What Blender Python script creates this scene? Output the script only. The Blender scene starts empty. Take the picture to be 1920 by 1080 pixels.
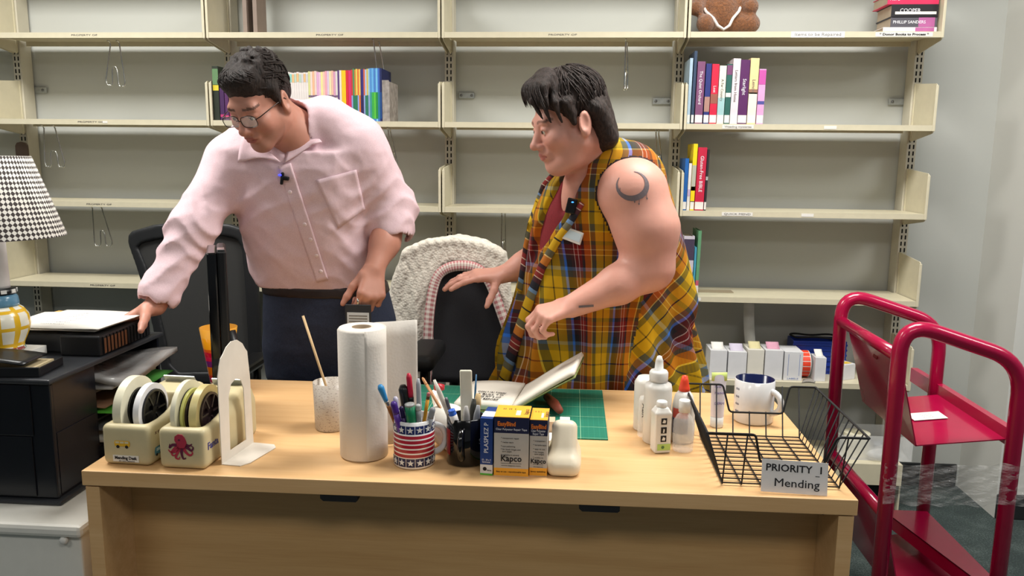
import bpy, bmesh, math, random
import numpy as np
from mathutils import Vector, Matrix, Euler

SC = bpy.context.scene
COL = SC.collection
random.seed(7)

# ------------------------------------------------------------------ camera, world, lamps, exposure
CAMP = np.array([-0.4043, -3.0938, 1.3724]); FPX = 1500.0
def _rot(rx, ry, rz):
    cz, sz, cx, sx, cy, sy = math.cos(rz), math.sin(rz), math.cos(rx), math.sin(rx), math.cos(ry), math.sin(ry)
    return (np.array([[cz, -sz, 0], [sz, cz, 0], [0, 0, 1]]) @ np.array([[1, 0, 0], [0, cx, -sx], [0, sx, cx]])
            @ np.array([[cy, 0, sy], [0, 1, 0], [-sy, 0, cy]]))
CR = _rot(-0.1628, -0.0104, 0.0747)
cd = bpy.data.cameras.new('camera'); cam = bpy.data.objects.new('camera', cd); COL.objects.link(cam)
cd.sensor_width = 36.0; cd.lens = FPX / 1920 * 36.0; cd.clip_start = 0.05; cd.clip_end = 60
_m = Matrix([[CR[i][0], CR[i][2], -CR[i][1], CAMP[i]] for i in range(3)] + [[0, 0, 0, 1]])
cam.matrix_world = _m
SC.camera = cam
def at(px, py, Y):
    d = CR @ np.array([(px - 960) / FPX, 1, -(py - 540) / FPX]); return Vector(CAMP + d * ((Y - CAMP[1]) / d[1]))
def onz(px, py, z):
    d = CR @ np.array([(px - 960) / FPX, 1, -(py - 540) / FPX]); return Vector(CAMP + d * ((z - CAMP[2]) / d[2]))

W = bpy.data.worlds.new('world'); SC.world = W; W.use_nodes = True
W.node_tree.nodes['Background'].inputs[0].default_value = (0.86, 0.93, 1.0, 1)
W.node_tree.nodes['Background'].inputs[1].default_value = 0.16
SC.view_settings.view_transform = 'Standard'; SC.view_settings.look = 'None'
SC.view_settings.gamma = 1.0; SC.view_settings.use_curve_mapping = False
SC.view_settings.exposure = 0.06
LAMPS = [(-2.2, -1.05, 50), (0.3, -1.05, 54), (-2.2, -3.6, 13), (0.3, -3.6, 18), (2.6, -1.8, 34), (-4.4, -2.2, 8)]

# ------------------------------------------------------------------ materials
def lin(c):
    r = []
    for v in c:
        v = v / 255.0
        r.append(v / 12.92 if v <= 0.04045 else ((v + 0.055) / 1.055) ** 2.4)
    return (r[0], r[1], r[2], 1.0)
class NT:
    def __init__(s, name):
        s.m = bpy.data.materials.new(name); s.m.use_nodes = True
        s.t = s.m.node_tree; s.n = s.t.nodes; s.bs = s.n['Principled BSDF']
    def new(s, t, **kw):
        x = s.n.new(t)
        for k, v in kw.items(): setattr(x, k, v)
        return x
    def link(s, a, b): s.t.links.new(a, b)
    def coord(s, kind='Object', scale=(1, 1, 1), rot=(0, 0, 0)):
        tc = s.new('ShaderNodeTexCoord'); mp = s.new('ShaderNodeMapping')
        mp.inputs['Scale'].default_value = scale; mp.inputs['Rotation'].default_value = rot
        s.link(tc.outputs[kind], mp.inputs[0]); return mp.outputs[0]
    def noise(s, vec, scale, detail=3, rough=0.5):
        x = s.new('ShaderNodeTexNoise'); x.inputs['Scale'].default_value = scale
        x.inputs['Detail'].default_value = detail; x.inputs['Roughness'].default_value = rough
        s.link(vec, x.inputs['Vector']); return x.outputs[0]
    def ramp(s, fac, stops, interp='LINEAR'):
        x = s.new('ShaderNodeValToRGB'); x.color_ramp.interpolation = interp
        e = x.color_ramp.elements
        while len(e) < len(stops): e.new(0.5)
        for i, (p, c) in enumerate(stops): e[i].position = p; e[i].color = c
        s.link(fac, x.inputs[0]); return x.outputs[0]
    def math(s, op, a, b=None):
        x = s.new('ShaderNodeMath', operation=op)
        for i, v in enumerate((a, b)):
            if v is None: continue
            if isinstance(v, (int, float)): x.inputs[i].default_value = v
            else: s.link(v, x.inputs[i])
        return x.outputs[0]
    def mix(s, fac, a, b, blend='MIX'):
        x = s.new('ShaderNodeMix', data_type='RGBA', blend_type=blend)
        for i, v in ((0, fac), (6, a), (7, b)):
            if isinstance(v, (int, float)): x.inputs[i].default_value = v
            elif isinstance(v, tuple): x.inputs[i].default_value = v
            else: s.link(v, x.inputs[i])
        return x.outputs[2]
    def bump(s, h, strength=0.3, dist=0.002):
        x = s.new('ShaderNodeBump'); x.inputs['Strength'].default_value = strength; x.inputs['Distance'].default_value = dist
        s.link(h, x.inputs['Height']); s.link(x.outputs[0], s.bs.inputs['Normal'])
    def col(s, c):
        if isinstance(c, tuple): s.bs.inputs['Base Color'].default_value = c
        else: s.link(c, s.bs.inputs['Base Color'])
MATS = {}
def mat(name, rgb, rough=0.55, metal=0.0, var=0.05, vscale=30, bump=0.0, bscale=200, trans=0.0, coat=0.0, sss=0.0, sheen=0.0, ior=1.45, alpha=1.0, emit=0.0, spec=0.5):
    if name in MATS: return MATS[name]
    N = NT(name); c = lin(rgb); b = N.bs
    v = N.coord()
    n = N.noise(v, vscale, 3)
    lo = tuple(x * (1 - var) for x in c[:3]) + (1,); hi = tuple(min(1, x * (1 + var)) for x in c[:3]) + (1,)
    N.col(N.ramp(n, [(0.3, lo), (0.7, hi)]))
    b.inputs['Roughness'].default_value = rough; b.inputs['Metallic'].default_value = metal
    b.inputs['Transmission Weight'].default_value = trans; b.inputs['Coat Weight'].default_value = coat
    b.inputs['Sheen Weight'].default_value = sheen; b.inputs['IOR'].default_value = ior
    b.inputs['Alpha'].default_value = alpha; b.inputs['Specular IOR Level'].default_value = spec
    if sss: b.inputs['Subsurface Weight'].default_value = sss; b.inputs['Subsurface Radius'].default_value = (0.01, 0.004, 0.002); b.inputs['Subsurface Scale'].default_value = 1.0
    if emit: b.inputs['Emission Color'].default_value = c; b.inputs['Emission Strength'].default_value = emit
    if bump: N.bump(N.noise(v, bscale, 4), bump)
    MATS[name] = N.m; return N.m

def wood_mat(name, a, b, rough=0.42):
    N = NT(name); v = N.coord(scale=(1.2, 16, 16)); n = N.noise(v, 2.2, 6, 0.62); n2 = N.noise(N.coord(scale=(3, 90, 90)), 3, 3)
    f = N.math('ADD', N.math('MULTIPLY', n, 0.7), N.math('MULTIPLY', n2, 0.3))
    N.col(N.ramp(f, [(0.32, lin(a)), (0.68, lin(b))])); N.bs.inputs['Roughness'].default_value = rough
    N.bump(n2, 0.05, 0.001); MATS[name] = N.m; return N.m
def carpet_mat():
    N = NT('carpet'); v = N.coord(); n = N.noise(v, 170, 5, 0.7); n2 = N.noise(v, 9, 3)
    f = N.math('ADD', N.math('MULTIPLY', n, 0.72), N.math('MULTIPLY', n2, 0.28))
    N.col(N.ramp(f, [(0.3, lin((26, 36, 36))), (0.5, lin((46, 58, 57))), (0.72, lin((104, 116, 112)))])); N.bs.inputs['Roughness'].default_value = 0.95
    N.bump(n, 0.6, 0.004); return N.m
def wall_mat(name, rgb):
    N = NT(name); v = N.coord(); n = N.noise(v, 1.1, 2); n2 = N.noise(v, 260, 3)
    c = lin(rgb); N.col(N.ramp(n, [(0.3, tuple(x * 0.97 for x in c[:3]) + (1,)), (0.7, c)])); N.bs.inputs['Roughness'].default_value = 0.8
    N.bump(n2, 0.12, 0.001); return N.m

# ------------------------------------------------------------------ mesh building
class MB:
    """collects shapes (with per face material slot and optional UV) into ONE mesh object"""
    def __init__(s): s.v = []; s.f = []; s.mi = []; s.sm = []; s.uv = []; s.x = Matrix.Identity(4)
    def add(s, vs, fs, mi=0, smooth=False, uvs=None):
        o = len(s.v); s.v += [tuple(s.x @ Vector(p)) for p in vs]
        for k, f in enumerate(fs):
            s.f.append([o + i for i in f]); s.mi.append(mi); s.sm.append(smooth)
            s.uv.append(uvs[k] if uvs else None)
        return s
    def box(s, c, d, mi=0, rot=None, bev=0.0, seg=2):
        hx, hy, hz = d[0] / 2, d[1] / 2, d[2] / 2
        R = rot.to_matrix().to_4x4() if isinstance(rot, Euler) else (rot if rot is not None else Matrix.Identity(4))
        T = Matrix.Translation(c) @ R
        if bev <= 0:
            vs = [T @ Vector((x * hx, y * hy, z * hz)) for x in (-1, 1) for y in (-1, 1) for z in (-1, 1)]
            return s.add(vs, [(0, 1, 3, 2), (4, 6, 7, 5), (0, 4, 5, 1), (2, 3, 7, 6), (0, 2, 6, 4), (1, 5, 7, 3)], mi)
        bm = bmesh.new(); bmesh.ops.create_cube(bm, size=1.0)
        for v in bm.verts: v.co = Vector((v.co.x * d[0], v.co.y * d[1], v.co.z * d[2]))
        bmesh.ops.bevel(bm, geom=bm.edges[:] , offset=min(bev, min(d) * 0.49), segments=seg, profile=0.5, affect='EDGES')
        s.frombm(bm, T, mi); return s
    def frombm(s, bm, T=Matrix.Identity(4), mi=0, smooth=False):
        bm.verts.index_update(); bm.faces.ensure_lookup_table()
        s.add([T @ v.co for v in bm.verts], [[v.index for v in f.verts] for f in bm.faces], mi, smooth); bm.free(); return s
    def bx(s, x0, x1, y0, y1, z0, z1, mi=0, bev=0.0):
        return s.box(((x0 + x1) / 2, (y0 + y1) / 2, (z0 + z1) / 2), (abs(x1 - x0), abs(y1 - y0), abs(z1 - z0)), mi, None, bev)
    def lathe(s, prof, c=(0, 0, 0), n=32, mi=0, R=None, smooth=True, sx=1.0, sy=1.0, caps=True):
        """profile of (radius, z)"""
        T = Matrix.Translation(c) @ (R.to_4x4() if R is not None else Matrix.Identity(4)); vs = []; fs = []; uv = []
        L = [0.0]
        for i in range(1, len(prof)): L.append(L[-1] + math.hypot(prof[i][0] - prof[i - 1][0], prof[i][1] - prof[i - 1][1]))
        for r, z in prof:
            for k in range(n): a = 2 * math.pi * k / n; vs.append(T @ Vector((r * math.cos(a) * sx, r * math.sin(a) * sy, z)))
        for i in range(len(prof) - 1):
            for k in range(n):
                k2 = (k + 1) % n; fs.append((i * n + k, i * n + k2, (i + 1) * n + k2, (i + 1) * n + k))
                uv.append([(k / n, L[i]), ((k + 1) / n, L[i]), ((k + 1) / n, L[i + 1]), (k / n, L[i + 1])])
        caps = caps and prof[0] != prof[-1]
        if caps and prof[0][0] > 1e-5: fs.append(tuple(reversed(range(n)))); uv.append([(0, 0)] * n)
        if caps and prof[-1][0] > 1e-5: fs.append(tuple(range((len(prof) - 1) * n, len(prof) * n))); uv.append([(0, L[-1])] * n)
        return s.add(vs, fs, mi, smooth, uv)
    def cyl(s, a, b, r, r2=None, n=16, mi=0, smooth=True):
        a = Vector(a); b = Vector(b); d = b - a; L = d.length; q = d.to_track_quat('Z', 'Y').to_matrix()
        r2 = r if r2 is None else r2
        return s.lathe([(r, 0), (r2, L)], a, n, mi, q, smooth)
    def tube(s, pts, r, n=10, mi=0, closed=False, caps=True, flat=None):
        P = [Vector(p) for p in pts]; m = len(P); rings = []; up = None
        for i in range(m):
            if closed: t = (P[(i + 1) % m] - P[i - 1])
            else: t = P[min(i + 1, m - 1)] - P[max(i - 1, 0)]
            t.normalize()
            if up is None:
                up = Vector((0, 0, 1)) if abs(t.z) < 0.9 else Vector((1, 0, 0))
            u = (up - t * up.dot(t)); u.normalize(); w = t.cross(u); up = u
            rr = r[i] if isinstance(r, (list, tuple)) else r
            fl = flat or 1.0
            rings.append([P[i] + u * (rr * math.cos(2 * math.pi * k / n)) + w * (rr * fl * math.sin(2 * math.pi * k / n)) for k in range(n)])
        vs = [p for R_ in rings for p in R_]; fs = []
        for i in range(m if closed else m - 1):
            j = (i + 1) % m
            for k in range(n): k2 = (k + 1) % n; fs.append((i * n + k, i * n + k2, j * n + k2, j * n + k))
        if not closed and caps: fs.append(tuple(reversed(range(n)))); fs.append(tuple(range((m - 1) * n, m * n)))
        return s.add(vs, fs, mi, True)
    def prism(s, poly, o, u, v, w, mi=0, smooth=False):
        """polygon in the (u,v) frame at o, extruded by vector w"""
        o, u, v, w = Vector(o), Vector(u), Vector(v), Vector(w); n = len(poly)
        a = [o + u * p[0] + v * p[1] for p in poly]
        vs = a + [p + w for p in a]
        flip = u.cross(v).dot(w) > 0
        area = sum(poly[i][0] * poly[(i + 1) % n][1] - poly[(i + 1) % n][0] * poly[i][1] for i in range(n))
        if area < 0: flip = not flip
        f0 = list(range(n)); f1 = list(range(n, 2 * n))
        fs = [f0[::-1], f1] if flip else [f0, f1[::-1]]
        for i in range(n):
            j = (i + 1) % n; fs.append((i, j, n + j, n + i) if flip else (i, n + i, n + j, j))
        return s.add(vs, fs, mi, smooth)
    def sheet(s, fn, nu, nv, mi=0, thick=0.0, smooth=True):
        """surface fn(u,v)->point; closed slab when thick>0 (offset along -normal)"""
        P = [[Vector(fn(i / nu, j / nv)) for j in range(nv + 1)] for i in range(nu + 1)]
        idx = lambda i, j: i * (nv + 1) + j
        vs = [p for r in P for p in r]; fs = []; uv = []
        for i in range(nu):
            for j in range(nv):
                fs.append((idx(i, j), idx(i + 1, j), idx(i + 1, j + 1), idx(i, j + 1)))
                uv.append([(i / nu, j / nv), ((i + 1) / nu, j / nv), ((i + 1) / nu, (j + 1) / nv), (i / nu, (j + 1) / nv)])
        if thick > 0:
            o = len(vs); back = []
            for i in range(nu + 1):
                for j in range(nv + 1):
                    a = P[min(i + 1, nu)][j] - P[max(i - 1, 0)][j]; b = P[i][min(j + 1, nv)] - P[i][max(j - 1, 0)]
                    nn = a.cross(b); nn.normalize(); back.append(P[i][j] - nn * thick)
            vs += back; q = list(fs); q2 = list(uv)
            for f, t in zip(q, q2): fs.append(tuple(o + k for k in reversed(f))); uv.append(list(reversed(t)))
            ring = [idx(i, 0) for i in range(nu + 1)] + [idx(nu, j) for j in range(1, nv + 1)] + [idx(i, nv) for i in range(nu - 1, -1, -1)] + [idx(0, j) for j in range(nv - 1, 0, -1)]
            for k in range(len(ring)):
                a, b = ring[k], ring[(k + 1) % len(ring)]; fs.append((b, a, o + a, o + b)); uv.append([(0, 0)] * 4)
        return s.add(vs, fs, mi, smooth, uv)
    def build(s, name, mats, parent=None, loc=None, rot=None, auto=None):
        me = bpy.data.meshes.new(name); me.from_pydata(s.v, [], s.f)
        if not isinstance(mats, (list, tuple)): mats = [mats]
        for m in mats: me.materials.append(m)
        me.polygons.foreach_set('material_index', s.mi); me.polygons.foreach_set('use_smooth', s.sm)
        if any(u for u in s.uv):
            L = me.uv_layers.new(name='UVMap'); i = 0; flat = []
            for f, u in zip(s.f, s.uv):
                for k in range(len(f)): flat += list(u[k]) if u else [0.0, 0.0]
            L.data.foreach_set('uv', flat)
        me.validate(); me.update()
        o = bpy.data.objects.new(name, me); COL.objects.link(o)
        if parent is not None: o.parent = parent
        if loc is not None: o.location = loc
        if rot is not None: o.rotation_euler = rot
        if auto: 
            try: me.set_sharp_from_angle(angle=auto)
            except Exception: pass
        return o

def tag(o, label=None, cat=None, group=None, kind=None):
    if label: o['label'] = label
    if cat: o['category'] = cat
    if group: o['group'] = group
    if kind: o['kind'] = kind
    return o
def thing(name, label, cat, loc=(0, 0, 0), rz=0.0, group=None):
    o = bpy.data.objects.new(name, None); COL.objects.link(o); o.empty_display_size = 0.05
    o.location = loc; o.rotation_euler = (0, 0, rz); return tag(o, label, cat, group)
def struct(mb, name, m, **k):
    o = mb.build(name, m, **k); o['kind'] = 'structure'; return o
def dup(root, loc=None, rz=None, label=None, group=None):
    r = root.copy(); COL.objects.link(r)
    if loc is not None: r.location = loc
    if rz is not None: r.rotation_euler = (0, 0, rz)
    if label: r['label'] = label
    if group: r['group'] = group
    for ch in list(root.children):
        c = ch.copy(); COL.objects.link(c); c.parent = r
        for g in list(ch.children):
            d = g.copy(); COL.objects.link(d); d.parent = c
    return r
FRONT = Euler((math.pi / 2, 0, 0)).to_matrix()           # lettering that faces the room (-Y)
SIDE = Matrix.Rotation(math.pi / 2, 3, 'Z') @ FRONT       # lettering that faces +X
def lettering(s, size, loc, m, parent=None, R=FRONT, name='lettering', align='CENTER', width=None, bold=0.0, depth=0.0003, shear=0.0):
    """solid lettering standing a hair proud of the surface it is printed on"""
    cu = bpy.data.curves.new(name, 'FONT'); cu.body = s; cu.size = size; cu.align_x = align; cu.align_y = 'CENTER'
    cu.resolution_u = 2; cu.extrude = depth; cu.offset = bold; cu.shear = shear; cu.space_line = 0.95
    t = bpy.data.objects.new(name, cu); COL.objects.link(t)
    me = bpy.data.meshes.new_from_object(t); COL.objects.unlink(t); bpy.data.objects.remove(t)
    xs = [v.co.x for v in me.vertices] or [0, 1]
    k = width / (max(xs) - min(xs)) if width else 1.0
    for v in me.vertices: v.co = R @ Vector((v.co.x * k, v.co.y, v.co.z)) + Vector(loc)
    me.materials.clear(); me.materials.append(m)
    o = bpy.data.objects.new(name, me); COL.objects.link(o)
    if parent is not None: o.parent = parent
    return o

# ------------------------------------------------------------------ smooth solids: signed distances meshed by surface nets
def axis(lo, hi, h, fine=()):
    """grid coordinates, step h, with finer (a,b,step) stretches"""
    out = [lo]
    while out[-1] < hi:
        x = out[-1]; st = h
        for a, b, f in fine:
            if a - 0.02 <= x <= b: st = min(st, f)
        out.append(x + st)
    return np.array(out, np.float32)
class Vol:
    def __init__(s): s.ops = []; s.post = []
    def cap(s, a, b, ra, rb=None, k=0.02, op='u', flat=None):
        s.ops.append(('cap', np.array(a, float), np.array(b, float), ra, ra if rb is None else rb, k, op, flat)); return s
    def chain(s, pts, rs, k=0.02, op='u', flat=None):
        for i in range(len(pts) - 1): s.cap(pts[i], pts[i + 1], rs[i], rs[i + 1], k, op, flat)
        return s
    def ell(s, c, r, rot=None, k=0.02, op='u'):
        R = np.array(rot) if rot is not None else np.eye(3); s.ops.append(('ell', np.array(c, float), np.array(r, float), R, k, op)); return s
    def box(s, c, h, rad=0.005, rot=None, k=0.004, op='u'):
        R = np.array(rot) if rot is not None else np.eye(3); s.ops.append(('box', np.array(c, float), np.array(h, float), rad, R, k, op)); return s
    def opk(s, o):
        return {'cap': lambda: (o[6], o[5]), 'ell': lambda: (o[5], o[4]), 'box': lambda: (o[6], o[5]), 'fn': lambda: (o[5], o[4])}[o[0]]()
    def fn(s, lo, hi, f, k=0.02, op='u'): s.ops.append(('fn', np.array(lo, float), np.array(hi, float), f, k, op)); return s
    def dist(s, o, X, Y, Z):
        if o[0] == 'cap':
            _, a, b, ra, rb, k, op, flat = o; d = b - a; L2 = max(d @ d, 1e-9)
            px, py, pz = X - a[0], Y - a[1], Z - a[2]
            t = np.clip((px * d[0] + py * d[1] + pz * d[2]) / L2, 0, 1)
            qx, qy, qz = px - t * d[0], py - t * d[1], pz - t * d[2]
            if flat is not None:
                n, f = flat; dn = (qx * n[0] + qy * n[1] + qz * n[2]) * (f - 1)
                qx, qy, qz = qx + dn * n[0], qy + dn * n[1], qz + dn * n[2]
            dd = np.sqrt(qx * qx + qy * qy + qz * qz) - (ra + (rb - ra) * t)
        elif o[0] == 'ell':
            _, c, r, R, k, op = o; px, py, pz = X - c[0], Y - c[1], Z - c[2]
            q = [(px * R[0][i] + py * R[1][i] + pz * R[2][i]) for i in range(3)]
            k0 = np.sqrt(sum((q[i] / r[i]) ** 2 for i in range(3))); k1 = np.sqrt(sum((q[i] / r[i] ** 2) ** 2 for i in range(3)))
            dd = k0 * (k0 - 1) / np.maximum(k1, 1e-6)
        elif o[0] == 'box':
            _, c, hh, rad, R, k, op = o; px, py, pz = X - c[0], Y - c[1], Z - c[2]
            q = [np.abs(px * R[0][i] + py * R[1][i] + pz * R[2][i]) - (hh[i] - rad) for i in range(3)]
            dd = np.sqrt(sum(np.maximum(w, 0) ** 2 for w in q)) + np.minimum(np.maximum(q[0], np.maximum(q[1], q[2])), 0) - rad
        else: dd = o[3](X, Y, Z)
        return dd
    def at(s, P):
        """signed distance at points (n,3)"""
        P = np.asarray(P, float); X, Y, Z = P[:, 0], P[:, 1], P[:, 2]; E = np.full(len(P), 1.0)
        for o in s.ops:
            op, k = s.opk(o); dd = s.dist(o, X, Y, Z)
            if op == 'u': t = np.clip(0.5 + 0.5 * (E - dd) / k, 0, 1); E = E * (1 - t) + dd * t - k * t * (1 - t)
            else: dd = -dd; t = np.clip(0.5 - 0.5 * (E - dd) / k, 0, 1); E = E * (1 - t) + dd * t + k * t * (1 - t)
        for f in s.post: E = E + f(X, Y, Z)
        return E
    def hit(s, px, py, Y0=-1.6, Y1=-0.3, lift=0.0):
        """first point of the solid met by the line of sight through a picture point (bisection), lifted off the surface"""
        q = np.linspace(Y0, Y1, 260); d = CR @ np.array([(px - 960) / FPX, 1, -(py - 540) / FPX]); t = (q - CAMP[1]) / d[1]; P = CAMP + d * t[:, None]; D = s.at(P)
        i = int(np.argmax(D < 0)) if (D < 0).any() else len(q) - 1; lo, hi = q[max(i - 1, 0)], q[i]
        for _ in range(14):
            m = (lo + hi) / 2; p = CAMP + d * ((m - CAMP[1]) / d[1])
            if s.at(p[None])[0] < 0: hi = m
            else: lo = m
        p = CAMP + d * ((hi - CAMP[1]) / d[1]); e = 0.003; n = np.array([s.at((p + np.eye(3)[j] * e)[None])[0] - s.at((p - np.eye(3)[j] * e)[None])[0] for j in range(3)]); n /= np.linalg.norm(n) + 1e-9
        return Vector(p + n * lift), Vector(n)
    def mesh(s, h, fine=((), (), ()), pad=0.02, lim=None):
        bb = []
        for o in s.ops:
            if o[0] == 'fn': lo, hi = o[1], o[2]
            elif o[0] == 'cap': r = max(o[3], o[4]); lo = np.minimum(o[1], o[2]) - r; hi = np.maximum(o[1], o[2]) + r
            elif o[0] == 'ell': r = o[2].max(); lo = o[1] - r; hi = o[1] + r
            else: r = np.linalg.norm(o[2]) + o[3]; lo = o[1] - r; hi = o[1] + r
            bb.append((lo, hi))
        use = [b for b, o in zip(bb, s.ops) if s.opk(o)[0] == 'u']
        lo = np.min([b[0] for b in use], 0) - pad; hi = np.max([b[1] for b in use], 0) + pad
        if lim is not None: lo = np.maximum(lo, lim[0]); hi = np.minimum(hi, lim[1])
        ax = [axis(lo[i], hi[i], h, fine[i]) for i in range(3)]
        D = np.full([len(a) for a in ax], 1.0, np.float32)
        for o, (l, u) in zip(s.ops, bb):
            k = s.opk(o)[1]
            mg = k + 2.5 * h + 0.004
            sl = []
            for i in range(3):
                a = np.searchsorted(ax[i], l[i] - mg); b = np.searchsorted(ax[i], u[i] + mg); sl.append(slice(a, b))
            if any(q.start >= q.stop for q in sl): continue
            X = ax[0][sl[0]][:, None, None]; Y = ax[1][sl[1]][None, :, None]; Z = ax[2][sl[2]][None, None, :]
            dd = s.dist(o, X, Y, Z); op = s.opk(o)[0]
            E = D[tuple(sl)]
            if op == 'u': t = np.clip(0.5 + 0.5 * (E - dd) / k, 0, 1); E[...] = E * (1 - t) + dd * t - k * t * (1 - t)
            else: dd = -dd; t = np.clip(0.5 - 0.5 * (E - dd) / k, 0, 1); E[...] = E * (1 - t) + dd * t + k * t * (1 - t)
        for f in s.post:
            D += f(ax[0][:, None, None], ax[1][None, :, None], ax[2][None, None, :]).astype(np.float32)
        return nets(D, ax)
def nets(D, ax):
    S = D < 0
    c = [S[i:S.shape[0] - 1 + i, j:S.shape[1] - 1 + j, k:S.shape[2] - 1 + k] for i in (0, 1) for j in (0, 1) for k in (0, 1)]
    al = c[0].copy(); an = c[0].copy()
    for q in c[1:]: al &= q; an |= q
    act = an & ~al; I = np.argwhere(act); idx = -np.ones(act.shape, np.int64); idx[tuple(I.T)] = np.arange(len(I))
    P = np.zeros((len(I), 3)); cnt = np.zeros(len(I))
    off = [(i, j, k) for i in (0, 1) for j in (0, 1) for k in (0, 1)]
    for a in off:
        for e in range(3):
            if a[e]: continue
            b = list(a); b[e] = 1
            ia = I + np.array(a); ib = I + np.array(b)
            da = D[tuple(ia.T)]; db = D[tuple(ib.T)]; m = (da < 0) != (db < 0)
            t = np.where(m, da / np.where(m, da - db, 1), 0)
            pa = np.stack([ax[i][ia[:, i]] for i in range(3)], 1); pb = np.stack([ax[i][ib[:, i]] for i in range(3)], 1)
            P += (pa + (pb - pa) * t[:, None]) * m[:, None]; cnt += m
    P /= cnt[:, None]; F = []
    for e in range(3):
        u, w = (e + 1) % 3, (e + 2) % 3
        s0 = [slice(None)] * 3; s1 = [slice(None)] * 3; s0[e] = slice(0, -1); s1[e] = slice(1, None)
        A = S[tuple(s0)]; B = S[tuple(s1)]; ch = np.argwhere(A != B)
        ok = (ch[:, u] > 0) & (ch[:, w] > 0) & (ch[:, u] < S.shape[u] - 1) & (ch[:, w] < S.shape[w] - 1); ch = ch[ok]
        q = []
        for du, dw in ((0, 0), (-1, 0), (-1, -1), (0, -1)):
            z = ch.copy(); z[:, u] += du; z[:, w] += dw; q.append(idx[tuple(z.T)])
        q = np.stack(q, 1); ins = A[tuple(ch.T)]
        q[~ins] = q[~ins][:, ::-1]; F.append(q)
    return P, np.concatenate(F)
def laplace(P, F, it=2, lam=0.5):
    e = np.concatenate([F[:, [0, 1]], F[:, [1, 2]], F[:, [2, 3]], F[:, [3, 0]]])
    for _ in range(it):
        A = np.zeros_like(P); n = np.zeros(len(P))
        np.add.at(A, e[:, 0], P[e[:, 1]]); np.add.at(n, e[:, 0], 1); np.add.at(A, e[:, 1], P[e[:, 0]]); np.add.at(n, e[:, 1], 1)
        P = P + lam * (A / np.maximum(n, 1)[:, None] - P)
    return P
def vol_obj(P, F, name, mats, parent=None, origin=(0, 0, 0), uv=None, colors=None, mi=None):
    P = np.asarray(P) - np.array(origin); me = bpy.data.meshes.new(name)
    me.vertices.add(len(P)); me.vertices.foreach_set('co', P.astype(np.float32).ravel())
    me.loops.add(F.size); me.loops.foreach_set('vertex_index', F.astype(np.int32).ravel())
    me.polygons.add(len(F)); me.polygons.foreach_set('loop_start', np.arange(0, F.size, 4, dtype=np.int32)); me.polygons.foreach_set('loop_total', np.full(len(F), 4, np.int32))
    me.polygons.foreach_set('use_smooth', np.ones(len(F), bool))
    for m in (mats if isinstance(mats, (list, tuple)) else [mats]): me.materials.append(m)
    if mi is not None: me.polygons.foreach_set('material_index', mi.astype(np.int32))
    if uv is not None: me.uv_layers.new(name='UVMap').data.foreach_set('uv', np.asarray(uv)[F.ravel()].astype(np.float32).ravel())
    if colors is not None:
        a = me.color_attributes.new('tint', 'FLOAT_COLOR', 'POINT'); a.data.foreach_set('color', np.concatenate([colors, np.ones((len(colors), 1))], 1).astype(np.float32).ravel())
    me.update(calc_edges=True); me.validate()
    o = bpy.data.objects.new(name, me); COL.objects.link(o)
    if parent is not None: o.parent = parent
    return o
# ------------------------------------------------------------------ common materials
m_beige = mat('beige_enamel', (206, 198, 172), 0.4, var=0.03)
m_beige2 = mat('beige_enamel_post', (196, 190, 172), 0.45, var=0.03)
m_slot = mat('slot_dark', (14, 13, 12), 0.9)
m_wall = wall_mat('wall_paint', (190, 192, 187)); m_wall2 = wall_mat('column_paint', (205, 205, 199))
m_white = mat('white_plastic', (222, 221, 216), 0.4, var=0.02); m_paper = mat('white_paper', (226, 223, 216), 0.75, var=0.03)
m_black = mat('black_plastic', (16, 16, 18), 0.35, var=0.1); m_matte = mat('matte_black', (20, 20, 22), 0.75, var=0.1)
m_chrome = mat('bright_wire', (200, 200, 195), 0.22, metal=1.0, var=0.03); m_galv = mat('galvanised_steel', (168, 172, 172), 0.4, metal=0.6, var=0.15, vscale=60)
m_ink = mat('black_ink', (22, 20, 24), 0.6); m_grey = mat('grey_ink', (110, 106, 100), 0.7)
m_cream = mat('cream_plastic', (200, 187, 148), 0.45, var=0.06, vscale=14)

# ------------------------------------------------------------------ the room
struct(MB().bx(-5.2, 4.2, -7.0, 0.6, -0.05, 0.0), 'floor', carpet_mat())
struct(MB().bx(-5.2, 1.262, 0.285, 0.40, 0.0, 2.75), 'wall_back', m_wall)
struct(MB().bx(1.262, 4.2, -0.02, 0.40, 0.0, 2.75), 'wall_right', m_wall2)
struct(MB().bx(-5.2, 4.2, -7.0, 0.6, 2.75, 2.85), 'ceiling', mat('ceiling_tile', (225, 225, 220), 0.9, var=0.04, vscale=8))
struct(MB().bx(-5.3, -5.2, -7.0, 0.6, 0.0, 2.75), 'wall_left', m_wall)
m_base = mat('rubber_baseboard', (30, 33, 34), 0.5)
struct(MB().bx(1.262, 4.2, -0.032, -0.0202, 0.0, 0.1, bev=0.004), 'baseboard_right', m_base)
struct(MB().bx(0.95, 1.25, 0.273, 0.2848, 0.0, 0.1, bev=0.004), 'baseboard_back', m_base)
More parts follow.
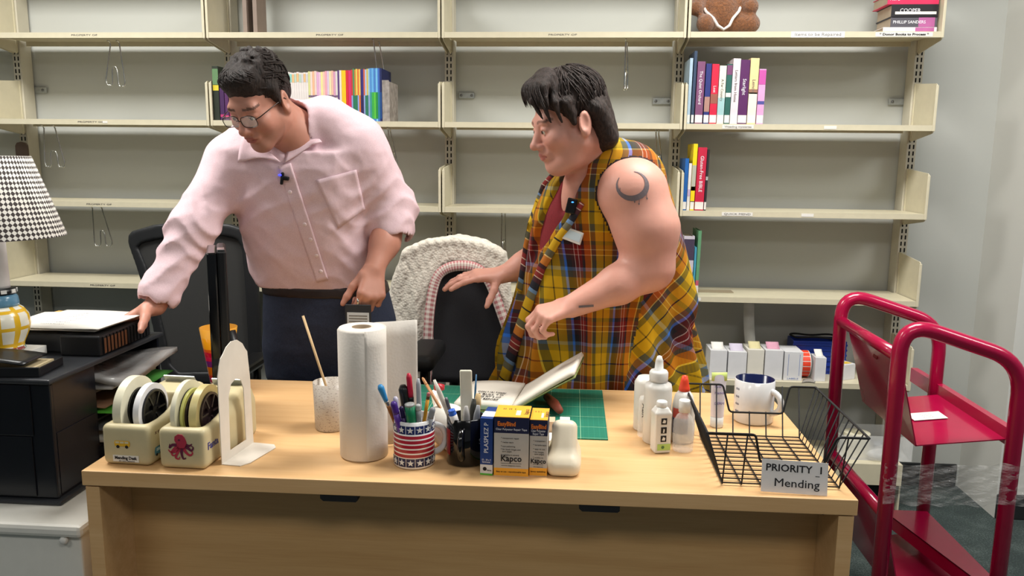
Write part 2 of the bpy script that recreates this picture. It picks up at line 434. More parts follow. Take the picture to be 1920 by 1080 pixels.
for i, (x, y, p) in enumerate(LAMPS):
    t = thing('ceiling_light', ['flat ceiling light panel %s' % q for q in ('above the man', 'above the woman', 'left of the camera', 'above the camera on its right', 'over the far right aisle', 'at the far left of the room')][i], 'light', (x, y, 2.70), group='ceiling light panels')
    MB().bx(-0.62, 0.62, -0.32, 0.32, 0.0, 0.05, bev=0.006).build('frame', m_white, t)
    MB().bx(-0.58, 0.58, -0.28, 0.28, -0.006, -0.0005).build('diffuser', mat('lamp_diffuser', (255, 252, 244), 0.5, emit=1.5), t)
    ld = bpy.data.lights.new('panel_light', 'AREA'); ld.shape = 'RECTANGLE'; ld.size = 1.16; ld.size_y = 0.56; ld.energy = p; ld.color = (1.0, 0.98, 0.935)
    lo = bpy.data.objects.new('panel_light', ld); COL.objects.link(lo); lo.parent = t; lo.location = (0, 0, -0.012)
# framed notice on the column, just inside the right edge
t = thing('wall_notice', 'small white notice in a dark frame on the column at right edge', 'notice', (1.40, -0.0203, 1.40))
MB().bx(-0.1, 0.1, -0.012, 0, -0.065, 0.065, bev=0.002).build('frame', mat('dark_frame', (60, 55, 60), 0.5), t)
MB().bx(-0.088, 0.088, -0.0135, -0.0121, -0.053, 0.053).build('card', m_paper, t)

# ------------------------------------------------------------------ steel library shelving
PITCH = 0.914; ZS = [1.832, 1.501, 1.1765, 0.846, 0.516]
JX = {-3: -2.742, -2: -1.828, -1: -0.914, 0: 0.0, 1: 0.914}
def upright_mesh(right_end=False):
    b = MB(); b.bx(-0.018, 0.018, 0.2, 0.272, 0, 2.35, 0, 0.002)
    for k in range(15, 84):
        z = 0.30 + k * 0.0254
        for x in (-0.0075, 0.0075): b.bx(x - 0.0026, x + 0.0026, 0.1992, 0.2006, z, z + 0.0165, 1)
    return b
WHERE = {-3: 'behind the lamp at the left', -2: "behind the man's head", -1: 'between the man and the woman', 0: 'behind the woman, left of the teddy bear', 1: 'at the right end of the shelving'}
base_up = None
for j in (-3, -2, -1, 0, 1):
    loc = (JX[j], 0, 0); lab = 'beige slotted steel upright ' + WHERE[j]
    if base_up is None:
        base_up = thing('shelving_upright', lab, 'upright', loc, group='shelving uprights'); upright_mesh().build('post', [m_beige2, m_slot], base_up)
        MB().bx(-0.03, 0.03, 0.19, 0.28, 0, 0.06, bev=0.002).build('foot', m_beige2, base_up)
    else: dup(base_up, loc, label=lab)
def shelf_proto():
    r = thing('metal_shelf', 'x', 'shelf', (0, 0, 0), group='beige steel shelves')
    b = MB(); L = PITCH - 0.026
    b.bx(-L / 2, L / 2, 0.0, 0.1985, -0.004, 0.0); b.bx(-L / 2 + 0.012, L / 2 - 0.012, 0.1985, 0.238, -0.004, 0.0); b.bx(-L / 2, L / 2, 0.0, 0.0045, -0.0205, -0.0041); b.bx(-L / 2, L / 2, 0.0045, 0.02, -0.0205, -0.018)
    b.bx(-L / 2 + 0.012, L / 2 - 0.012, 0.232, 0.238, -0.022, -0.0041)
    b.build('shelf_board', m_beige, r)
    for s in (-1, 1):
        p = MB(); x = s * (PITCH / 2 - 0.0075)
        poly = [(0.001, -0.024), (0.012, -0.03), (0.198, -0.056), (0.198, 0.165), (0.012, 0.150), (0.003, 0.146), (0.001, 0.138)]
        p.prism(poly, (x - 0.0015, 0, 0), (0, 1, 0), (0, 0, 1), (0.003, 0, 0))
        p.bx(x - 0.005, x + 0.005, -0.001, 0.0035, -0.022, 0.143, bev=0.0015)
        p.bx(x - 0.004, x + 0.004, 0.19, 0.1985, -0.05, 0.165)
        p.build('end_bracket', m_beige, r)
    return r
LEV = ['top', 'second', 'third', 'fourth', 'fifth']
BAYS = {-4: 'far left bay behind the lamp', -3: 'bay left of the man', -2: 'bay behind the man', -1: 'bay between man and woman', 0: 'right end bay with the teddy bear'}
proto = None
def shelf(bay, z, lab):
    global proto
    loc = ((bay + 0.5) * PITCH, 0, z)
    if proto is None: proto = shelf_proto(); proto.location = loc; proto['label'] = lab; return proto
    return dup(proto, loc, label=lab)
SH = {}
for bay in BAYS:
    for i, z in enumerate([2.163] + ZS[:4] + ([ZS[4]] if bay == 0 else [])):
        SH[bay, i] = shelf(bay, z, 'beige steel shelf, %s, %s' % (['topmost cut off', 'highest whole one', 'second whole one', 'third whole one', 'fourth whole one', 'low one holding white boxes'][i], BAYS[bay]))
# low base shelf of the right bay with its kick plate
UPX = 0.0225
t = thing('base_shelf', 'beige steel base shelf near the floor behind the cart', 'shelf', (PITCH / 2, 0, 0))
b = MB(); L = PITCH - 0.026; b.bx(-L / 2, L / 2, -0.02, 0.189, 0.192, 0.2); b.bx(-L / 2 + 0.03, L / 2 - 0.03, 0.189, 0.238, 0.192, 0.2); b.bx(-L / 2, L / 2, -0.02, -0.0155, 0.115, 0.1919); b.build('shelf_board', m_beige, t)
MB().bx(-L / 2, L / 2, 0.03, 0.036, 0.0, 0.115).build('kick_plate', m_matte, t)
for s in (-1, 1): MB().bx(s * (PITCH / 2 - 0.009) - 0.003, s * (PITCH / 2 - 0.009) + 0.003, 0.0, 0.188, 0.0, 0.19).build('end_panel', m_beige, t)
# ownership stamps and paper labels on the shelf fronts
for (bay, i, x) in [(-3, 1, -0.03), (-3, 2, -0.03), (-3, 3, -0.02), (-3, 4, -0.03), (-2, 1, 0.03), (-1, 1, 0.0)]:
    o = lettering('PROPERTY OF', 0.0085, (x, -0.0006, -0.0105), m_grey, SH[bay, i], width=0.105, name='owner_stamp')
def shelf_label(bay, i, x, w, h=0.017, s=None, bold=0, dz=-0.0105, m=None):
    o = MB().bx(x - w / 2, x + w / 2, -0.0012, -0.0004, dz - h / 2, dz + h / 2).build('shelf_label', m_paper, SH[bay, i]); o['label'] = 'white paper label'
    if s: lettering(s, h * 0.75, (x, -0.0016, dz), m or m_ink, o, width=w * 0.86, bold=bold, name='lettering')
shelf_label(0, 1, 0.012, 0.19, 0.021, 'Items to be Repaired', m=mat('grey_blue_ink', (120, 120, 128), 0.6)); shelf_label(0, 1, 0.315, 0.2, 0.015, '* Donor Books to Process *', 0.0004)
shelf_label(0, 2, -0.255, 0.115, 0.014, 'Weeding mysteries', m=m_grey); shelf_label(0, 2, 0.08, 0.045, 0.012)
shelf_label(0, 3, -0.24, 0.115, 0.014, 'QUICK MEND', m=m_grey); shelf_label(0, 3, 0.02, 0.045, 0.012)
shelf_label(0, 4, -0.385, 0.05, 0.013, None); shelf_label(-3, 2, 0.03, 0.02, 0.008)
# galvanised wall straps
for n, (px, py, w) in enumerate([(68, 169, 0.1), (875, 179, 0.065), (1241, 190, 0.075), (1686, 191, 0.085)]):
    p = at(px, py, 0.28)
    t = thing('steel_strap', 'short galvanised steel strap screwed to the wall ' + ['left of the man, above the lamp', 'right of the upright between the people', "right of the woman's head", 'beside the right end upright'][n], 'strap', p, group='wall straps')
    b = MB(); b.bx(-w / 2, w / 2, -0.006, 0.0, -0.0125, 0.0125, bev=0.002); b.build('plate', m_galv, t)
    for x in (-w * 0.33, w * 0.33): MB().cyl((x, -0.0085, 0), (x, -0.006, 0), 0.005, 0.006, 10).build('screw', mat('screw_head', (120, 122, 124), 0.4, metal=0.8), t)
# wire book supports hooked under the shelves
def wire_support(a, bpt, sag_l, sag_r, mid, lab, zt):
    """M shaped wire: two hooked legs from a and b (top), bends at the given lower points"""
    t = thing('wire_book_support', lab, 'book support', (a[0], a[1], zt), group='hanging wire book supports')
    o = Vector((a[0], a[1], zt)); P = []
    def bez(p0, p1, p2, n=7): return [(p0 * (1 - q) ** 2 + p1 * 2 * q * (1 - q) + p2 * q * q) for q in [i / n for i in range(n + 1)]]
    A = Vector(a); B = Vector(bpt); L = Vector(sag_l); R_ = Vector(sag_r); Mi = Vector(mid)
    r = 0.014; dn = Vector((0, 0, 0.0)); ex = (R_ - L).normalized()
    l0, l1 = L - ex * r, L + ex * r; r0, r1 = R_ - ex * r, R_ + ex * r
    down = Vector((0, 0, -0.018))
    P += [A + Vector((0.0, -0.02, 0.012)), A + Vector((0, -0.008, 0.012)), A]; P += bez(l0, l0 + down * 1.6 + ex * r * 0.2, L + down, 5); P += bez(L + down, l1 + down * 1.6, l1, 5)
    P += bez(l1, Vector((l1.x, l1.y, Mi.z + 0.006)), Mi, 6)[1:]; P += bez(Mi, Vector((r0.x, r0.y, Mi.z + 0.006)), r0, 6)[1:]
    P += bez(r0, r0 + down * 1.6, R_ + down, 5)[1:]; P += bez(R_ + down, r1 + down * 1.6, r1, 5)[1:]; P += [B, B + Vector((0, -0.008, 0.012)), B + Vector((0, -0.02, 0.012))]
    MB().tube([p - o for p in P], 0.0026, 8).build('wire', m_chrome, t); return t
def ws(px, lv, lab, ya=0.08, yb=0.08, bay=None):
    zt = ZS[lv] - 0.0345
    A, B, L, R_, Mi = px
    wire_support(Vector((at(*A, ya).x, ya, zt)), Vector((at(*B, yb).x, yb, zt)), at(*L, ya), at(*R_, yb), at(*Mi, (ya + yb) / 2), lab, zt)
ws([(207, 80), (224, 82), (205, 150), (228, 152), (215, 125)], 0, 'bent wire book support hanging from the highest shelf left of the man')
ws([(82, 235), (103, 236), (90, 303), (115, 304), (100, 283)], 1, 'bent wire book support hanging from the second shelf just above the lampshade')
ws([(173, 386), (191, 386), (183, 452), (204, 452), (190, 432)], 2, 'bent wire book support hanging from the third shelf right of the lampshade')
ws([(701, 83), (712, 83), (712, 157), (723, 158), (715, 138)], 0, 'bent wire book support hanging just right of the picture book row', 0.05, 0.12)
ws([(728, 243), (732, 243), (733, 303), (743, 305), (737, 285)], 1, "bent wire book support behind the man's raised shoulder", 0.05, 0.12)
ws([(1173, 82), (1176, 82), (1171, 158), (1176, 158), (1174, 130)], 0, "wire book support seen edge-on right of the woman's head", 0.04, 0.13)
ws([(1230, 247), (1235, 247), (1233, 308), (1240, 310), (1236, 290)], 1, "wire book support behind the woman's shoulder", 0.05, 0.12)
ws([(941, 402), (947, 402), (941, 470), (947, 470), (944, 450)], 2, 'wire book support hanging above the cream cardigan', 0.05, 0.12)
# ------------------------------------------------------------------ desk
m_wood = wood_mat('maple_laminate', (210, 165, 112), (225, 185, 134))
m_wood2 = wood_mat('maple_panel', (196, 152, 98), (212, 170, 116))
DZ = 0.74
dk = thing('desk', 'light maple office desk with thick top and recessed front panel', 'desk', (-1.379, -1.6356, 0), 0.0068)
DW, DD = 1.524, 0.682
MB().bx(0, DW, 0, DD, DZ - 0.0313, DZ, bev=0.0015).build('desk_top', m_wood, dk)
for x in (0.004, DW - 0.033): 
    b = MB(); b.bx(x, x + 0.029, 0.004, DD - 0.02, 0.012, DZ - 0.0345, bev=0.001)
    o = b.build('end_panel', m_wood, dk)
    for y in (0.05, DD - 0.08): MB().cyl((x + 0.0145, y, 0), (x + 0.0145, y, 0.0115), 0.012, 0.012, 12).build('glide', m_matte, o)
MB().bx(0.0332, DW - 0.0332, 0.118, 0.137, 0.2, DZ - 0.032).build('modesty_panel', m_wood2, dk)
for xa, xb, px in ((600, 670, 925), (1086, 1163, 942)):
    A = at(xa, px, -1.63).x + 1.379; B_ = at(xb, px, -1.63).x + 1.379
    b = MB(); b.prism([(A, 0), (A, -0.008), (A + 0.006, -0.0135), (B_ - 0.004, -0.0135), (B_, -0.010), (B_, 0)], (0, 0.002, DZ - 0.0316), (1, 0, 0), (0, 0, 1), (0, 0.06, 0)); b.build('bracket_tab', m_matte, dk)
for x in (0.075, DW - 0.06): MB().cyl((x, 0.012, DZ - 0.036), (x, 0.012, DZ - 0.0314), 0.003, 0.003, 8).build('screw_head', m_black, dk)

# ------------------------------------------------------------------ white cabinet at the left with the black organiser
m_cab = mat('cabinet_white', (226, 224, 216), 0.4, var=0.02)
t = thing('filing_cabinet', 'white metal cabinet with a round knob under the black organizer', 'cabinet', (-1.80, -1.36, 0))
b = MB(); b.bx(-0.36, 0.375, -0.225, 0.22, 0.02, 0.572, bev=0.004); b.bx(-0.35, 0.365, -0.2, 0.21, 0.0, 0.0199); b.build('body', m_cab, t)
MB().bx(-0.37, 0.385, -0.24, 0.23, 0.5725, 0.6, bev=0.009).build('top_panel', m_cab, t)
p = at(124, 1010, -1.585)
MB().lathe([(0.0, -0.014), (0.006, -0.0135), (0.0092, -0.009), (0.0085, -0.004), (0.005, 0.0)], (p.x + 1.80, -0.2252, p.z), 20, 0, Matrix.Rotation(-math.pi / 2, 3, 'X')).build('knob', m_white, t)
m_org = mat('organizer_black', (17, 19, 26), 0.28, var=0.08); m_org2 = mat('organizer_top', (44, 46, 50), 0.4, var=0.1)
GX, GY = -1.765, -1.26
t = thing('literature_organizer', 'black plastic organizer full of papers on the white cabinet', 'organizer', (GX, GY, 0.6))
b = MB()
b.bx(-0.30, 0.238, -0.24, -0.226, 0.012, 0.275, bev=0.004); b.bx(-0.30, -0.288, -0.226, 0.23, 0.012, 0.275); b.bx(0.225, 0.235, -0.23, -0.07, 0.012, 0.275); b.bx(-0.3, 0.235, 0.22, 0.23, 0.012, 0.275)
b.bx(-0.3, 0.19, -0.2432, -0.2401, 0.018, 0.155, bev=0.001); b.bx(-0.3, 0.195, -0.2432, -0.2401, 0.158, 0.272, bev=0.001); b.bx(0.2351, 0.237, -0.225, -0.08, 0.018, 0.16, bev=0.0008)
b.build('case', m_org, t)
MB().bx(-0.31, 0.25, -0.25, 0.24, 0.0, 0.0119, bev=0.005).build('base', m_org2, t)
MB().bx(-0.305, 0.245, -0.248, 0.24, 0.2752, 0.287, bev=0.004).build('top_tray', m_org2, t)
for z in (0.070, 0.135, 0.205): MB().bx(-0.287, 0.234, -0.069, 0.219, z, z + 0.005).build('divider_shelf', m_org, t)
lb = MB().bx(-0.13, -0.055, -0.2452, -0.2434, 0.03, 0.075).build('label_card', m_paper, t); lb['label'] = 'white and mauve label card'
MB().bx(-0.13, -0.055, -0.2466, -0.2453, 0.03, 0.051).build('mauve_band', mat('mauve', (150, 88, 118), 0.6), lb)
lettering('2', 0.016, (-0.066, -0.2469, 0.041), m_paper, lb)
def org_paper(name, lab, cat, z, x1, y0, y1, th, m, wav=0.0, seed=0, xr=0.0, droop=0.0):
    rnd = random.Random(seed); t = thing(name, lab, cat, (GX, GY, 0.6 + z)); ph = rnd.random() * 6
    MB().sheet(lambda u, v: (-0.2 + u * (x1 + 0.2) + xr * v, y0 + v * (y1 - y0), th + wav * math.sin(u * 9 + ph + v * 4) * (0.35 + u) - droop * u * u), 14, 8, 0, th).build('sheet', m, t); return t
m_green = mat('green_paper', (92, 190, 60), 0.7); m_plast = mat('clear_bag', (214, 212, 210), 0.18, trans=0.55, var=0.08, bump=0.6, bscale=60)
org_paper('plastic_bag', 'crumpled clear plastic bag bulging from the organizer top slot', 'bag', 0.229, 0.30, -0.063, 0.205, 0.014, m_plast, 0.009, 3)
org_paper('plastic_sleeve', 'clear sleeve of papers under the crumpled bag in the organizer', 'sleeve', 0.212, 0.272, -0.064, 0.14, 0.006, m_plast, 0.002, 5)
org_paper('green_folder', 'bright green paper sheet sticking out of the organizer, lower one', 'paper', 0.152, 0.285, -0.064, 0.06, 0.003, m_green, 0.001, 6)
org_paper('green_sheet', 'darker green sheet at the back of the organizer slot', 'paper', 0.185, 0.285, 0.06, 0.205, 0.003, mat('green_paper_dark', (60, 130, 48), 0.7), 0.001, 7)
org_paper('brown_folder', 'brown folder lying between green sheet and plastic sleeve', 'folder', 0.166, 0.25, -0.062, 0.12, 0.004, mat('kraft_brown', (150, 112, 86), 0.7), 0.001, 8)
org_paper('white_form', 'pale papers in the middle slot of the organizer', 'paper', 0.082, 0.268, -0.063, 0.14, 0.012, m_paper, 0.002, 9)
org_paper('grey_folder', 'grey folder above the pale papers in the organizer', 'folder', 0.110, 0.274, -0.062, 0.18, 0.006, mat('grey_card', (120, 120, 122), 0.6), 0.002, 10)
bx4 = thing('supply_box', 'black supply box with white 3M label in the organizer', 'box', (GX, GY, 0.6125)); MB().bx(0.1, 0.258, -0.055, 0.1, 0, 0.055, bev=0.002).build('box', mat('dark_box', (40, 42, 44), 0.4), bx4)
l3 = MB().bx(0.2582, 0.2592, -0.053, 0.0, 0.02, 0.05).build('label_card', m_paper, bx4); lettering('3M', 0.026, (0.2595, -0.026, 0.035), m_ink, l3, SIDE, bold=0.0012)

# things on top of the organiser
TZ = 0.8875
t = thing('letter_tray', 'black letter tray lying on the organizer, nearest the camera', 'tray', (-1.68, -1.45, TZ), 0.12)
b = MB(); b.bx(-0.14, 0.12, -0.05, 0.05, 0.0, 0.005, bev=0.002); b.bx(-0.14, 0.12, -0.054, -0.05, 0, 0.022, bev=0.0015); b.bx(0.116, 0.12, -0.05, 0.05, 0, 0.02, bev=0.0015); b.build('tray', mat('tray_black', (24, 25, 28), 0.3), t)
MB().bx(-0.05, 0.10, -0.045, 0.048, 0.0055, 0.016).build('pad', mat('cream_pad', (196, 178, 140), 0.7), t)
MB().sheet(lambda u, v: (-0.15 + 0.24 * u, -0.058 + 0.10 * v, 0.030 + 0.012 * math.sin(u * 3.1)), 16, 4, 0, 0.004).build('cover', mat('tray_black', (24, 25, 28), 0.3), t)
t = thing('document_case', 'black ribbed document case beside the papers', 'case', (-1.575, -1.19, TZ), 0.02)
b = MB(); b.bx(-0.055, 0.045, -0.115, 0.125, 0, 0.050, bev=0.004)
for k in range(14): y = -0.103 + k * 0.0155; b.bx(0.045, 0.0485, y, y + 0.010, 0.004, 0.046)
b.build('case', mat('case_black', (22, 23, 26), 0.4), t)
b = MB()
for k in range(7): y = -0.102 + k * 0.0155; b.bx(0.0487, 0.0493, y, y + 0.009, 0.006, 0.042)
b.build('folders', mat('brown_folder_edge', (98, 58, 32), 0.7), t)
t = thing('flat_binder', 'dark grey binder under the paper stack on the organizer', 'binder', (-1.68, -1.165, TZ), 0.0)
MB().bx(-0.12, 0.045, -0.11, 0.13, 0, 0.046, bev=0.004).build('cover', mat('binder_grey', (52, 54, 58), 0.45), t)
t = thing('paper_pad', 'white paper pad under the lamp base', 'paper', (-1.77, -1.362, TZ), 0.0); MB().bx(-0.08, 0.105, -0.05, 0.062, 0, 0.024).build('pad', m_paper, t)
m_env = mat('manila', (240, 186, 96), 0.7)
for k, (dx, dy, rz, lab, mm) in enumerate([(-0.035, 0.05, 0.02, 'orange manila envelope at the bottom of the paper stack', m_env), (0.0, 0.02, -0.06, 'white paper sheet directly on the manila envelope', m_paper), (-0.03, 0.0, 0.08, 'white paper sheet in the middle of the stack by the lamp', m_paper), (0.015, 0.0, -0.02, 'uppermost white sheet of the stack, its corner towards the hand', m_paper)]):
    t = thing('envelope' if k == 0 else 'paper_sheet', lab, 'envelope' if k == 0 else 'paper', (-1.66 + dx, -1.185 + dy, TZ + 0.0505 + k * 0.0042), rz, None if k == 0 else 'papers stacked on the organizer')
    MB().sheet(lambda u, v: (-0.115 + 0.23 * u, -0.11 + 0.22 * v, 0.0025 + 0.0010 * math.sin(5 * u + 3 * v + k)), 10, 8, 0, 0.0014).build('sheet', mm, t)
    if k == 3:
        for j in range(7): lettering('- - - - - -- --- - -- - -', 0.008, (-0.03, -0.07 + j * 0.022, 0.0042), m_grey, t, Matrix.Identity(3), name='print_line')
# table lamp
m_shade = NT('shade_check'); mm = m_shade
mp = mm.new('ShaderNodeTexCoord'); map_ = mm.new('ShaderNodeMapping'); map_.inputs['Scale'].default_value = (118, 120, 1); map_.inputs['Rotation'].default_value = (0, 0, 0.785); mm.link(mp.outputs['UV'], map_.inputs[0])
ck = mm.new('ShaderNodeTexChecker'); ck.inputs['Scale'].default_value = 1.0; ck.inputs[1].default_value = lin((226, 222, 214)); ck.inputs[2].default_value = lin((62, 54, 52)); mm.link(map_.outputs[0], ck.inputs[0]); mm.col(ck.outputs[0]); mm.bs.inputs['Roughness'].default_value = 0.9
LX, LY = -1.728, -1.362
t = thing('table_lamp', 'table lamp with checked shade and painted pottery base', 'lamp', (LX, LY, TZ + 0.0245))
b = MB(); b.box((-0.0, 0.0, 0.036), (0.2, 0.2, 0.01), 0) if 0 else None
prof = [(0.0, 0.0), (0.04, 0.0), (0.047, 0.004), (0.044, 0.012), (0.046, 0.02), (0.057, 0.045), (0.061, 0.065), (0.058, 0.085), (0.048, 0.100), (0.040, 0.106)]
mpot = NT('pottery'); uvn = mpot.coord('UV', (9, 1, 1)); sp = mpot.new('ShaderNodeSeparateXYZ'); mpot.link(uvn, sp.inputs[0])
fr = mpot.math('FRACT', sp.outputs[0]); stripe = mpot.math('LESS_THAN', mpot.math('ABSOLUTE', mpot.math('SUBTRACT', fr, 0.5)), 0.17)
band = mpot.math('LESS_THAN', mpot.math('ABSOLUTE', mpot.math('SUBTRACT', mpot.math('FRACT', mpot.math('MULTIPLY', sp.outputs[1], 24.0)), 0.5)), 0.10)
yl = mpot.math('MAXIMUM', stripe, band); c1 = mpot.mix(yl, lin((226, 222, 206)), lin((222, 176, 42)))
foot = mpot.math('LESS_THAN', sp.outputs[1], 0.055); nz = mpot.noise(mpot.coord(scale=(1, 1, 1)), 70, 2); c2 = mpot.mix(foot, c1, mpot.ramp(nz, [(0.40, lin((120, 165, 160))), (0.52, lin((220, 215, 205))), (0.6, lin((150, 60, 60)))])); mpot.col(c2); mpot.bs.inputs['Roughness'].default_value = 0.2
MB().lathe(prof, (0, 0, 0), 40).build('base', mpot.m, t)
MB().lathe([(0.040, 0.1062), (0.041, 0.112), (0.039, 0.128), (0.034, 0.134), (0.0, 0.134)], (0, 0, 0), 36).build('neck', mat('blue_glaze', (92, 134, 160), 0.2, var=0.15), t)
b = MB(); b.lathe([(0.036, 0.1342), (0.038, 0.140), (0.036, 0.148), (0.0, 0.148)], n=24)
for k in range(10): a = k * 0.628; b.box((0.036 * math.cos(a), 0.036 * math.sin(a), 0.142), (0.006, 0.012, 0.008), 1, Euler((0, 0, a)))
b.build('collar', [m_black, m_white], t)
MB().lathe([(0.026, 0.1485), (0.0255, 0.155), (0.024, 0.27), (0.0, 0.271)], n=28).build('stem', mat('stem_white', (214, 208, 204), 0.5), t)
MB().lathe([(0.15, 0.268), (0.09, 0.45), (0.088, 0.45), (0.148, 0.269), (0.15, 0.268)], n=64).build('lamp_shade', mm.m, t)
b = MB(); b.cyl((0, 0, 0.271), (0, 0, 0.444), 0.004, n=8); b.tube([(-0.089, 0, 0.443), (0.089, 0, 0.443)], 0.0015, 6); b.tube([(0, -0.089, 0.443), (0, 0.089, 0.443)], 0.0015, 6); b.build('harp', m_chrome, t)
t = thing('wooden_paddle', 'brown rounded board leaning on the upright behind the lamp', 'paddle', at(43, 300, 0.17)); t.location.z = ZS[2] + 0.0005
MB().prism([(-0.024, 0), (0.024, 0), (0.027, 0.2), (0.026, 0.22), (0.018, 0.232), (0, 0.236), (-0.018, 0.232), (-0.026, 0.22), (-0.027, 0.2)], (0, -0.004, 0), (1, 0, 0), (0, 0, 1), (0, 0.009, 0)).build('board', mat('dark_wood', (98, 80, 68), 0.6), t)

# ------------------------------------------------------------------ office chairs
m_mesh = mat('chair_mesh', (54, 54, 53), 0.85, var=0.12, vscale=900, bump=0.5, bscale=1500); m_frame = mat('chair_frame', (30, 31, 33), 0.5)
m_fab = mat('chair_fabric', (46, 46, 50), 0.9, var=0.1, vscale=300, bump=0.3, bscale=900)
def poly_fn(poly, y0, y1, rad=0.0, curve=0.0):
    """distance to an upright slab: polygon in (x,z), thickness from y0 to y1, optionally bowed"""
    P = np.array(poly, float)
    def f(X, Y, Z):
        d = np.full(np.broadcast(X, Z).shape, 1e9); s = np.ones(d.shape); n = len(P)
        for i in range(n):
            a = P[i]; b = P[i - 1]; ex, ez = b - a; wx = X - a[0]; wz = Z - a[1]
            t = np.clip((wx * ex + wz * ez) / (ex * ex + ez * ez), 0, 1); d = np.minimum(d, (wx - ex * t) ** 2 + (wz - ez * t) ** 2)
            c1 = Z >= a[1]; c2 = Z < b[1]; c3 = ex * wz > ez * wx
            fl = (c1 & c2 & c3) | (~c1 & ~c2 & ~c3); s = np.where(fl, -s, s)
        dd = s * np.sqrt(d) + rad; yc = (y0 + y1) / 2 + curve * (X - P[:, 0].mean()) ** 2; e = np.abs(Y - yc) - (y1 - y0) / 2 + rad
        return np.minimum(np.maximum(dd, e), 0) + np.sqrt(np.maximum(dd, 0) ** 2 + np.maximum(e, 0) ** 2) - rad
    return f
class Vol2(Vol):
    """Vol plus free slabs, evaluated over the whole grid"""
    def grid(s, lo, hi, h, fns):
        ax = [np.arange(lo[i], hi[i], h, dtype=np.float64) for i in range(3)]
        X, Y, Z = ax[0][:, None, None], ax[1][None, :, None], ax[2][None, None, :]; D = None
        for op, f, k in fns:
            e = f(X, Y, Z)
            if D is None: D = e + 0 * X + 0 * Y + 0 * Z; continue
            if op == 'u': t = np.clip(0.5 + 0.5 * (D - e) / k, 0, 1); D = D * (1 - t) + e * t - k * t * (1 - t)
            elif op == 's': t = np.clip(0.5 - 0.5 * (D + e) / k, 0, 1); D = D * (1 - t) - e * t + k * t * (1 - t)
            else: D = D + e
        return nets(np.broadcast_to(D, [len(a) for a in ax]).copy(), ax)
def chair_under(t, zs, back_y):
    """seat, column and five star base (local: chair faces -Y)"""
    P, F = Vol().box((0.045, 0.0, zs - 0.04), (0.19, 0.225, 0.045), 0.04).mesh(0.012); vol_obj(P, F, 'seat', m_fab, t)
    MB().cyl((0, 0.0, 0.16), (0, 0.0, zs - 0.086), 0.027, 0.02, 16).build('column', m_black, t)
    b = MB(); b.cyl((0, 0, 0.09), (0, 0, 0.165), 0.04, 0.03, 16)
    for k in range(5):
        a = k * 2 * math.pi / 5 + 0.3; b.tube([(0.03 * math.cos(a), 0.03 * math.sin(a), 0.12), (0.16 * math.cos(a), 0.16 * math.sin(a), 0.11), (0.29 * math.cos(a), 0.29 * math.sin(a), 0.085)], [0.024, 0.02, 0.014], 8)
    b.build('star_base', m_black, t)
    for k in range(5):
        a = k * 2 * math.pi / 5 + 0.3; x, y = 0.29 * math.cos(a), 0.29 * math.sin(a); c = MB(); q = Vector((-math.sin(a), math.cos(a), 0))
        c.cyl(Vector((x, y, 0.027)) - q * 0.02, Vector((x, y, 0.027)) + q * 0.02, 0.027, 0.027, 16); c.cyl((x, y, 0.04), (x, y, 0.08), 0.006, n=8); c.build('caster', m_black, t)
    MB().tube([(0, 0.1, zs - 0.09), (0, back_y - 0.02, zs - 0.09), (0, back_y + 0.035, zs - 0.03), (0, back_y + 0.045, zs + 0.2)], [0.02, 0.022, 0.022, 0.018], 10).build('spine', m_black, t)
CX, CY = -1.735, -0.62
t = thing('office_chair', 'black mesh-backed office chair behind the man and organizer', 'chair', (CX, CY, 0))
o0 = [(-0.223, 1.06), (-0.221, 1.085), (-0.205, 1.102), (-0.12, 1.126), (-0.03, 1.137), (0.06, 1.14), (0.15, 1.132), (0.205, 1.115), (0.225, 1.09), (0.235, 1.05), (0.24, 0.85), (0.24, 0.62), (0.205, 0.575), (0.1, 0.56), (-0.08, 0.56), (-0.125, 0.6), (-0.142, 0.72), (-0.165, 0.86), (-0.195, 0.97)]
i0 = [(-0.185, 1.045), (-0.17, 1.06), (-0.03, 1.092), (0.1, 1.096), (0.175, 1.08), (0.19, 1.05), (0.195, 0.85), (0.195, 0.65), (0.17, 0.61), (-0.06, 0.6), (-0.09, 0.63), (-0.105, 0.74), (-0.13, 0.87), (-0.16, 0.98)]
BY = 0.20
P, F = Vol2().grid((-0.27, BY - 0.04, 0.53), (0.29, BY + 0.07, 1.17), 0.006, [('u', poly_fn(o0, BY - 0.008, BY + 0.02, 0.007, 0.25), 0), ('s', poly_fn(i0, BY - 0.1, BY + 0.1, 0.0, 0), 0.006)])
vol_obj(laplace(P, F, 1), F, 'back_frame', m_frame, t)
i1 = [((x - 0.02) * 1.06 + 0.02, (z - 0.85) * 1.03 + 0.85) for x, z in i0]
P, F = Vol2().grid((-0.27, BY - 0.03, 0.53), (0.29, BY + 0.07, 1.17), 0.006, [('u', poly_fn(i1, BY + 0.002, BY + 0.011, 0.003, 0.25), 0)])
vol_obj(P, F, 'mesh_back', m_mesh, t); chair_under(t, 0.56, BY)
for s in (-1, 1):
    a = MB(); a.tube([(s * 0.2, 0.05, 0.50), (s * 0.275, 0.05, 0.53), (s * 0.285, 0.05, 0.60), (s * 0.285, 0.05, 0.68)], [0.017] * 4, 10); a.box((s * 0.285, 0.0, 0.692), (0.075, 0.25, 0.025), 0, None, 0.011); a.build('armrest', m_black, t)

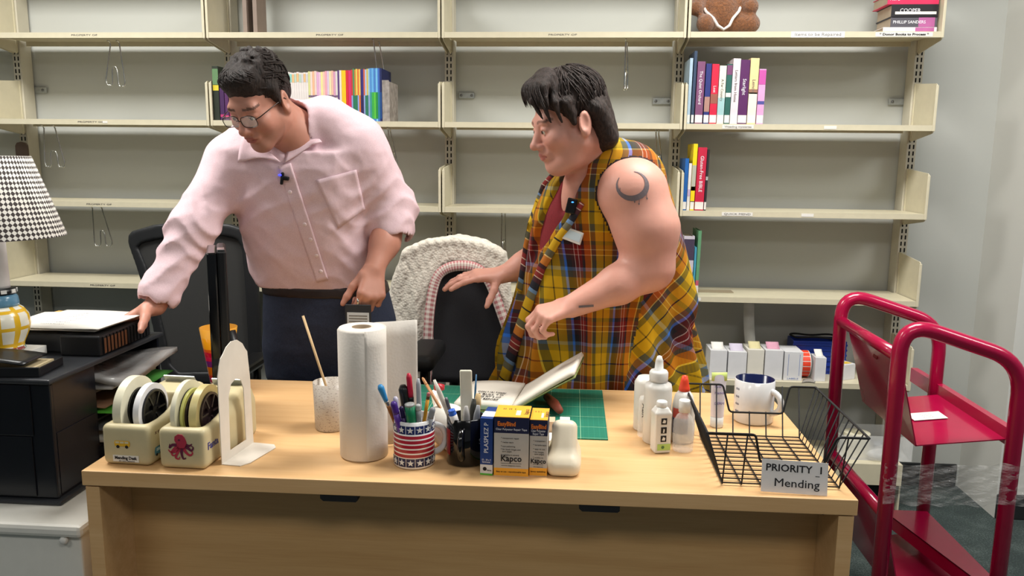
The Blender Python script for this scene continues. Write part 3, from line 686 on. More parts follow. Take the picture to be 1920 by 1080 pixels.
C2 = Vector((-0.815, -0.60, 0))
t = thing('office_chair', 'black fabric office chair under the cream cardigan beside the woman', 'chair', C2)
o2 = [(-0.135, 0.58), (-0.15, 0.72), (-0.155, 0.86), (-0.165, 0.98), (-0.14, 1.045), (-0.08, 1.072), (0.03, 1.08), (0.13, 1.065), (0.185, 1.03), (0.2, 0.96), (0.205, 0.84), (0.2, 0.7), (0.19, 0.58)]
P, F = Vol2().grid((-0.22, 0.15, 0.54), (0.25, 0.32, 1.1), 0.008, [('u', poly_fn(o2, 0.2, 0.26, 0.028, 0.4), 0)])
vol_obj(P, F, 'backrest', m_fab, t); chair_under(t, 0.56, 0.25)
for s, px in ((-1, -0.12), (1, 0.0)):
    a = MB(); X_ = s * 0.245 if s > 0 else -0.11; z = 0.745
    a = MB(); bx_ = -0.05 if s < 0 else 0.31
    yo = -0.035 if s < 0 else 0.15; bx_ = bx_ if s < 0 else 0.235; hl = 0.13 if s < 0 else 0.085
    a.tube([(bx_ * 0.7, yo, 0.50), (bx_, yo, 0.53), (bx_, yo, 0.62), (bx_, yo, z - 0.03)], [0.017] * 4, 10)
    P, F = Vol().box((bx_, yo, z), (0.05, hl, 0.026), 0.022).mesh(0.007); o = a.build('armrest', m_black, t); vol_obj(P, F, 'arm_pad', mat('arm_pad', (20, 20, 22), 0.55), o)
# cream cable knit cardigan
kn = NT('cable_knit'); v = kn.coord()
vo = kn.new('ShaderNodeTexVoronoi'); vo.inputs['Scale'].default_value = 125; kn.link(v, vo.inputs['Vector'])
wv = kn.new('ShaderNodeTexWave', wave_type='BANDS', bands_direction='X'); wv.inputs['Scale'].default_value = 6.5; wv.inputs['Distortion'].default_value = 5; wv.inputs['Detail'].default_value = 1; wv.inputs['Detail Scale'].default_value = 2.5; kn.link(v, wv.inputs['Vector'])
nh = kn.math('ADD', kn.math('MULTIPLY', kn.math('SUBTRACT', 1.0, vo.outputs['Distance']), 0.5), kn.math('MULTIPLY', wv.outputs[1], 0.8)); kn.bump(nh, 0.75, 0.004)
holes = kn.math('LESS_THAN', kn.math('ADD', vo.outputs['Distance'], kn.math('MULTIPLY', wv.outputs[1], -0.1)), 0.10); kn.col(kn.mix(kn.noise(v, 180, 3), lin((188, 180, 166)), lin((232, 226, 213)))); kn.bs.inputs['Roughness'].default_value = 0.95
cg = thing('cardigan', 'cream cable-knit cardigan draped over the black office chair', 'cardigan', C2)
co = [(-0.262, 0.53), (-0.258, 0.72), (-0.245, 0.85), (-0.22, 0.97), (-0.175, 1.065), (-0.09, 1.1), (0.02, 1.11), (0.11, 1.1), (0.165, 1.085), (0.205, 1.06), (0.215, 1.0), (0.222, 0.92), (0.245, 0.85), (0.27, 0.75), (0.28, 0.6), (0.235, 0.6), (0.232, 0.74), (0.19, 0.87), (0.15, 0.97), (0.115, 1.008), (0.02, 1.022), (-0.025, 1.008), (-0.052, 0.95), (-0.066, 0.85), (-0.073, 0.74), (-0.083, 0.53)]
vv = Vol2()
fold = lambda X, Y, Z: 0.004 * np.sin(X * 60 + 6 * np.sin(Z * 9)) * np.clip((1.06 - Z) * 5, 0, 1) + 0.0014 * np.sin(X * 190 + 2.2 * np.sin(Z * 75)) + 0 * Y
P, F = vv.grid((-0.31, 0.13, 0.5), (0.33, 0.34, 1.14), 0.0065, [('u', poly_fn(co, 0.165, 0.212, 0.016, 0.25), 0), ('u', poly_fn([(-0.2, 1.03), (-0.09, 1.085), (0.02, 1.105), (0.11, 1.09), (0.19, 1.05), (0.19, 0.7), (-0.2, 0.7)], 0.262, 0.30, 0.016, 0.3), 0.02), ('u', poly_fn([(-0.18, 1.055), (-0.09, 1.092), (0.02, 1.108), (0.11, 1.093), (0.18, 1.06), (0.18, 1.05), (0.11, 1.082), (0.02, 1.096), (-0.09, 1.081), (-0.18, 1.04)], 0.17, 0.29, 0.004, 0.2), 0.02), ('d', fold, 0)])
P[:, 0] *= 0.93; P[:, 2] -= 0.008
vol_obj(laplace(P, F, 1), F, 'knit_body', kn.m, cg)
gm = NT('gingham_trim'); uvn = gm.coord('UV'); sp = gm.new('ShaderNodeSeparateXYZ'); gm.link(uvn, sp.inputs[0])
a_ = gm.math('LESS_THAN', gm.math('FRACT', gm.math('MULTIPLY', sp.outputs[0], 62.0)), 0.5); b_ = gm.math('LESS_THAN', gm.math('FRACT', gm.math('ADD', gm.math('MULTIPLY', sp.outputs[1], 1.5), 0.25)), 0.5)
gm.col(gm.mix(gm.math('MULTIPLY', gm.math('ADD', a_, b_), 0.5), lin((226, 216, 206)), lin((172, 106, 108)))); gm.bs.inputs['Roughness'].default_value = 0.95; 
tp = [(-0.083, 0.535), (-0.073, 0.74), (-0.066, 0.85), (-0.052, 0.935), (-0.03, 0.985), (0.012, 1.009), (0.07, 1.012), (0.115, 0.995), (0.145, 0.955), (0.18, 0.87), (0.218, 0.75), (0.222, 0.6)]
def spline(pts, n):
    P = [Vector((p[0], p[1], 0)) for p in pts]; out = []
    for i in range(len(P) - 1):
        p0, p1, p2, p3 = P[max(i - 1, 0)], P[i], P[i + 1], P[min(i + 2, len(P) - 1)]
        for k in range(n): t_ = k / n; out.append(0.5 * ((2 * p1) + (p2 - p0) * t_ + (2 * p0 - 5 * p1 + 4 * p2 - p3) * t_ ** 2 + (3 * p1 - p0 - 3 * p2 + p3) * t_ ** 3))
    return out + [P[-1]]
tps = spline(tp, 8)
def trimf(u, v):
    f = u * (len(tps) - 1); i = min(int(f), len(tps) - 2); p = tps[i].lerp(tps[i + 1], f - i); d = (tps[i + 1] - tps[i]).normalized(); n_ = Vector((-d.y, d.x, 0)); q = p + n_ * (-0.012 + 0.034 * v)
    return (q.x * 0.93, 0.150 + 0.25 * (q.x + 0.02) ** 2, q.y - 0.008)
MB().sheet(lambda u, v: trimf(u, 1 - v), 90, 3, 0, 0.014).build('gingham_trim', gm.m, cg)

# ------------------------------------------------------------------ crimson book cart
m_red = mat('crimson_enamel', (166, 10, 62), 0.24, var=0.03, coat=0.4)
xl, xr, ya, yb, zl, zr = 0.417, 0.714, -0.634, -1.081, 0.98, 0.885
ct = thing('book_cart', 'crimson steel library book cart right of the desk', 'cart', ((xl + xr) / 2, (ya + yb) / 2, 0)); OX, OY = (xl + xr) / 2, (ya + yb) / 2
def L_(p): return Vector((p[0] - OX, p[1] - OY, p[2]))
def round_path(pts, r, n=8):
    P = [Vector(p) for p in pts]; out = [P[0]]
    for i in range(1, len(P) - 1):
        a, b, c = P[i - 1], P[i], P[i + 1]; u = (a - b).normalized(); w = (c - b).normalized(); p0 = b + u * r; p2 = b + w * r
        for k in range(n + 1): t_ = k / n; out.append(p0 * (1 - t_) ** 2 + b * 2 * t_ * (1 - t_) + p2 * t_ * t_)
    return out + [P[-1]]
for y in (ya, yb):
    MB().tube([L_(p) for p in round_path([(xl, y, 0.11), (xl, y, zl), (xr, y, zr), (xr, y, 0.11)], 0.085)], 0.0195, 18).build('end_frame', m_red, ct)
for z in (0.889, 0.470): MB().tube([L_((xl, ya - 0.0, z)), L_((xl, yb + 0.0, z))], 0.0165, 14).build('side_rail', m_red, ct)
y0, y1 = ya - 0.03, yb + 0.03
m_red2 = m_red
def tray(zt, zb, zlip, nm):
    b = MB(); th = 0.003
    def pl(q, off): # quad q extruded by off
        q = [L_(p) for p in q]; o = Vector(off); vs = q + [p + o for p in q]
        b.add(vs, [(0, 1, 2, 3), (7, 6, 5, 4), (0, 4, 5, 1), (1, 5, 6, 2), (2, 6, 7, 3), (3, 7, 4, 0)])
    pl([(0.43, y0, zt), (0.49, y0, zb), (0.49, y1, zb), (0.43, y1, zt)], (th, 0, th * 0.3))
    pl([(0.49, y0, zb), (0.712, y0, zb + 0.026), (0.712, y1, zb + 0.026), (0.49, y1, zb)], (0, 0, th))
    yl = y0 + 0.2 if zt > 0.6 else y0
    pl([(0.709, yl, zlip - 0.042), (0.709, yl, zlip), (0.709, y1, zlip), (0.709, y1, zlip - 0.042)], (th, 0, 0))
    pl([(0.709, yl, zlip), (0.73, yl, zlip), (0.73, y1, zlip), (0.709, y1, zlip)], (0, 0, th))
    return b.build('sloped_shelf', m_red, ct)
tray(0.877, 0.646, 0.702, 'upper')
tray(0.455, 0.20, 0.26, 'lower')
b = MB(); q = [(0.575, -0.665, 0.30), (0.712, -0.665, 0.30), (0.712, -1.06, 0.30), (0.655, -1.06, 0.30)]
b.add([L_(p) for p in q] + [L_(p) - Vector((0, 0, 0.003)) for p in q], [(0, 1, 2, 3), (7, 6, 5, 4), (0, 4, 5, 1), (1, 5, 6, 2), (2, 6, 7, 3), (3, 7, 4, 0)])
q = [(0.575, -0.665, 0.30), (0.655, -1.06, 0.30), (0.655, -1.06, 0.262), (0.575, -0.665, 0.262)]; b.add([L_(p) for p in q] + [L_(p) + Vector((0.003, 0, 0)) for p in q], [(0, 1, 2, 3), (7, 6, 5, 4), (0, 4, 5, 1), (1, 5, 6, 2), (2, 6, 7, 3), (3, 7, 4, 0)]); b.build('lower_ledge', m_red, ct)
pc = L_((0.4415, -0.87, 0.845)); MB().box(pc, (0.0035, 0.03, 0.026), 0, Euler((0, 0.25, 0)), 0.0005).build('label_patch', mat('faded_patch', (150, 40, 52), 0.6), ct)
for x in (xl, xr):
    for y in (ya, yb):
        c = MB(); p = L_((x, y, 0.045)); c.cyl(p - Vector((0.014, 0, 0)), p + Vector((0.014, 0, 0)), 0.045, 0.045, 20); c.cyl(p + Vector((0, 0, 0.046)), p + Vector((0, 0, 0.065)), 0.012, n=10); c.build('caster', m_matte, ct)
t = thing('paper_label', 'white paper label stuck inside the crimson cart tray', 'label', (0.60, -0.85, 0.6645), 0.0); t.rotation_euler = (0, -0.1166, 0.0)
MB().bx(-0.045, 0.045, -0.03, 0.03, 0, 0.0012).build('paper', m_paper, t)
for k in range(3): lettering('-- - --- --', 0.008, (0, 0.014 - 0.013 * k, 0.0014), m_grey, t, Matrix.Identity(3), name='print_line')
# clear plastic strip taped between the near posts
mf = NT('clear_film'); v = mf.coord(); n_ = mf.noise(mf.coord(scale=(1, 1, 2.2)), 24, 4, 0.6); mf.bs.inputs['Base Color'].default_value = (0.9, 0.9, 0.9, 1); mf.bs.inputs['Roughness'].default_value = 0.08; mf.bs.inputs['Alpha'].default_value = 0.15; mf.bump(n_, 1.0, 0.02)
fm = thing('plastic_film', 'clear wrinkled plastic strip stretched between the cart posts', 'film', (0.57, yb - 0.02, 0.56))
def film(u, v):
    x = -0.17 + 0.345 * u; z = (0.055 - 0.108 * v) + 0.012 * u; y = -0.002 + 0.004 * math.sin(u * 19 + v * 5) + 0.003 * math.sin(v * 23 + u * 31) + 0.003 * math.sin((u + v) * 40)
    return (x, y - 0.006 * math.cos((u - 0.5) * 5), z + 0.003 * math.sin(u * 25))
MB().sheet(film, 60, 16, 0, 0).build('film', mf.m, fm)
# ------------------------------------------------------------------ things standing on the desk
DT = DZ + 0.0004
def stick(b, a, d, r0, r1=None, n=10, mi=0): return b.cyl(a, d, r0, r1, n, mi)
# tape dispensers: heavy moulded bodies
def dispenser(lab, loc, rz, w=0.104, L=0.25, tapes=(), mbody=None):
    t = thing('tape_dispenser', lab, 'tape dispenser', loc, rz)
    v = Vol(); h = 0.086
    v.box((0, L * 0.5, h * 0.5), (w / 2, L / 2, h / 2), 0.012)
    v.box((0, L * 0.74, 0.058), (w / 2, L * 0.26, 0.058), 0.014, k=0.03)
    v.cap((-w / 2 + 0.013, 0.07, 0.070), (-w / 2 + 0.013, L - 0.06, 0.108), 0.0125, k=0.012); v.cap((w / 2 - 0.013, 0.07, 0.070), (w / 2 - 0.013, L - 0.06, 0.108), 0.0125, k=0.012)
    v.box((0, 0.016 + 0.065, 0.075), (w / 2 - 0.017, 0.062, 0.06), 0.008, k=0.006, op='s')
    v.box((0, 0.10, 0.0), (0.2, 0.3, 0.0001), 0.0, k=0.001, op='s')
    P, F = v.mesh(0.0035); P[:, 2] = np.maximum(P[:, 2], 0.0)
    vol_obj(laplace(P, F, 1), F, 'body', mbody or m_cream, t)
    MB().box((0, L - 0.022, 0.123), (w * 0.7, 0.003, 0.018), 0, Euler((0.5, 0, 0))).build('cutter_blade', m_galv, t)
    for (x, th, R, mt, mh, r_in) in tapes:
        c = MB(); Q = Matrix.Rotation(math.pi / 2, 3, 'Y'); cy, cz = 0.081, 0.095 + (R - 0.055) * 0.4
        c.lathe([(r_in, 0), (R, 0), (R, th), (r_in, th), (r_in, 0)], (x, cy, cz), 40, 0, Q, False); o = c.build('tape_roll', mt, t, auto=0.6)
        c = MB(); c.lathe([(0.008, -0.004), (r_in - 0.0004, -0.004), (r_in - 0.0004, th + 0.004), (r_in - 0.005, th + 0.004), (r_in - 0.006, th * 0.5), (0.008, th * 0.5), (0.008, -0.004)], (x, cy, cz), 28, 0, Q, False)
        for k in range(6):
            a = k * 1.047; c.box((x + th + 0.002, cy + 0.6 * r_in * math.cos(a), cz + 0.6 * r_in * math.sin(a)), (0.003, r_in * 0.7, 0.004), 0, Euler((a, 0, 0)))
        c.build('hub', mh, o)
    return t
m_t1 = mat('cream_tape', (228, 222, 196), 0.4); m_t2 = mat('white_tape', (232, 230, 232), 0.4); m_t3 = mat('yellow_tape', (218, 202, 140), 0.35); m_t4 = mat('lime_tape', (206, 206, 120), 0.3)
m_hub = mat('hub_black', (20, 19, 20), 0.3); m_hub2 = mat('hub_brown', (54, 40, 42), 0.3)
d1 = dispenser('cream tape dispenser with yellow bus sticker at the left desk corner', (-1.302, -1.603, DT), -0.05, 0.105, 0.24, [(-0.034, 0.018, 0.066, m_t1, m_hub, 0.042), (0.004, 0.013, 0.056, m_t2, m_hub, 0.044)])
d2 = dispenser('cream tape dispenser with red octopus sticker beside the white bookend', (-1.180, -1.611, DT), -0.03, 0.10, 0.235, [(-0.030, 0.010, 0.064, m_t1, m_hub, 0.046), (-0.016, 0.006, 0.052, m_t4, m_hub2, 0.044), (0.006, 0.016, 0.058, m_t3, m_hub2, 0.043)])
t = thing('carton', 'worn beige carton behind the two tape dispensers', 'box', (-1.285, -1.342, DT), 0.03)
v = Vol().box((0, 0, 0.043), (0.075, 0.02, 0.043), 0.004).box((0.01, 0, 0.09), (0.06, 0.014, 0.02), 0.01, k=0.004, op='s'); P, F = v.mesh(0.004); P[:, 2] = np.maximum(P[:, 2], 0); vol_obj(P, F, 'carton', mat('worn_beige', (196, 176, 140), 0.7, var=0.2, vscale=40), t)
# stickers: bus, octopus, car, words
def sticker_poly(polys, m, parent, R, o, name='sticker', th=0.0004):
    b = MB(); ux = R @ Vector((1, 0, 0)); uy = R @ Vector((0, 1, 0)); un = R @ Vector((0, 0, 1))
    for mi, p in polys: b.prism(p, Vector(o) + un * (0.0002 + 0.00022 * mi), ux, uy, un * th, mi)
    return b.build(name, m, parent)
def circ(x, y, r, n=14, sy=1): return [(x + r * math.cos(2 * math.pi * k / n), y + sy * r * math.sin(2 * math.pi * k / n)) for k in range(n)]
fz = -0.0006
m_bus = mat('bus_yellow', (226, 176, 40), 0.5)
sticker_poly([(0, [(-0.016, -0.004), (0.016, -0.004), (0.017, 0.003), (0.015, 0.0075), (-0.015, 0.0075), (-0.017, 0.003)]), (1, circ(-0.0095, -0.005, 0.0034)), (1, circ(0.0095, -0.005, 0.0034)), (2, [(-0.014, 0.002), (-0.006, 0.002), (-0.006, 0.006), (-0.014, 0.006)]), (2, [(-0.004, 0.002), (0.004, 0.002), (0.004, 0.006), (-0.004, 0.006)]), (2, [(0.006, 0.002), (0.014, 0.002), (0.014, 0.006), (0.006, 0.006)])], [m_bus, m_ink, mat('pale_window', (216, 206, 170), 0.4)], d1, FRONT, (-0.006, fz, 0.046), 'bus_sticker')
lc = MB().bx(-0.028, 0.028, -0.0012, -0.0002, 0.009, 0.0225).build('label_strip', m_paper, d1); lettering('Mending Desk', 0.009, (0, -0.0016, 0.0172), m_ink, lc, width=0.048, bold=0.0002); lettering('do not remove', 0.0042, (0.002, -0.0016, 0.011), m_grey, lc, width=0.034)
m_car = mat('teal_sticker', (70, 130, 150), 0.5)
sticker_poly([(0, [(-0.012, -0.007), (0.012, -0.007), (0.013, 0.002), (0.008, 0.009), (-0.01, 0.009), (-0.013, 0.001)]), (1, [(-0.008, 0.0), (0.006, 0.0), (0.004, 0.006), (-0.007, 0.006)]), (2, circ(-0.007, -0.007, 0.003)), (2, circ(0.007, -0.007, 0.003))], [m_car, mat('pale_blue', (190, 214, 220), 0.5), m_ink], d1, SIDE, (0.0531, 0.03, 0.026), 'car_sticker')
lettering('x o', 0.012, (0.0532, 0.03, 0.066), mat('brown_ink', (120, 90, 70), 0.7), d1, SIDE, 'scribble')
m_oct = mat('octopus_red', (176, 50, 72), 0.5); m_oct2 = mat('octopus_dark', (96, 34, 62), 0.5)
ob = MB()
def tent(pts, r0, r1, mi):
    sp = spline(pts, 6); n = len(sp); vs = []; fs = []
    for i, p in enumerate(sp):
        d = (sp[min(i + 1, n - 1)] - sp[max(i - 1, 0)]).normalized(); q = Vector((-d.y, d.x, 0)); r = r0 + (r1 - r0) * i / (n - 1)
        for s in (1, -1): w = p + q * r * s; vs.append((w.x, -0.0012, w.y))
    for i in range(n - 1): fs.append((2 * i, 2 * i + 1, 2 * i + 3, 2 * i + 2))
    ob.add(vs, fs, mi); ob.add([(a, b - 0.0002, c) for a, b, c in vs], [tuple(reversed(f)) for f in fs], mi)
ob.prism([(-0.008, 0.004), (-0.013, 0.014), (-0.012, 0.022), (-0.005, 0.027), (0.004, 0.026), (0.009, 0.02), (0.012, 0.012), (0.013, 0.004), (0.008, -0.004), (-0.004, -0.003)], (0, -0.0006, 0.048), (1, 0, 0), (0, 0, 1), (0, -0.0008, 0), 0)
for i, pts in enumerate([[(-0.006, 0.002), (-0.014, -0.004), (-0.02, -0.012), (-0.018, -0.018), (-0.012, -0.016)], [(-0.008, 0.004), (-0.018, 0.004), (-0.024, -0.002), (-0.023, 0.006)], [(-0.002, -0.002), (-0.008, -0.012), (-0.012, -0.022), (-0.006, -0.025), (-0.003, -0.02)], [(0.002, -0.002), (0.001, -0.014), (0.004, -0.024), (0.01, -0.022)], [(0.006, -0.001), (0.01, -0.01), (0.018, -0.016), (0.024, -0.012), (0.022, -0.007)], [(0.009, 0.002), (0.016, -0.002), (0.022, -0.006), (0.026, 0.0), (0.022, 0.004)], [(-0.004, -0.001), (-0.012, -0.009), (-0.022, -0.011), (-0.027, -0.006)], [(0.011, 0.005), (0.018, 0.004), (0.024, 0.008)]]): tent([(x, z + 0.048) for x, z in pts], 0.0036, 0.0008, i % 2)
ob.prism(circ(-0.003, 0.063, 0.0022), (0, -0.0016, 0), (1, 0, 0), (0, 0, 1), (0, -0.0002, 0), 1)
ob.build('octopus_sticker', [m_oct, m_oct2], d2); 
lettering('Fanta', 0.021, (0.0505, 0.034, 0.046), mat('violet_ink', (70, 66, 130), 0.6), d2, SIDE, 'word_sticker', bold=0.0004)
sticker_poly([(0, [(-0.008, -0.009), (0.008, -0.009), (0.008, 0.009), (-0.008, 0.009)]), (1, [(0.010, -0.008), (0.018, -0.006), (0.018, 0.008), (0.010, 0.008)])], [mat('blue_sticker', (96, 140, 180), 0.6), mat('red_sticker', (190, 84, 84), 0.6)], d2, SIDE, (0.0502, 0.105, 0.05), 'square_sticker')
# bookend
t = thing('bookend', 'white sheet-metal bookend with keyhole cut-out standing on the desk', 'bookend', (-1.112, -1.578, DT), 1.46)
m_be = mat('bookend_white', (222, 214, 202), 0.45, var=0.04)
out = [(0, 0), (0.115, 0), (0.112, 0.15), (0.108, 0.185), (0.106, 0.205), (0.098, 0.214), (0.09, 0.226), (0.072, 0.238), (0.05, 0.24), (0.032, 0.232), (0.022, 0.222), (0.012, 0.214), (0.006, 0.2), (0.0, 0.18)]
hole = [(0.03, 0.018), (0.088, 0.018), (0.087, 0.13), (0.078, 0.152), (0.06, 0.16), (0.043, 0.153), (0.033, 0.13)]
bm = bmesh.new()
vo_ = [bm.verts.new((x * 1.13, 0, z * 1.03)) for x, z in out]; vi_ = [bm.verts.new((x * 1.13, 0, z * 1.03)) for x, z in hole]
eo = [bm.edges.new((vo_[i], vo_[(i + 1) % len(vo_)])) for i in range(len(vo_))] + [bm.edges.new((vi_[i], vi_[(i + 1) % len(vi_)])) for i in range(len(vi_))]
bmesh.ops.triangle_fill(bm, edges=eo, use_beauty=True)
g = bmesh.ops.extrude_face_region(bm, geom=bm.faces[:]); bmesh.ops.translate(bm, verts=[e for e in g['geom'] if isinstance(e, bmesh.types.BMVert)], vec=(0, 0.0016, 0)); bmesh.ops.recalc_face_normals(bm, faces=bm.faces[:])
MB().frombm(bm).build('upright_plate', m_be, t)
MB().prism([(0, 0), (0.13, 0), (0.128, -0.05), (0.112, -0.062), (0.02, -0.052), (0, -0.04)], (0, 0, 0), (1, 0, 0), (0, 1, 0), (0, 0, 0.0016)).build('foot_plate', m_be, t)
# monitor seen edge-on, and striped tumbler
t = thing('monitor', 'black computer monitor seen edge-on behind the bookend', 'monitor', (-1.262, -1.23, DT))
R_ = Euler((0, 0, math.radians(11)))
b = MB(); MX = Matrix.Rotation(math.radians(24.5), 4, 'Z')
b.x = MX; b.bx(-0.022, 0.0, -0.09, 0.09, 0.05, 0.405, bev=0.004); b.build('screen_housing', mat('gloss_black', (8, 8, 10), 0.12), t)
b = MB(); b.x = MX; b.bx(0.0005, 0.022, -0.088, 0.088, 0.045, 0.41, bev=0.006); b.build('back_shell', m_black, t)
b = MB(); b.x = MX; b.bx(0.002, 0.018, -0.087, -0.04, 0.4102, 0.412); b.build('metal_trim', m_chrome, t)
b = MB(); b.bx(-0.035, 0.05, -0.055, 0.055, 0, 0.012, bev=0.004); b.tube([(0.04, 0, 0.01), (0.045, 0, 0.1), (0.02, 0, 0.2)], [0.022, 0.018, 0.018], 10); b.build('stand', m_black, t)
ms = NT('striped_glass'); sp = ms.new('ShaderNodeSeparateXYZ'); ms.link(ms.coord(), sp.inputs[0])
zz = ms.math('DIVIDE', sp.outputs[2], 0.155); zz = ms.math('ADD', zz, ms.math('MULTIPLY', ms.math('SUBTRACT', ms.noise(ms.coord(scale=(14, 14, 60)), 2, 2), 0.5), 0.05))
ms.col(ms.ramp(zz, [(0.0, lin((225, 205, 205))), (0.14, lin((205, 50, 120))), (0.22, lin((220, 70, 60))), (0.27, lin((240, 130, 20))), (0.42, lin((130, 40, 130))), (0.52, lin((220, 30, 80))), (0.6, lin((205, 20, 50))), (0.68, lin((225, 90, 30))), (0.74, lin((244, 160, 20))), (0.93, lin((240, 170, 60)))], 'CONSTANT')); ms.bs.inputs['Roughness'].default_value = 0.15; ms.bs.inputs['Transmission Weight'].default_value = 0.25
t = thing('tumbler', 'tall tumbler with orange, red and purple stripes behind the monitor', 'tumbler', (-1.352, -1.045, DT))
MB().lathe([(0, 0.0), (0.024, 0.0), (0.026, 0.003), (0.049, 0.170), (0.0475, 0.170), (0.0245, 0.008), (0, 0.007)], n=36).build('tumbler', ms.m, t)
# plastic pot with a stick
mcup = NT('printed_plastic'); n_ = mcup.noise(mcup.coord('UV', (26, 300, 1), (0, 0, 0.35)), 1.6, 2); mcup.col(mcup.mix(mcup.math('GREATER_THAN', n_, 0.62), lin((222, 212, 200)), lin((150, 128, 118)))); mcup.bs.inputs['Roughness'].default_value = 0.3; mcup.bs.inputs['Transmission Weight'].default_value = 0.35
t = thing('plastic_pot', 'translucent plastic pot with brown print left of the paper towels', 'pot', (-0.957, -1.33, DT))
MB().lathe([(0, 0), (0.036, 0), (0.038, 0.003), (0.041, 0.112), (0.039, 0.112), (0.0365, 0.005), (0, 0.004)], n=36).build('pot', mcup.m, t)
t = thing('wooden_stick', 'thin wooden stick leaning out of the plastic pot', 'stick', (-0.957, -1.33, DT + 0.006)); p0 = at(568, 592, -1.30); p1 = Vector((-0.945, -1.32, DT + 0.008))
MB().tube([p1 - Vector((-0.957, -1.33, DT + 0.006)), p0 - Vector((-0.957, -1.33, DT + 0.006))], 0.0032, 8).build('stick', mat('birch', (200, 168, 124), 0.6), t)
# paper towel
mt = NT('paper_towel'); v = mt.coord(); vo = mt.new('ShaderNodeTexVoronoi'); vo.inputs['Scale'].default_value = 170; mt.link(v, vo.inputs['Vector']); mt.col(lin((224, 216, 206))); mt.bs.inputs['Roughness'].default_value = 0.95; mt.bump(vo.outputs['Distance'], 0.12, 0.002)
t = thing('paper_towel_roll', 'tall white paper towel roll with a loose sheet standing on the desk', 'paper towel', (-0.838, -1.49, DT))
MB().lathe([(0.02, 0.0), (0.046, 0.0), (0.05, 0.004), (0.05, 0.274), (0.046, 0.279), (0.02, 0.279), (0.02, 0.0)], n=48).build('roll', mt.m, t)
MB().lathe([(0.0185, -0.0), (0.0199, 0.0), (0.0199, 0.2795), (0.0185, 0.2795), (0.0185, 0.0)], n=28).build('core', mat('cardboard_core', (140, 120, 96), 0.8), t)
MB().sheet(lambda u, v: (0.0508 * math.cos(-1.2 + u * 4.85) if u < 0.5 else 0.0155 + 0.085 * (u - 0.5) * 2 + 0.002 * math.sin(u * 20), (0.0508 * math.sin(-1.2 + u * 4.85) if u < 0.5 else 0.047 + 0.03 * (u - 0.5) * 2), 0.002 + 0.2765 * v + 0.004 * max(0, u - 0.5)), 40, 8, 0, 0.0008).build('loose_sheet', mt.m, t)
# flag mug
def mug_mesh(R, H, wall=0.004): return [(0, 0), (R - 0.003, 0), (R, 0.003), (R, H - 0.001), (R - 0.0015, H), (R - wall + 0.001, H), (R - wall, H - 0.002), (R - wall, 0.006), (0, 0.005)]
def handle(b, R, zc, hh, out_, ang, r=0.0065, mi=0):
    P = []
    for k in range(13):
        a = -math.pi / 2 + math.pi * k / 12; rad = R - 0.002 + out_ * math.cos(a); P.append((rad * math.cos(ang), rad * math.sin(ang), zc + hh * math.sin(a)))
    b.tube(P, r, 10, mi)
m_cer = mat('white_ceramic', (224, 224, 224), 0.15, var=0.02, coat=0.3)
FM = Vector((-0.722, -1.525, DT)); RM, HM = 0.0425, 0.1
fm_ = NT('flag_stripes'); sp = fm_.new('ShaderNodeSeparateXYZ'); fm_.link(fm_.coord(), sp.inputs[0])
z_ = sp.outputs[2]; st = fm_.math('LESS_THAN', fm_.math('FRACT', fm_.math('DIVIDE', fm_.math('SUBTRACT', z_, 0.0255), 0.0098)), 0.70)
rz_ = fm_.math('MULTIPLY', fm_.math('GREATER_THAN', z_, 0.0255), fm_.math('LESS_THAN', z_, 0.074)); stp = fm_.math('MULTIPLY', st, rz_)
nb = fm_.math('MULTIPLY', fm_.math('GREATER_THAN', z_, 0.0055), fm_.math('LESS_THAN', z_, 0.0235)); nt_ = fm_.math('MULTIPLY', fm_.math('GREATER_THAN', z_, 0.075), fm_.math('LESS_THAN', z_, 0.0925)); nv = fm_.math('MAXIMUM', nb, nt_)
an = fm_.math('ARCTAN2', sp.outputs[1], sp.outputs[0]); gap = fm_.math('LESS_THAN', fm_.math('FRACT', fm_.math('MULTIPLY', an, 14 / (2 * math.pi))), 0.05)
nv = fm_.math('MULTIPLY', nv, fm_.math('SUBTRACT', 1.0, gap)); rr2 = fm_.math('ADD', fm_.math('MULTIPLY', sp.outputs[0], sp.outputs[0]), fm_.math('MULTIPLY', sp.outputs[1], sp.outputs[1])); outside = fm_.math('GREATER_THAN', rr2, (RM - 0.0014) ** 2)
c_ = fm_.mix(fm_.math('MULTIPLY', stp, outside), lin((236, 234, 234)), lin((166, 34, 52))); fm_.col(fm_.mix(fm_.math('MULTIPLY', nv, outside), c_, lin((26, 36, 82)))); fm_.bs.inputs['Roughness'].default_value = 0.18
t = thing('mug', 'white mug with stars and red stripes holding many pens', 'mug', FM)
b = MB(); b.lathe(mug_mesh(RM, HM), n=56); b.build('cup', fm_.m, t)
b = MB(); handle(b, RM, 0.05, 0.03, 0.026, 0.35); b.build('handle', m_cer, t)
def star(r, rot=0): return [((r if k % 2 == 0 else r * 0.42) * math.sin(rot + k * math.pi / 5), (r if k % 2 == 0 else r * 0.42) * math.cos(rot + k * math.pi / 5)) for k in range(10)]
for zc in (0.0145, 0.0838):
    for k in range(14):
        a = (k + 0.525) * 2 * math.pi / 14 - math.pi
        if math.sin(a) > 0.4: continue
        n = Vector((math.cos(a), math.sin(a), 0)); MB().prism(star(0.0072), n * (RM + 0.0000) + Vector((0, 0, zc)), Vector((-n.y, n.x, 0)), (0, 0, 1), n * 0.0009).build('star', m_cer, t)
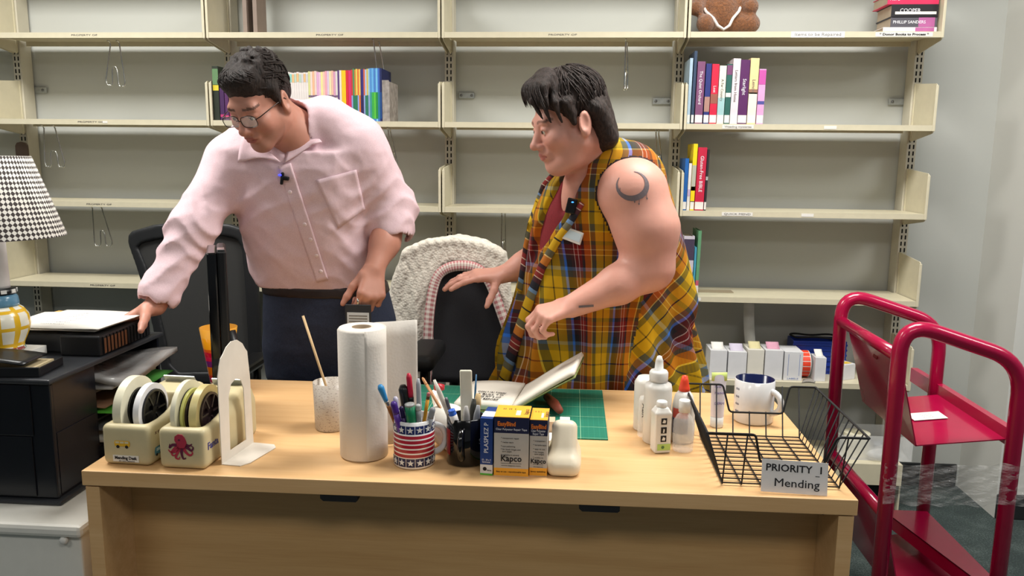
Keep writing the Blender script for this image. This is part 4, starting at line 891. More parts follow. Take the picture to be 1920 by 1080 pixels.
# pens in the flag mug: (name,label,base offset,tip pixel,tip depth,radius,colours)
def pen(name, lab, mug, pc, tip, rs, ms_, splits, cat='pen', flat=None, tipball=0.0):
    """tapered implement from pc (inside the mug, local) to the pixel tip at depth"""
    o = mug.copy(); t = thing(name, lab, cat, o + Vector((pc[0], pc[1], pc[2] if len(pc) > 2 else 0.012))); b0 = Vector((0, 0, 0)); e = at(tip[0], tip[1], tip[2]) - t.location
    for i, m in enumerate(ms_):
        s0, s1 = splits[i], splits[i + 1]; b = MB(); r0 = rs[i]; r1 = rs[i + 1] if len(rs) > len(ms_) else rs[i]
        P = [b0.lerp(e, s0 + (s1 - s0) * k / 6) for k in range(7)]; rr = [r0 + (r1 - r0) * k / 6 for k in range(7)]
        if i == len(ms_) - 1: rr[-1] *= 0.55
        b.tube(P, rr, 12, 0, flat=flat); b.build(['barrel', 'grip', 'cap', 'tip', 'end'][i], m, t)
    return t
C = lambda n, c, r=0.35, **k: mat(n, c, r, **k)
my = FM.y
pen('paintbrush', 'brown brush with a blue rounded end leaning left in flag mug', FM, (-0.012, 0.0), (712, 722, my - 0.03), [0.0035, 0.004, 0.0045, 0.0075, 0.0065], [C('brush_brown', (160, 96, 40)), C('ferrule', (190, 188, 184), 0.25, metal=0.9), C('brush_blue', (50, 140, 200))], [0, 0.72, 0.78, 1.0], 'brush')
pen('pen', 'violet ballpoint pen leaning left in the flag mug', FM, (-0.008, -0.02), (737, 753, my - 0.037), [0.007] * 3, [C('violet_pen', (90, 50, 150)), C('violet_clip', (70, 36, 130))], [0, 0.8, 1.0])
pen('pen', 'dark purple pen beside the violet pen in the flag mug', FM, (0.0, -0.018), (752, 762, my - 0.03), [0.005] * 3, [C('purple_pen', (60, 36, 96)), C('purple_clip', (40, 24, 70))], [0, 0.8, 1.0])
pen('pen', 'pale lilac pen behind the violet pen', FM, (-0.02, -0.004), (741, 744, my - 0.02), [0.0055] * 3, [C('lilac', (186, 176, 200)), C('lilac_cap', (200, 194, 212))], [0, 0.8, 1.0])
pen('marker', 'green marker with grey end at the front of flag mug', FM, (0.006, -0.018), (768, 757, my - 0.036), [0.0105] * 3, [C('green_marker', (20, 120, 80)), C('grey_end', (150, 152, 150))], [0, 0.97, 1.0], 'marker')
pen('marker', 'thick black marker standing tall in the flag mug', FM, (-0.002, 0.012), (755, 722, my + 0.005), [0.009, 0.009, 0.0105, 0.0105], [C('marker_grey', (140, 140, 138)), C('marker_black', (26, 28, 28)), C('marker_black', (26, 28, 28))], [0, 0.64, 0.66, 1.0], 'marker')
pen('pen', 'red and black pen, tallest in the flag mug', FM, (0.004, 0.006), (766, 700, my + 0.005), [0.005, 0.005, 0.006, 0.006], [C('pen_white', (225, 222, 220)), C('pen_black', (24, 22, 24)), C('pen_red', (190, 30, 60))], [0, 0.55, 0.72, 1.0])
pen('pen', 'clear grey pen behind the green marker', FM, (0.012, 0.01), (784, 710, my + 0.005), [0.0045, 0.0045, 0.0055, 0.005], [C('clear_grey', (190, 190, 196), 0.15), C('clear_grey', (190, 190, 196), 0.15), C('silver_grey', (170, 172, 178), 0.2)], [0, 0.5, 0.6, 1.0])
pen('pencil', 'yellow pencil with pink eraser in the flag mug', FM, (0.010, -0.012), (804, 736, my - 0.01), [0.0038] * 4, [C('pencil_yellow', (212, 150, 40)), C('ferrule_dark', (130, 100, 70), 0.3, metal=0.7), C('eraser', (190, 110, 110), 0.8)], [0, 0.90, 0.95, 1.0], 'pencil')
pen('pen', 'grey pen leaning right beside the yellow pencil', FM, (0.016, -0.012), (812, 764, my - 0.02), [0.006] * 3, [C('grey_pen', (140, 142, 146)), C('grey_pen', (140, 142, 146))], [0, 0.8, 1.0])
pen('pen', 'silver grey pen right of the green marker', FM, (0.014, -0.018), (784, 758, my - 0.03), [0.006] * 3, [C('silver_pen', (120, 124, 124), 0.3), C('silver_cap', (172, 174, 172), 0.3)], [0, 0.9, 1.0])
# black mug
BM_ = Vector((-0.617, -1.505, DT)); m_bg = mat('black_glaze', (12, 11, 13), 0.1, var=0.05, coat=0.4)
t = thing('mug', 'glossy black mug with red panel holding tools and a white bone folder', 'mug', BM_)
MB().lathe(mug_mesh(0.0395, 0.1), n=56).build('cup', m_bg, t)
b = MB(); handle(b, 0.0395, 0.05, 0.03, 0.024, -1.62); b.build('handle', m_bg, t)
b = MB(); b.sheet(lambda u, v: (0.0399 * math.cos(3.30 + u * 0.62), 0.0399 * math.sin(3.30 + u * 0.62), 0.022 + 0.055 * v), 10, 2); b.build('red_panel', C('panel_red', (140, 26, 36)), t)
lettering('S', 0.016, (0.033, -0.0225, 0.052), C('mug_grey', (180, 180, 184)), t, Matrix.Rotation(0.9, 3, 'Z') @ FRONT, 'emblem')
by_ = BM_.y
t = thing('bone_folder', 'wide cream bone folder standing tall in the black mug', 'tool', BM_ + Vector((0.004, 0.008, 0.008)))
e = at(874, 692, by_ + 0.015) - t.location; a_ = math.atan2(e.x, e.z)
P, F = Vol().box((0, 0, e.length / 2), (0.013, 0.0032, e.length / 2), 0.003).mesh(0.0018); R_ = np.array(Matrix.Rotation(a_, 3, 'Y')); P = P.copy(); tpr = 1 - 0.0 * P[:, 2]; vol_obj(P @ R_.T, F, 'blade', C('bone', (226, 220, 200), 0.35), t)
pen('spatula', 'thin pale plastic folding tool leaning left in the black mug', BM_, (0.0, 0.0), (814, 712, by_ + 0.02), [0.006, 0.0052], [C('bone2', (222, 216, 204), 0.3)], [0, 1.0], 'tool', flat=0.5)
pen('paintbrush', 'fine brush with wooden handle lying back from the black mug', BM_, (0.006, -0.0), (792, 708, by_ + 0.12), [0.003, 0.0035, 0.003], [C('brush_wood', (178, 128, 84)), C('brush_wood', (178, 128, 84))], [0, 0.9, 1.0], 'brush')
pen('pen', 'pen with grey metal end in the black mug', BM_, (-0.006, -0.006), (836, 745, by_), [0.004] * 3, [C('pen_white', (225, 222, 220)), C('steel', (120, 120, 126), 0.3, metal=0.8)], [0, 0.8, 1.0])
pen('correction_pen', 'white pen with bright blue cap at the front of black mug', BM_, (0.004, -0.012), (846, 768, by_ - 0.03), [0.0085, 0.0085, 0.0075, 0.0075], [C('pen_white', (225, 222, 220)), C('cap_blue', (50, 100, 200)), C('cap_blue', (50, 100, 200))], [0, 0.9, 0.95, 1.0])
pen('spatula', 'dark steel palette tool in the black mug', BM_, (0.008, -0.004), (889, 748, by_ - 0.005), [0.005, 0.0075], [C('dark_steel', (54, 54, 48), 0.4)], [0, 1.0], 'tool', flat=0.45)
pen('pen', 'thin blue stick standing behind the dark palette tool', BM_, (0.012, 0.006), (893, 702, by_ + 0.02), [0.0022, 0.0022], [C('stick_blue', (60, 110, 150))], [0, 1.0], 'stick')
pen('spatula', 'wooden tool with rounded end in the black mug', BM_, (0.012, 0.004), (897, 738, by_ + 0.01), [0.004, 0.009], [C('pale_wood', (206, 178, 130), 0.6)], [0, 1.0], 'tool', flat=0.4)
pen('scissors_handle', 'grey plastic handle leaning right in the black mug', BM_, (0.012, -0.01), (897, 760, by_ - 0.02), [0.007, 0.0065], [C('grey_plastic', (150, 152, 156), 0.4)], [0, 1.0], 'tool', flat=0.6)
pen('marker', 'grey capped tool front right in the black mug', BM_, (0.006, -0.014), (874, 762, by_ - 0.03), [0.0075, 0.007], [C('grey_plastic2', (164, 160, 156), 0.4)], [0, 1.0], 'tool')
# white tape dispenser behind the flag mug
def small_dispenser(lab, loc, rz, m, k=1.0, name='desk_tape_dispenser'):
    t = thing(name, lab, 'tape dispenser', loc, rz); v = Vol()
    poly = [(-0.06, 0.0), (0.055, 0.0), (0.062, 0.02), (0.05, 0.042), (0.02, 0.052), (0.008, 0.078), (-0.03, 0.09), (-0.055, 0.085), (-0.066, 0.06), (-0.068, 0.02)]
    return t, poly
t = thing('tape_dispenser', 'small white tape dispenser hidden behind the flag mug', 'tape dispenser', (-0.672, -1.42, DT), 0.5)
v = Vol().cap((0, -0.055, 0.022), (0, 0.07, 0.02), 0.022, 0.018, k=0.02).cap((-0.01, 0.0, 0.055), (0.01, 0.0, 0.055), 0.038, 0.038, k=0.03).cap((0, -0.01, 0.05), (0, 0.075, 0.098), 0.02, 0.01, k=0.02)
v.cap((-0.1, 0.0, 0.055), (0.1, 0.0, 0.055), 0.022, k=0.004, op='s').box((0, 0, -0.05), (0.2, 0.2, 0.05), 0, op='s', k=0.002)
P, F = v.mesh(0.0035); vol_obj(P, F, 'body', mat('white_gloss', (232, 228, 218), 0.3), t)
Q = Matrix.Rotation(math.pi / 2, 3, 'Y'); MB().lathe([(0.012, 0), (0.021, 0), (0.021, 0.018), (0.012, 0.018), (0.012, 0)], (-0.009, 0.0, 0.055), 24, 0, Q).build('tape_roll', m_t1, t)
MB().lathe([(0, 0), (0.012, 0.004), (0.012, 0.014), (0, 0.018)], (0.0, 0.045, 0.112), 20).build('red_knob', C('red_knob', (180, 40, 50)), t)
# cream tape dispenser at the right of the boxes
t = thing('tape_dispenser', 'small cream tape dispenser right of the orange boxes', 'tape dispenser', (-0.412, -1.525, DT), 0.0)
v = Vol().box((0, 0.01, 0.018), (0.034, 0.062, 0.022), 0.02).box((0.001, 0.022, 0.052), (0.026, 0.046, 0.05), 0.016, np.array(Euler((-0.42, 0, 0)).to_matrix()), 0.022)
v.box((0.003, 0.085, 0.105), (0.0105, 0.05, 0.03), 0.002, k=0.003, op='s').box((0, 0, -0.05), (0.2, 0.2, 0.05), 0, op='s', k=0.002)
P, F = v.mesh(0.003); P[:, 2] *= 0.9; vol_obj(P, F, 'body', mat('cream_gloss', (226, 214, 190), 0.35, var=0.06, vscale=25), t)
b = MB(); b.box((0.001, 0.036, 0.0935), (0.021, 0.03, 0.003), 0, Euler((-0.1, 0, 0)), 0.001); b.build('tape', m_t2, t)
# boxes of repair tape
m_or = mat('carton_orange', (240, 170, 50), 0.55, var=0.03); m_nv = mat('carton_navy', (26, 32, 66), 0.5, var=0.04); m_cg = mat('carton_grey', (190, 184, 176), 0.6, var=0.03); m_bl = mat('carton_blue', (30, 62, 128), 0.45, var=0.04); m_lt = mat('carton_white', (226, 224, 222), 0.55, var=0.03)
m_orink = mat('orange_ink', (226, 120, 40), 0.6); m_wink = mat('white_ink', (235, 235, 240), 0.6); m_darkor = mat('dark_print', (96, 66, 40), 0.7)
def carton(lab, x0, x1, yf, H, depth, rz, bands, top, name='tape_carton'):
    t = thing(name, lab, 'box', ((x0 + x1) / 2, yf, DT), rz); w = x1 - x0
    mats = []; b = MB(); z = 0
    for i, (h, m) in enumerate(bands):
        if m not in mats: mats.append(m)
        b.bx(-w / 2, w / 2, 0, depth, z, z + h, mats.index(m)); z += h
    b.build('carton', mats, t); tp = MB().bx(-w / 2, w / 2, 0, depth, z + 0.0001, z + 0.0012).build('lid', top, t); return t, w, z
t, w, H = carton('blue and white book-tape box, narrow, left of the orange boxes', -0.5785, -0.5535, -1.576, 0.117, 0.075, -0.10, [(0.0035, m_green), (0.0185, m_lt), (0.095, m_bl)], m_bl)
lettering('PLASPLEZ P', 0.0125, (0, -0.0004, 0.078), m_wink, t, FRONT @ Matrix.Rotation(math.pi / 2, 3, 'Z'), 'title'); lettering('15 - 18 x 2', 0.005, (0, -0.0004, 0.032), m_wink, t, width=0.018, name='small_print'); lettering('laminate', 0.005, (0, -0.0004, 0.0275), m_wink, t, width=0.016, name='small_print')
sticker_poly([(0, circ(0, 0, 0.004, 12))], [m_ink], t, FRONT, (-0.003, 0, 0.013), 'emblem'); lettering('demes', 0.005, (0.006, -0.0004, 0.0105), m_grey, t, width=0.009, name='maker')
b = MB().bx(-w / 2, w / 2, 0.012, 0.045, H + 0.0013, H + 0.0017); b.build('lid_label', m_lt, t)
def kapco(lab, x0, x1, yf, rz, H, small):
    t, w, z = carton(lab, x0, x1, yf, H, 0.075, rz, [(0.0005, m_lt), (0.0165, m_or), (H - 0.0495, m_cg), (0.0325, m_nv)], m_or)
    k = w / 0.069
    lettering('EasyBind', 0.0125, (-w * 0.14 if not small else 0, -0.0005, H - 0.0135), m_orink, t, width=w * (0.52 if not small else 0.86), bold=0.0004, name='title')
    if small:
        lettering('Clear Polyester\nRepair Tape', 0.0065, (-w * 0.02, -0.0005, H - 0.0252), m_wink, t, width=w * 0.82, name='subtitle')
    else: lettering('Clear Polyester Repair Tape', 0.006, (0, -0.0005, H - 0.0245), m_wink, t, width=w * 0.9, name='subtitle')
    for j, s in enumerate(['* transparent repair', '* resists tears', '* non-yellowing', '* for book hinges and\n  torn pages', '* available in several\n  widths'] if not small else ['* transparent', '* durable tape', '* easy to use', '* for hinges,\n  torn pages', '* widths to\n  order']): lettering(s, 0.0045, (-w * 0.3, -0.0004, H - 0.043 - j * 0.0085 - (0.003 if j > 3 else 0)), m_grey, t, align='LEFT', name='print_line')
    lettering('Kapco', 0.018 if not small else 0.0135, (0, -0.0005, 0.037 if not small else 0.031), m_ink, t, width=w * (0.6 if not small else 0.86), bold=0.0003, name='maker'); 
    b = MB().bx(-w * 0.3, w * 0.3, -0.0006, -0.0001, 0.0268 if not small else 0.0235, 0.0276 if not small else 0.0243); b.build('rule_line', m_grey, t)
    lettering('www.kapco.com', 0.004, (0, -0.0004, 0.0225 if not small else 0.0195), m_grey, t, width=w * 0.56, name='print_line')
    lettering('Out of this world bright tape' if 0 else 'Easy to use - repositionable tape', 0.005, (0, -0.0004, 0.0095), m_darkor, t, width=w * 0.86, name='print_line')
    T = Matrix.Identity(3); lettering('II II I', 0.012, (-w * 0.12, 0.05, H + 0.0013), m_darkor, t, T, width=w * 0.36, name='lid_print'); b = MB().bx(w * 0.1, w * 0.24, 0.012, 0.042, H + 0.0013, H + 0.0016); b.build('lid_label', m_t1, t)
    lettering('kapco', 0.014, (w * 0.4, 0.036, H + 0.0013), m_darkor, t, Matrix.Rotation(math.pi / 2, 3, 'Z'), name='lid_print')
kapco('wide orange, navy and grey repair-tape box, larger of the two', -0.5505, -0.4815, -1.578, -0.02, 0.1225, False)
kapco('narrow orange, navy and grey repair-tape box, smaller of the two', -0.4795, -0.4445, -1.571, -0.02, 0.1165, True)
# cutting mat with its grid
mg = NT('cutting_mat'); sp = mg.new('ShaderNodeSeparateXYZ'); mg.link(mg.coord(), sp.inputs[0])
def grid(s, p, w): return mg.math('LESS_THAN', mg.math('FRACT', mg.math('ADD', mg.math('DIVIDE', s, p), 20.5)), w)
g1 = mg.math('MAXIMUM', grid(sp.outputs[0], 0.0127, 0.05), grid(sp.outputs[1], 0.0127, 0.05)); g2 = mg.math('MAXIMUM', grid(sp.outputs[0], 0.0762, 0.016), grid(sp.outputs[1], 0.0762, 0.016))
mg.col(mg.mix(g2, mg.mix(g1, lin((14, 112, 88)), lin((46, 134, 110))), lin((150, 190, 150)))); mg.bs.inputs['Roughness'].default_value = 0.6
t = thing('cutting_mat', 'green gridded cutting mat lying on the desk under the open book', 'cutting mat', (-0.566, -1.155, DT)); MB().bx(-0.253, 0.253, -0.195, 0.195, 0, 0.0024).build('mat', mg.m, t)
MZ = DT + 0.0028
# open book on the mat
t = thing('open_book', 'open hardback with printed white pages lying on the cutting mat', 'book', (-0.545, -1.09, MZ), -0.12)
m_page = mat('book_page', (228, 221, 208), 0.8, var=0.02); m_cov = mat('book_cover_green', (120, 128, 70), 0.6, var=0.3, vscale=60); m_edge = mat('page_edge', (206, 190, 120), 0.8, var=0.25, vscale=300)
b = MB(); b.sheet(lambda u, v: (-0.135 + 0.145 * u, -0.10 + 0.2 * v, 0.022 + 0.004 * math.sin(math.pi * min(1, u * 1.05)) - 0.004 * (1 - u)), 16, 6, 0, 0.019); b.build('left_page_block', m_page, t)
b = MB(); b.sheet(lambda u, v: (0.012 + 0.15 * u, -0.10 + 0.2 * v, 0.018 + 0.100 * u ** 1.15 + 0.006 * math.sin(math.pi * u)), 16, 6, 0, 0.010); b.build('right_page_block', [m_page], t)
b = MB(); b.sheet(lambda u, v: (0.010 + 0.158 * u, -0.104 + 0.208 * v, 0.0065 + 0.098 * u ** 1.15 + 0.006 * math.sin(math.pi * u)), 16, 4, 0, 0.003); b.bx(-0.142, 0.012, -0.104, 0.104, 0, 0.0025); b.build('cover', m_cov, t)
rnd = random.Random(5)
words = ['OON * 121 * Noisy', 'A BULL * in', 'THE PIT S OF', 'L Y BEFORE']
for j, s in enumerate(words): lettering(s, 0.015, (-0.055, -0.02 - j * 0.02, 0.0268), m_ink, t, Matrix.Identity(3), name='page_print', width=0.075 - 0.006 * j, bold=0.0002)
t = thing('wood_block', 'pale wooden block behind the smaller orange box', 'block', (-0.452, -1.33, MZ)); MB().bx(-0.018, 0.018, -0.018, 0.018, 0, 0.036, bev=0.001).build('block', C('block_wood', (206, 178, 148), 0.6), t)
t = thing('binder_clip_tool', 'small red handled tool beneath the open book', 'tool', (-0.44, -1.15, MZ), 0.3); MB().tube([(0, -0.05, 0.014), (0, 0.0, 0.016), (0.0, 0.07, 0.013)], [0.009, 0.013, 0.010], 12).build('handle', C('tool_red', (170, 84, 66), 0.5), t)
t = thing('paper_slips', 'stack of white paper slips beside the small cream dispenser', 'paper', (-0.428, -1.375, MZ), 0.3); MB().bx(-0.03, 0.03, -0.025, 0.025, 0, 0.012).build('slips', m_paper, t)
t = thing('tape_roll', 'pinkish wide tape roll between black mug and blue box', 'tape', (-0.575, -1.44, DT), 0.2); MB().lathe([(0.02, 0), (0.034, 0), (0.034, 0.075), (0.02, 0.075), (0.02, 0)], n=32, smooth=False).build('roll', C('pink_tape', (214, 188, 184), 0.4), t, auto=0.6)
# glue bottles
def bottle(lab, loc, prof, m, cap, mc, rz=0, sx=1.0, sy=1.0, name='glue_bottle', n=32):
    t = thing(name, lab, 'bottle', loc, rz); MB().lathe(prof, n=n, sx=sx, sy=sy).build('bottle', m, t)
    if cap: MB().lathe(cap, n=24).build('cap', mc, t)
    return t
m_pl = mat('milky_plastic', (222, 219, 212), 0.3, var=0.02)
m_clear = NT('clear_plastic'); m_clear.bs.inputs['Base Color'].default_value = (0.95, 0.95, 0.93, 1); m_clear.bs.inputs['Roughness'].default_value = 0.06; m_clear.bs.inputs['Alpha'].default_value = 0.28; m_clear.bump(m_clear.noise(m_clear.coord(), 40, 2), 0.1, 0.001); m_clear = m_clear.m
big = [(0, 0), (0.028, 0), (0.031, 0.004), (0.031, 0.125), (0.029, 0.135), (0.018, 0.141), (0.017, 0.150), (0, 0.150)]
capp = [(0.0205, 0.1412), (0.021, 0.147), (0.021, 0.161), (0.018, 0.166), (0.010, 0.168), (0.0085, 0.188), (0.005, 0.198), (0, 0.200)]
g = bottle('large white glue bottle with a long white nozzle', (-0.205, -1.345, DT), big, m_pl, capp, m_white); lettering('ABR', 0.018, (-0.031, 0.0, 0.07), m_ink, g, Matrix.Rotation(-1.15, 3, 'Z') @ FRONT @ Matrix.Rotation(-math.pi / 2, 3, 'Z'), 'label_print')
bottle('white bottle hiding behind the large glue bottle', (-0.223, -1.262, DT), [(0, 0), (0.026, 0), (0.028, 0.004), (0.028, 0.115), (0.02, 0.128), (0, 0.129)], m_pl, None, None)
bottle('clear bottle at the left edge of the glue bottles', (-0.228, -1.312, DT), [(0, 0), (0.015, 0), (0.017, 0.003), (0.017, 0.085), (0.013, 0.094), (0, 0.095)], m_clear, None, None, name='clear_bottle')
g = bottle('white glue bottle with orange nozzle cap and printed label', (-0.146, -1.335, DT), [(0, 0), (0.022, 0), (0.026, 0.004), (0.027, 0.03), (0.025, 0.085), (0.02, 0.108), (0.012, 0.118), (0, 0.118)], m_pl, [(0.0125, 0.1182), (0.0125, 0.124), (0.0115, 0.126), (0.009, 0.14), (0.006, 0.152), (0, 0.154)], C('orange_cap', (232, 70, 40), 0.35))
b = MB(); b.sheet(lambda u, v: (0.0272 * math.cos(3.6 + u * 1.4), 0.0272 * math.sin(3.6 + u * 1.4), 0.032 + 0.05 * v), 12, 4); o = b.build('label', C('label_red', (196, 84, 70), 0.5), g)
b = MB(); b.sheet(lambda u, v: (0.0274 * math.cos(3.6 + u * 1.4), 0.0274 * math.sin(3.6 + u * 1.4), 0.024 + 0.036 * v), 12, 4); b.build('label_band', C('label_slate', (90, 96, 120), 0.5, var=0.5, vscale=120), g)
t = thing('glue_bottle', 'square white glue bottle with three black pictograms, nearest of the bottles', 'bottle', (-0.2025, -1.405, DT), 0.25)
P, F = Vol().box((0, 0, 0.046), (0.0185, 0.0165, 0.046), 0.004).box((0, 0, 0.093), (0.0135, 0.0125, 0.0085), 0.004, k=0.012).mesh(0.0025); P[:, 2] = np.maximum(P[:, 2], 0); vol_obj(P, F, 'bottle', m_pl, t)
MB().lathe([(0.0115, 0.1014), (0.0118, 0.104), (0.0118, 0.112), (0.010, 0.114), (0, 0.114)], n=24).build('cap', m_white, t)
for k, z in enumerate((0.073, 0.053, 0.034)):
    o = MB().bx(-0.006, 0.0065, -0.0176, -0.0166, z - 0.0068, z + 0.0068).build('pictogram', m_ink, t); sticker_poly([(0, [(-0.004, -0.003), (0.003, -0.004), (0.004, 0.002), (-0.001, 0.0045)] if k != 1 else [(-0.002, -0.005), (0.001, -0.005), (0.002, 0.002), (-0.001, 0.004)])], [m_paper], o, FRONT, (0, -0.0176, z), 'symbol')
o = MB().bx(-0.013, 0.0165, -0.0175, -0.0166, 0.008, 0.022).build('green_label', C('lime_label', (176, 206, 110), 0.5), t); sticker_poly([(0, circ(0, 0, 0.0035))], [C('dark_green', (70, 110, 60))], o, FRONT, (-0.001, -0.0175, 0.015), 'symbol')
t = thing('clear_bottle', 'empty clear bottle in front of the orange-capped glue', 'bottle', (-0.152, -1.392, DT)); MB().lathe([(0.012, 0.0), (0.021, 0.0), (0.0225, 0.004), (0.0225, 0.066), (0.015, 0.08), (0.0105, 0.084), (0.0105, 0.087)], n=32).build('bottle', m_clear, t)
MB().lathe([(0.0125, 0.0872), (0.0125, 0.112), (0.011, 0.114), (0, 0.114)], n=28).build('cap', mat('frosted_cap', (226, 226, 222), 0.3), t)
# hand cream tube
t = thing('cream_tube', 'white and lime tube standing on its cap behind the wire basket', 'tube', (-0.050, -1.225, DT), 0.12)
MB().sheet(lambda u, v: ((0.0155 * (1 - v) + 0.0185 * v) * math.cos(2 * math.pi * u), (0.014 * (1 - v) ** 0.7 + 0.0012) * math.sin(2 * math.pi * u), 0.026 + 0.108 * v), 28, 10).build('tube', C('tube_white', (226, 222, 232), 0.35), t)
MB().lathe([(0, 0), (0.0145, 0), (0.0155, 0.003), (0.0155, 0.0255), (0, 0.0256)], n=28).build('cap', m_white, t)
o = MB().sheet(lambda u, v: (-0.0185 + 0.037 * u, -0.0042 + 0.002 * v, 0.113 + 0.0205 * v), 2, 2, 0, 0.0004).build('lime_end', C('lime', (206, 222, 130), 0.5), t)
for z, s in ((0.10, 'hydro'), (0.085, 'hand'), (0.06, 'DERM')): lettering(s, 0.009, (0.0, -0.0125 + (z - 0.06) * 0.12, z), C('violet_print', (120, 110, 170), 0.6), t, name='print_line', width=0.022)
# white mug, navy inside
t = thing('mug', 'white mug with navy interior standing behind the wire basket', 'mug', (0.047, -1.17, DT))
b = MB(); R, H = 0.0475, 0.106; b.lathe([(0, 0), (R - 0.004, 0), (R, 0.004), (R, H - 0.001), (R - 0.0015, H)], n=48, caps=False); b.lathe([(R - 0.0015, H), (R - 0.004, H - 0.001), (R - 0.0045, 0.008), (0, 0.007)], n=48, mi=1, caps=False); b.build('cup', [m_cer, C('navy_glaze', (20, 28, 66), 0.15)], t)
b = MB(); handle(b, R, 0.056, 0.027, 0.026, -0.75, 0.0075); b.build('handle', m_cer, t)
for z in (0.085, 0.066, 0.048, 0.03): lettering('oo', 0.012, (R * math.cos(-2.75), R * math.sin(-2.75) - 0.0006, z), C('slate_print', (110, 110, 130), 0.6), t, Matrix.Rotation(-1.18, 3, 'Z') @ FRONT, 'print')
# wire basket with its sign
bk = thing('wire_basket', 'black wire tray basket with a handwritten sign on its front', 'basket', (0.012, -1.438, DT))
wb = MB(); rim = MB(); O_ = Vector((0.012, -1.438, DT)); rw = 0.0016
x0b, x1b, y0b, y1b = -0.112, 0.112, -0.140, 0.140; x0t, x1t, y0t, y1t = -0.150, 0.150, -0.168, 0.172; HT = 0.115
def prof_front(u): # dipped rim height along x
    return HT if (u < 0.24 or u > 0.76) else 0.066
zr = 0.003
for k in range(7):
    u = k / 6 ; xb = x0b + (x1b - x0b) * u; 
    hf = 0.058 if 0.3 < u < 0.8 else HT
    f = hf / HT
    wb.tube([(xb, y0b + (y0t - y0b) * f, hf), (xb, y0b, zr), (xb, y1b, zr), (xb, y1b + (y1t - y1b) * f, hf)], rw, 6)
for k in range(13):
    u = k / 12; yb_ = y0b + (y1b - y0b) * u; yt_ = y0b + (y1b - y0b) * u
    wb.tube([(x0t, y0t + (y1t - y0t) * u, HT), (x0b, yb_, zr + 0.002), (x1b, yb_, zr + 0.002), (x1t, y0t + (y1t - y0t) * u, HT)], rw, 6)
o = wb.build('wire_grid', m_matte, bk)
def fr(y, s):
    yy = lambda z: (y0b + (y0t - y0b) * z / HT) if s < 0 else (y1b + (y1t - y1b) * z / HT)
    P = [(x0t, yy(HT), HT), (-0.06, yy(HT), HT), (-0.045, yy(0.055), 0.055), (0.075, yy(0.055), 0.055), (0.092, yy(HT), HT), (x1t, yy(HT), HT)]
    return [tuple(p) for p in round_path(P, 0.008, 4)]
loop = fr(0, -1) + list(reversed(fr(0, 1)))
MB().tube(loop, 0.0024, 8, closed=True).build('rim_wire', m_matte, bk)
sg = MB(); SR = Euler((math.radians(-12), 0, math.radians(0))).to_matrix(); sc = Vector((0.018, -0.166, 0.032))
S4 = Matrix.Translation(sc) @ SR.to_4x4(); sg.x = S4 @ Matrix.Rotation(math.radians(2.0), 4, 'Y'); sg.bx(-0.062, 0.062, -0.0012, 0, -0.031, 0.031); so = sg.build('sign_card', mat('sign_paper', (226, 222, 220), 0.6, var=0.03), bk)
LR = SR @ Matrix.Rotation(math.radians(2.0), 3, 'Y') @ FRONT
lettering('PRIORITY  1', 0.019, sc + SR @ Vector((0.0, -0.0016, 0.0155)), m_ink, so, LR, 'sign_lettering', width=0.104, bold=0.00025)
lettering('_', 0.014, sc + SR @ Vector((0.043, -0.0016, 0.0085)), m_ink, so, LR, 'sign_lettering', bold=0.0002)
lettering('Mending', 0.022, sc + SR @ Vector((0.004, -0.0016, -0.0125)), m_ink, so, LR, 'sign_lettering', width=0.084, bold=0.0)
# ------------------------------------------------------------------ books and boxes on the shelves
def book(lab, x, zs, w, h, d, m, yf=0.012, lean=0.0, group=None, sticker=True, title=None, tcol=None, name='book', block=True, extra=None, parts=True):
    """upright book with its spine at y=yf, standing on the shelf top zs; x = left edge"""
    t = thing(name, lab, 'book', (x + w / 2, yf, zs + 0.0004), 0, group)
    if lean: t.rotation_euler = (0, lean, 0); t.location.z += abs(math.sin(lean)) * w / 2
    b = MB(); c = min(0.0025, w * 0.2)
    if parts and w > 0.008:
        b.bx(-w / 2, w / 2, 0, 0.004, 0, h); b.bx(-w / 2, -w / 2 + c, 0.004, d, 0, h); b.bx(w / 2 - c, w / 2, 0.004, d, 0, h); b.build('cover', m, t)
        MB().bx(-w / 2 + c, w / 2 - c, 0.0041, d - 0.004, 0.003, h - 0.004).build('pages', m_page, t)
    else: b.bx(-w / 2, w / 2, 0, d, 0, h); b.build('cover', m, t)
    if sticker: MB().bx(-w / 2 + 0.0006, w / 2 - 0.0006, -0.0007, -0.0001, 0.004, 0.004 + 0.028).build('spine_label', m_paper, t)
    if title: lettering(title, min(w * 0.55, 0.02), (0, -0.0006, h * 0.58), tcol or m_wink, t, FRONT @ Matrix.Rotation(-math.pi / 2, 3, 'Z'), 'spine_title', width=None)
    if extra:
        for (z0, z1, mm, nm) in extra: MB().bx(-w / 2 + 0.0002, w / 2 - 0.0002, -0.0005, -0.0001, z0 * h, z1 * h).build(nm, mm, t)
    return t
def bc(n, c): return mat('cover_' + n, c, 0.45, var=0.06)
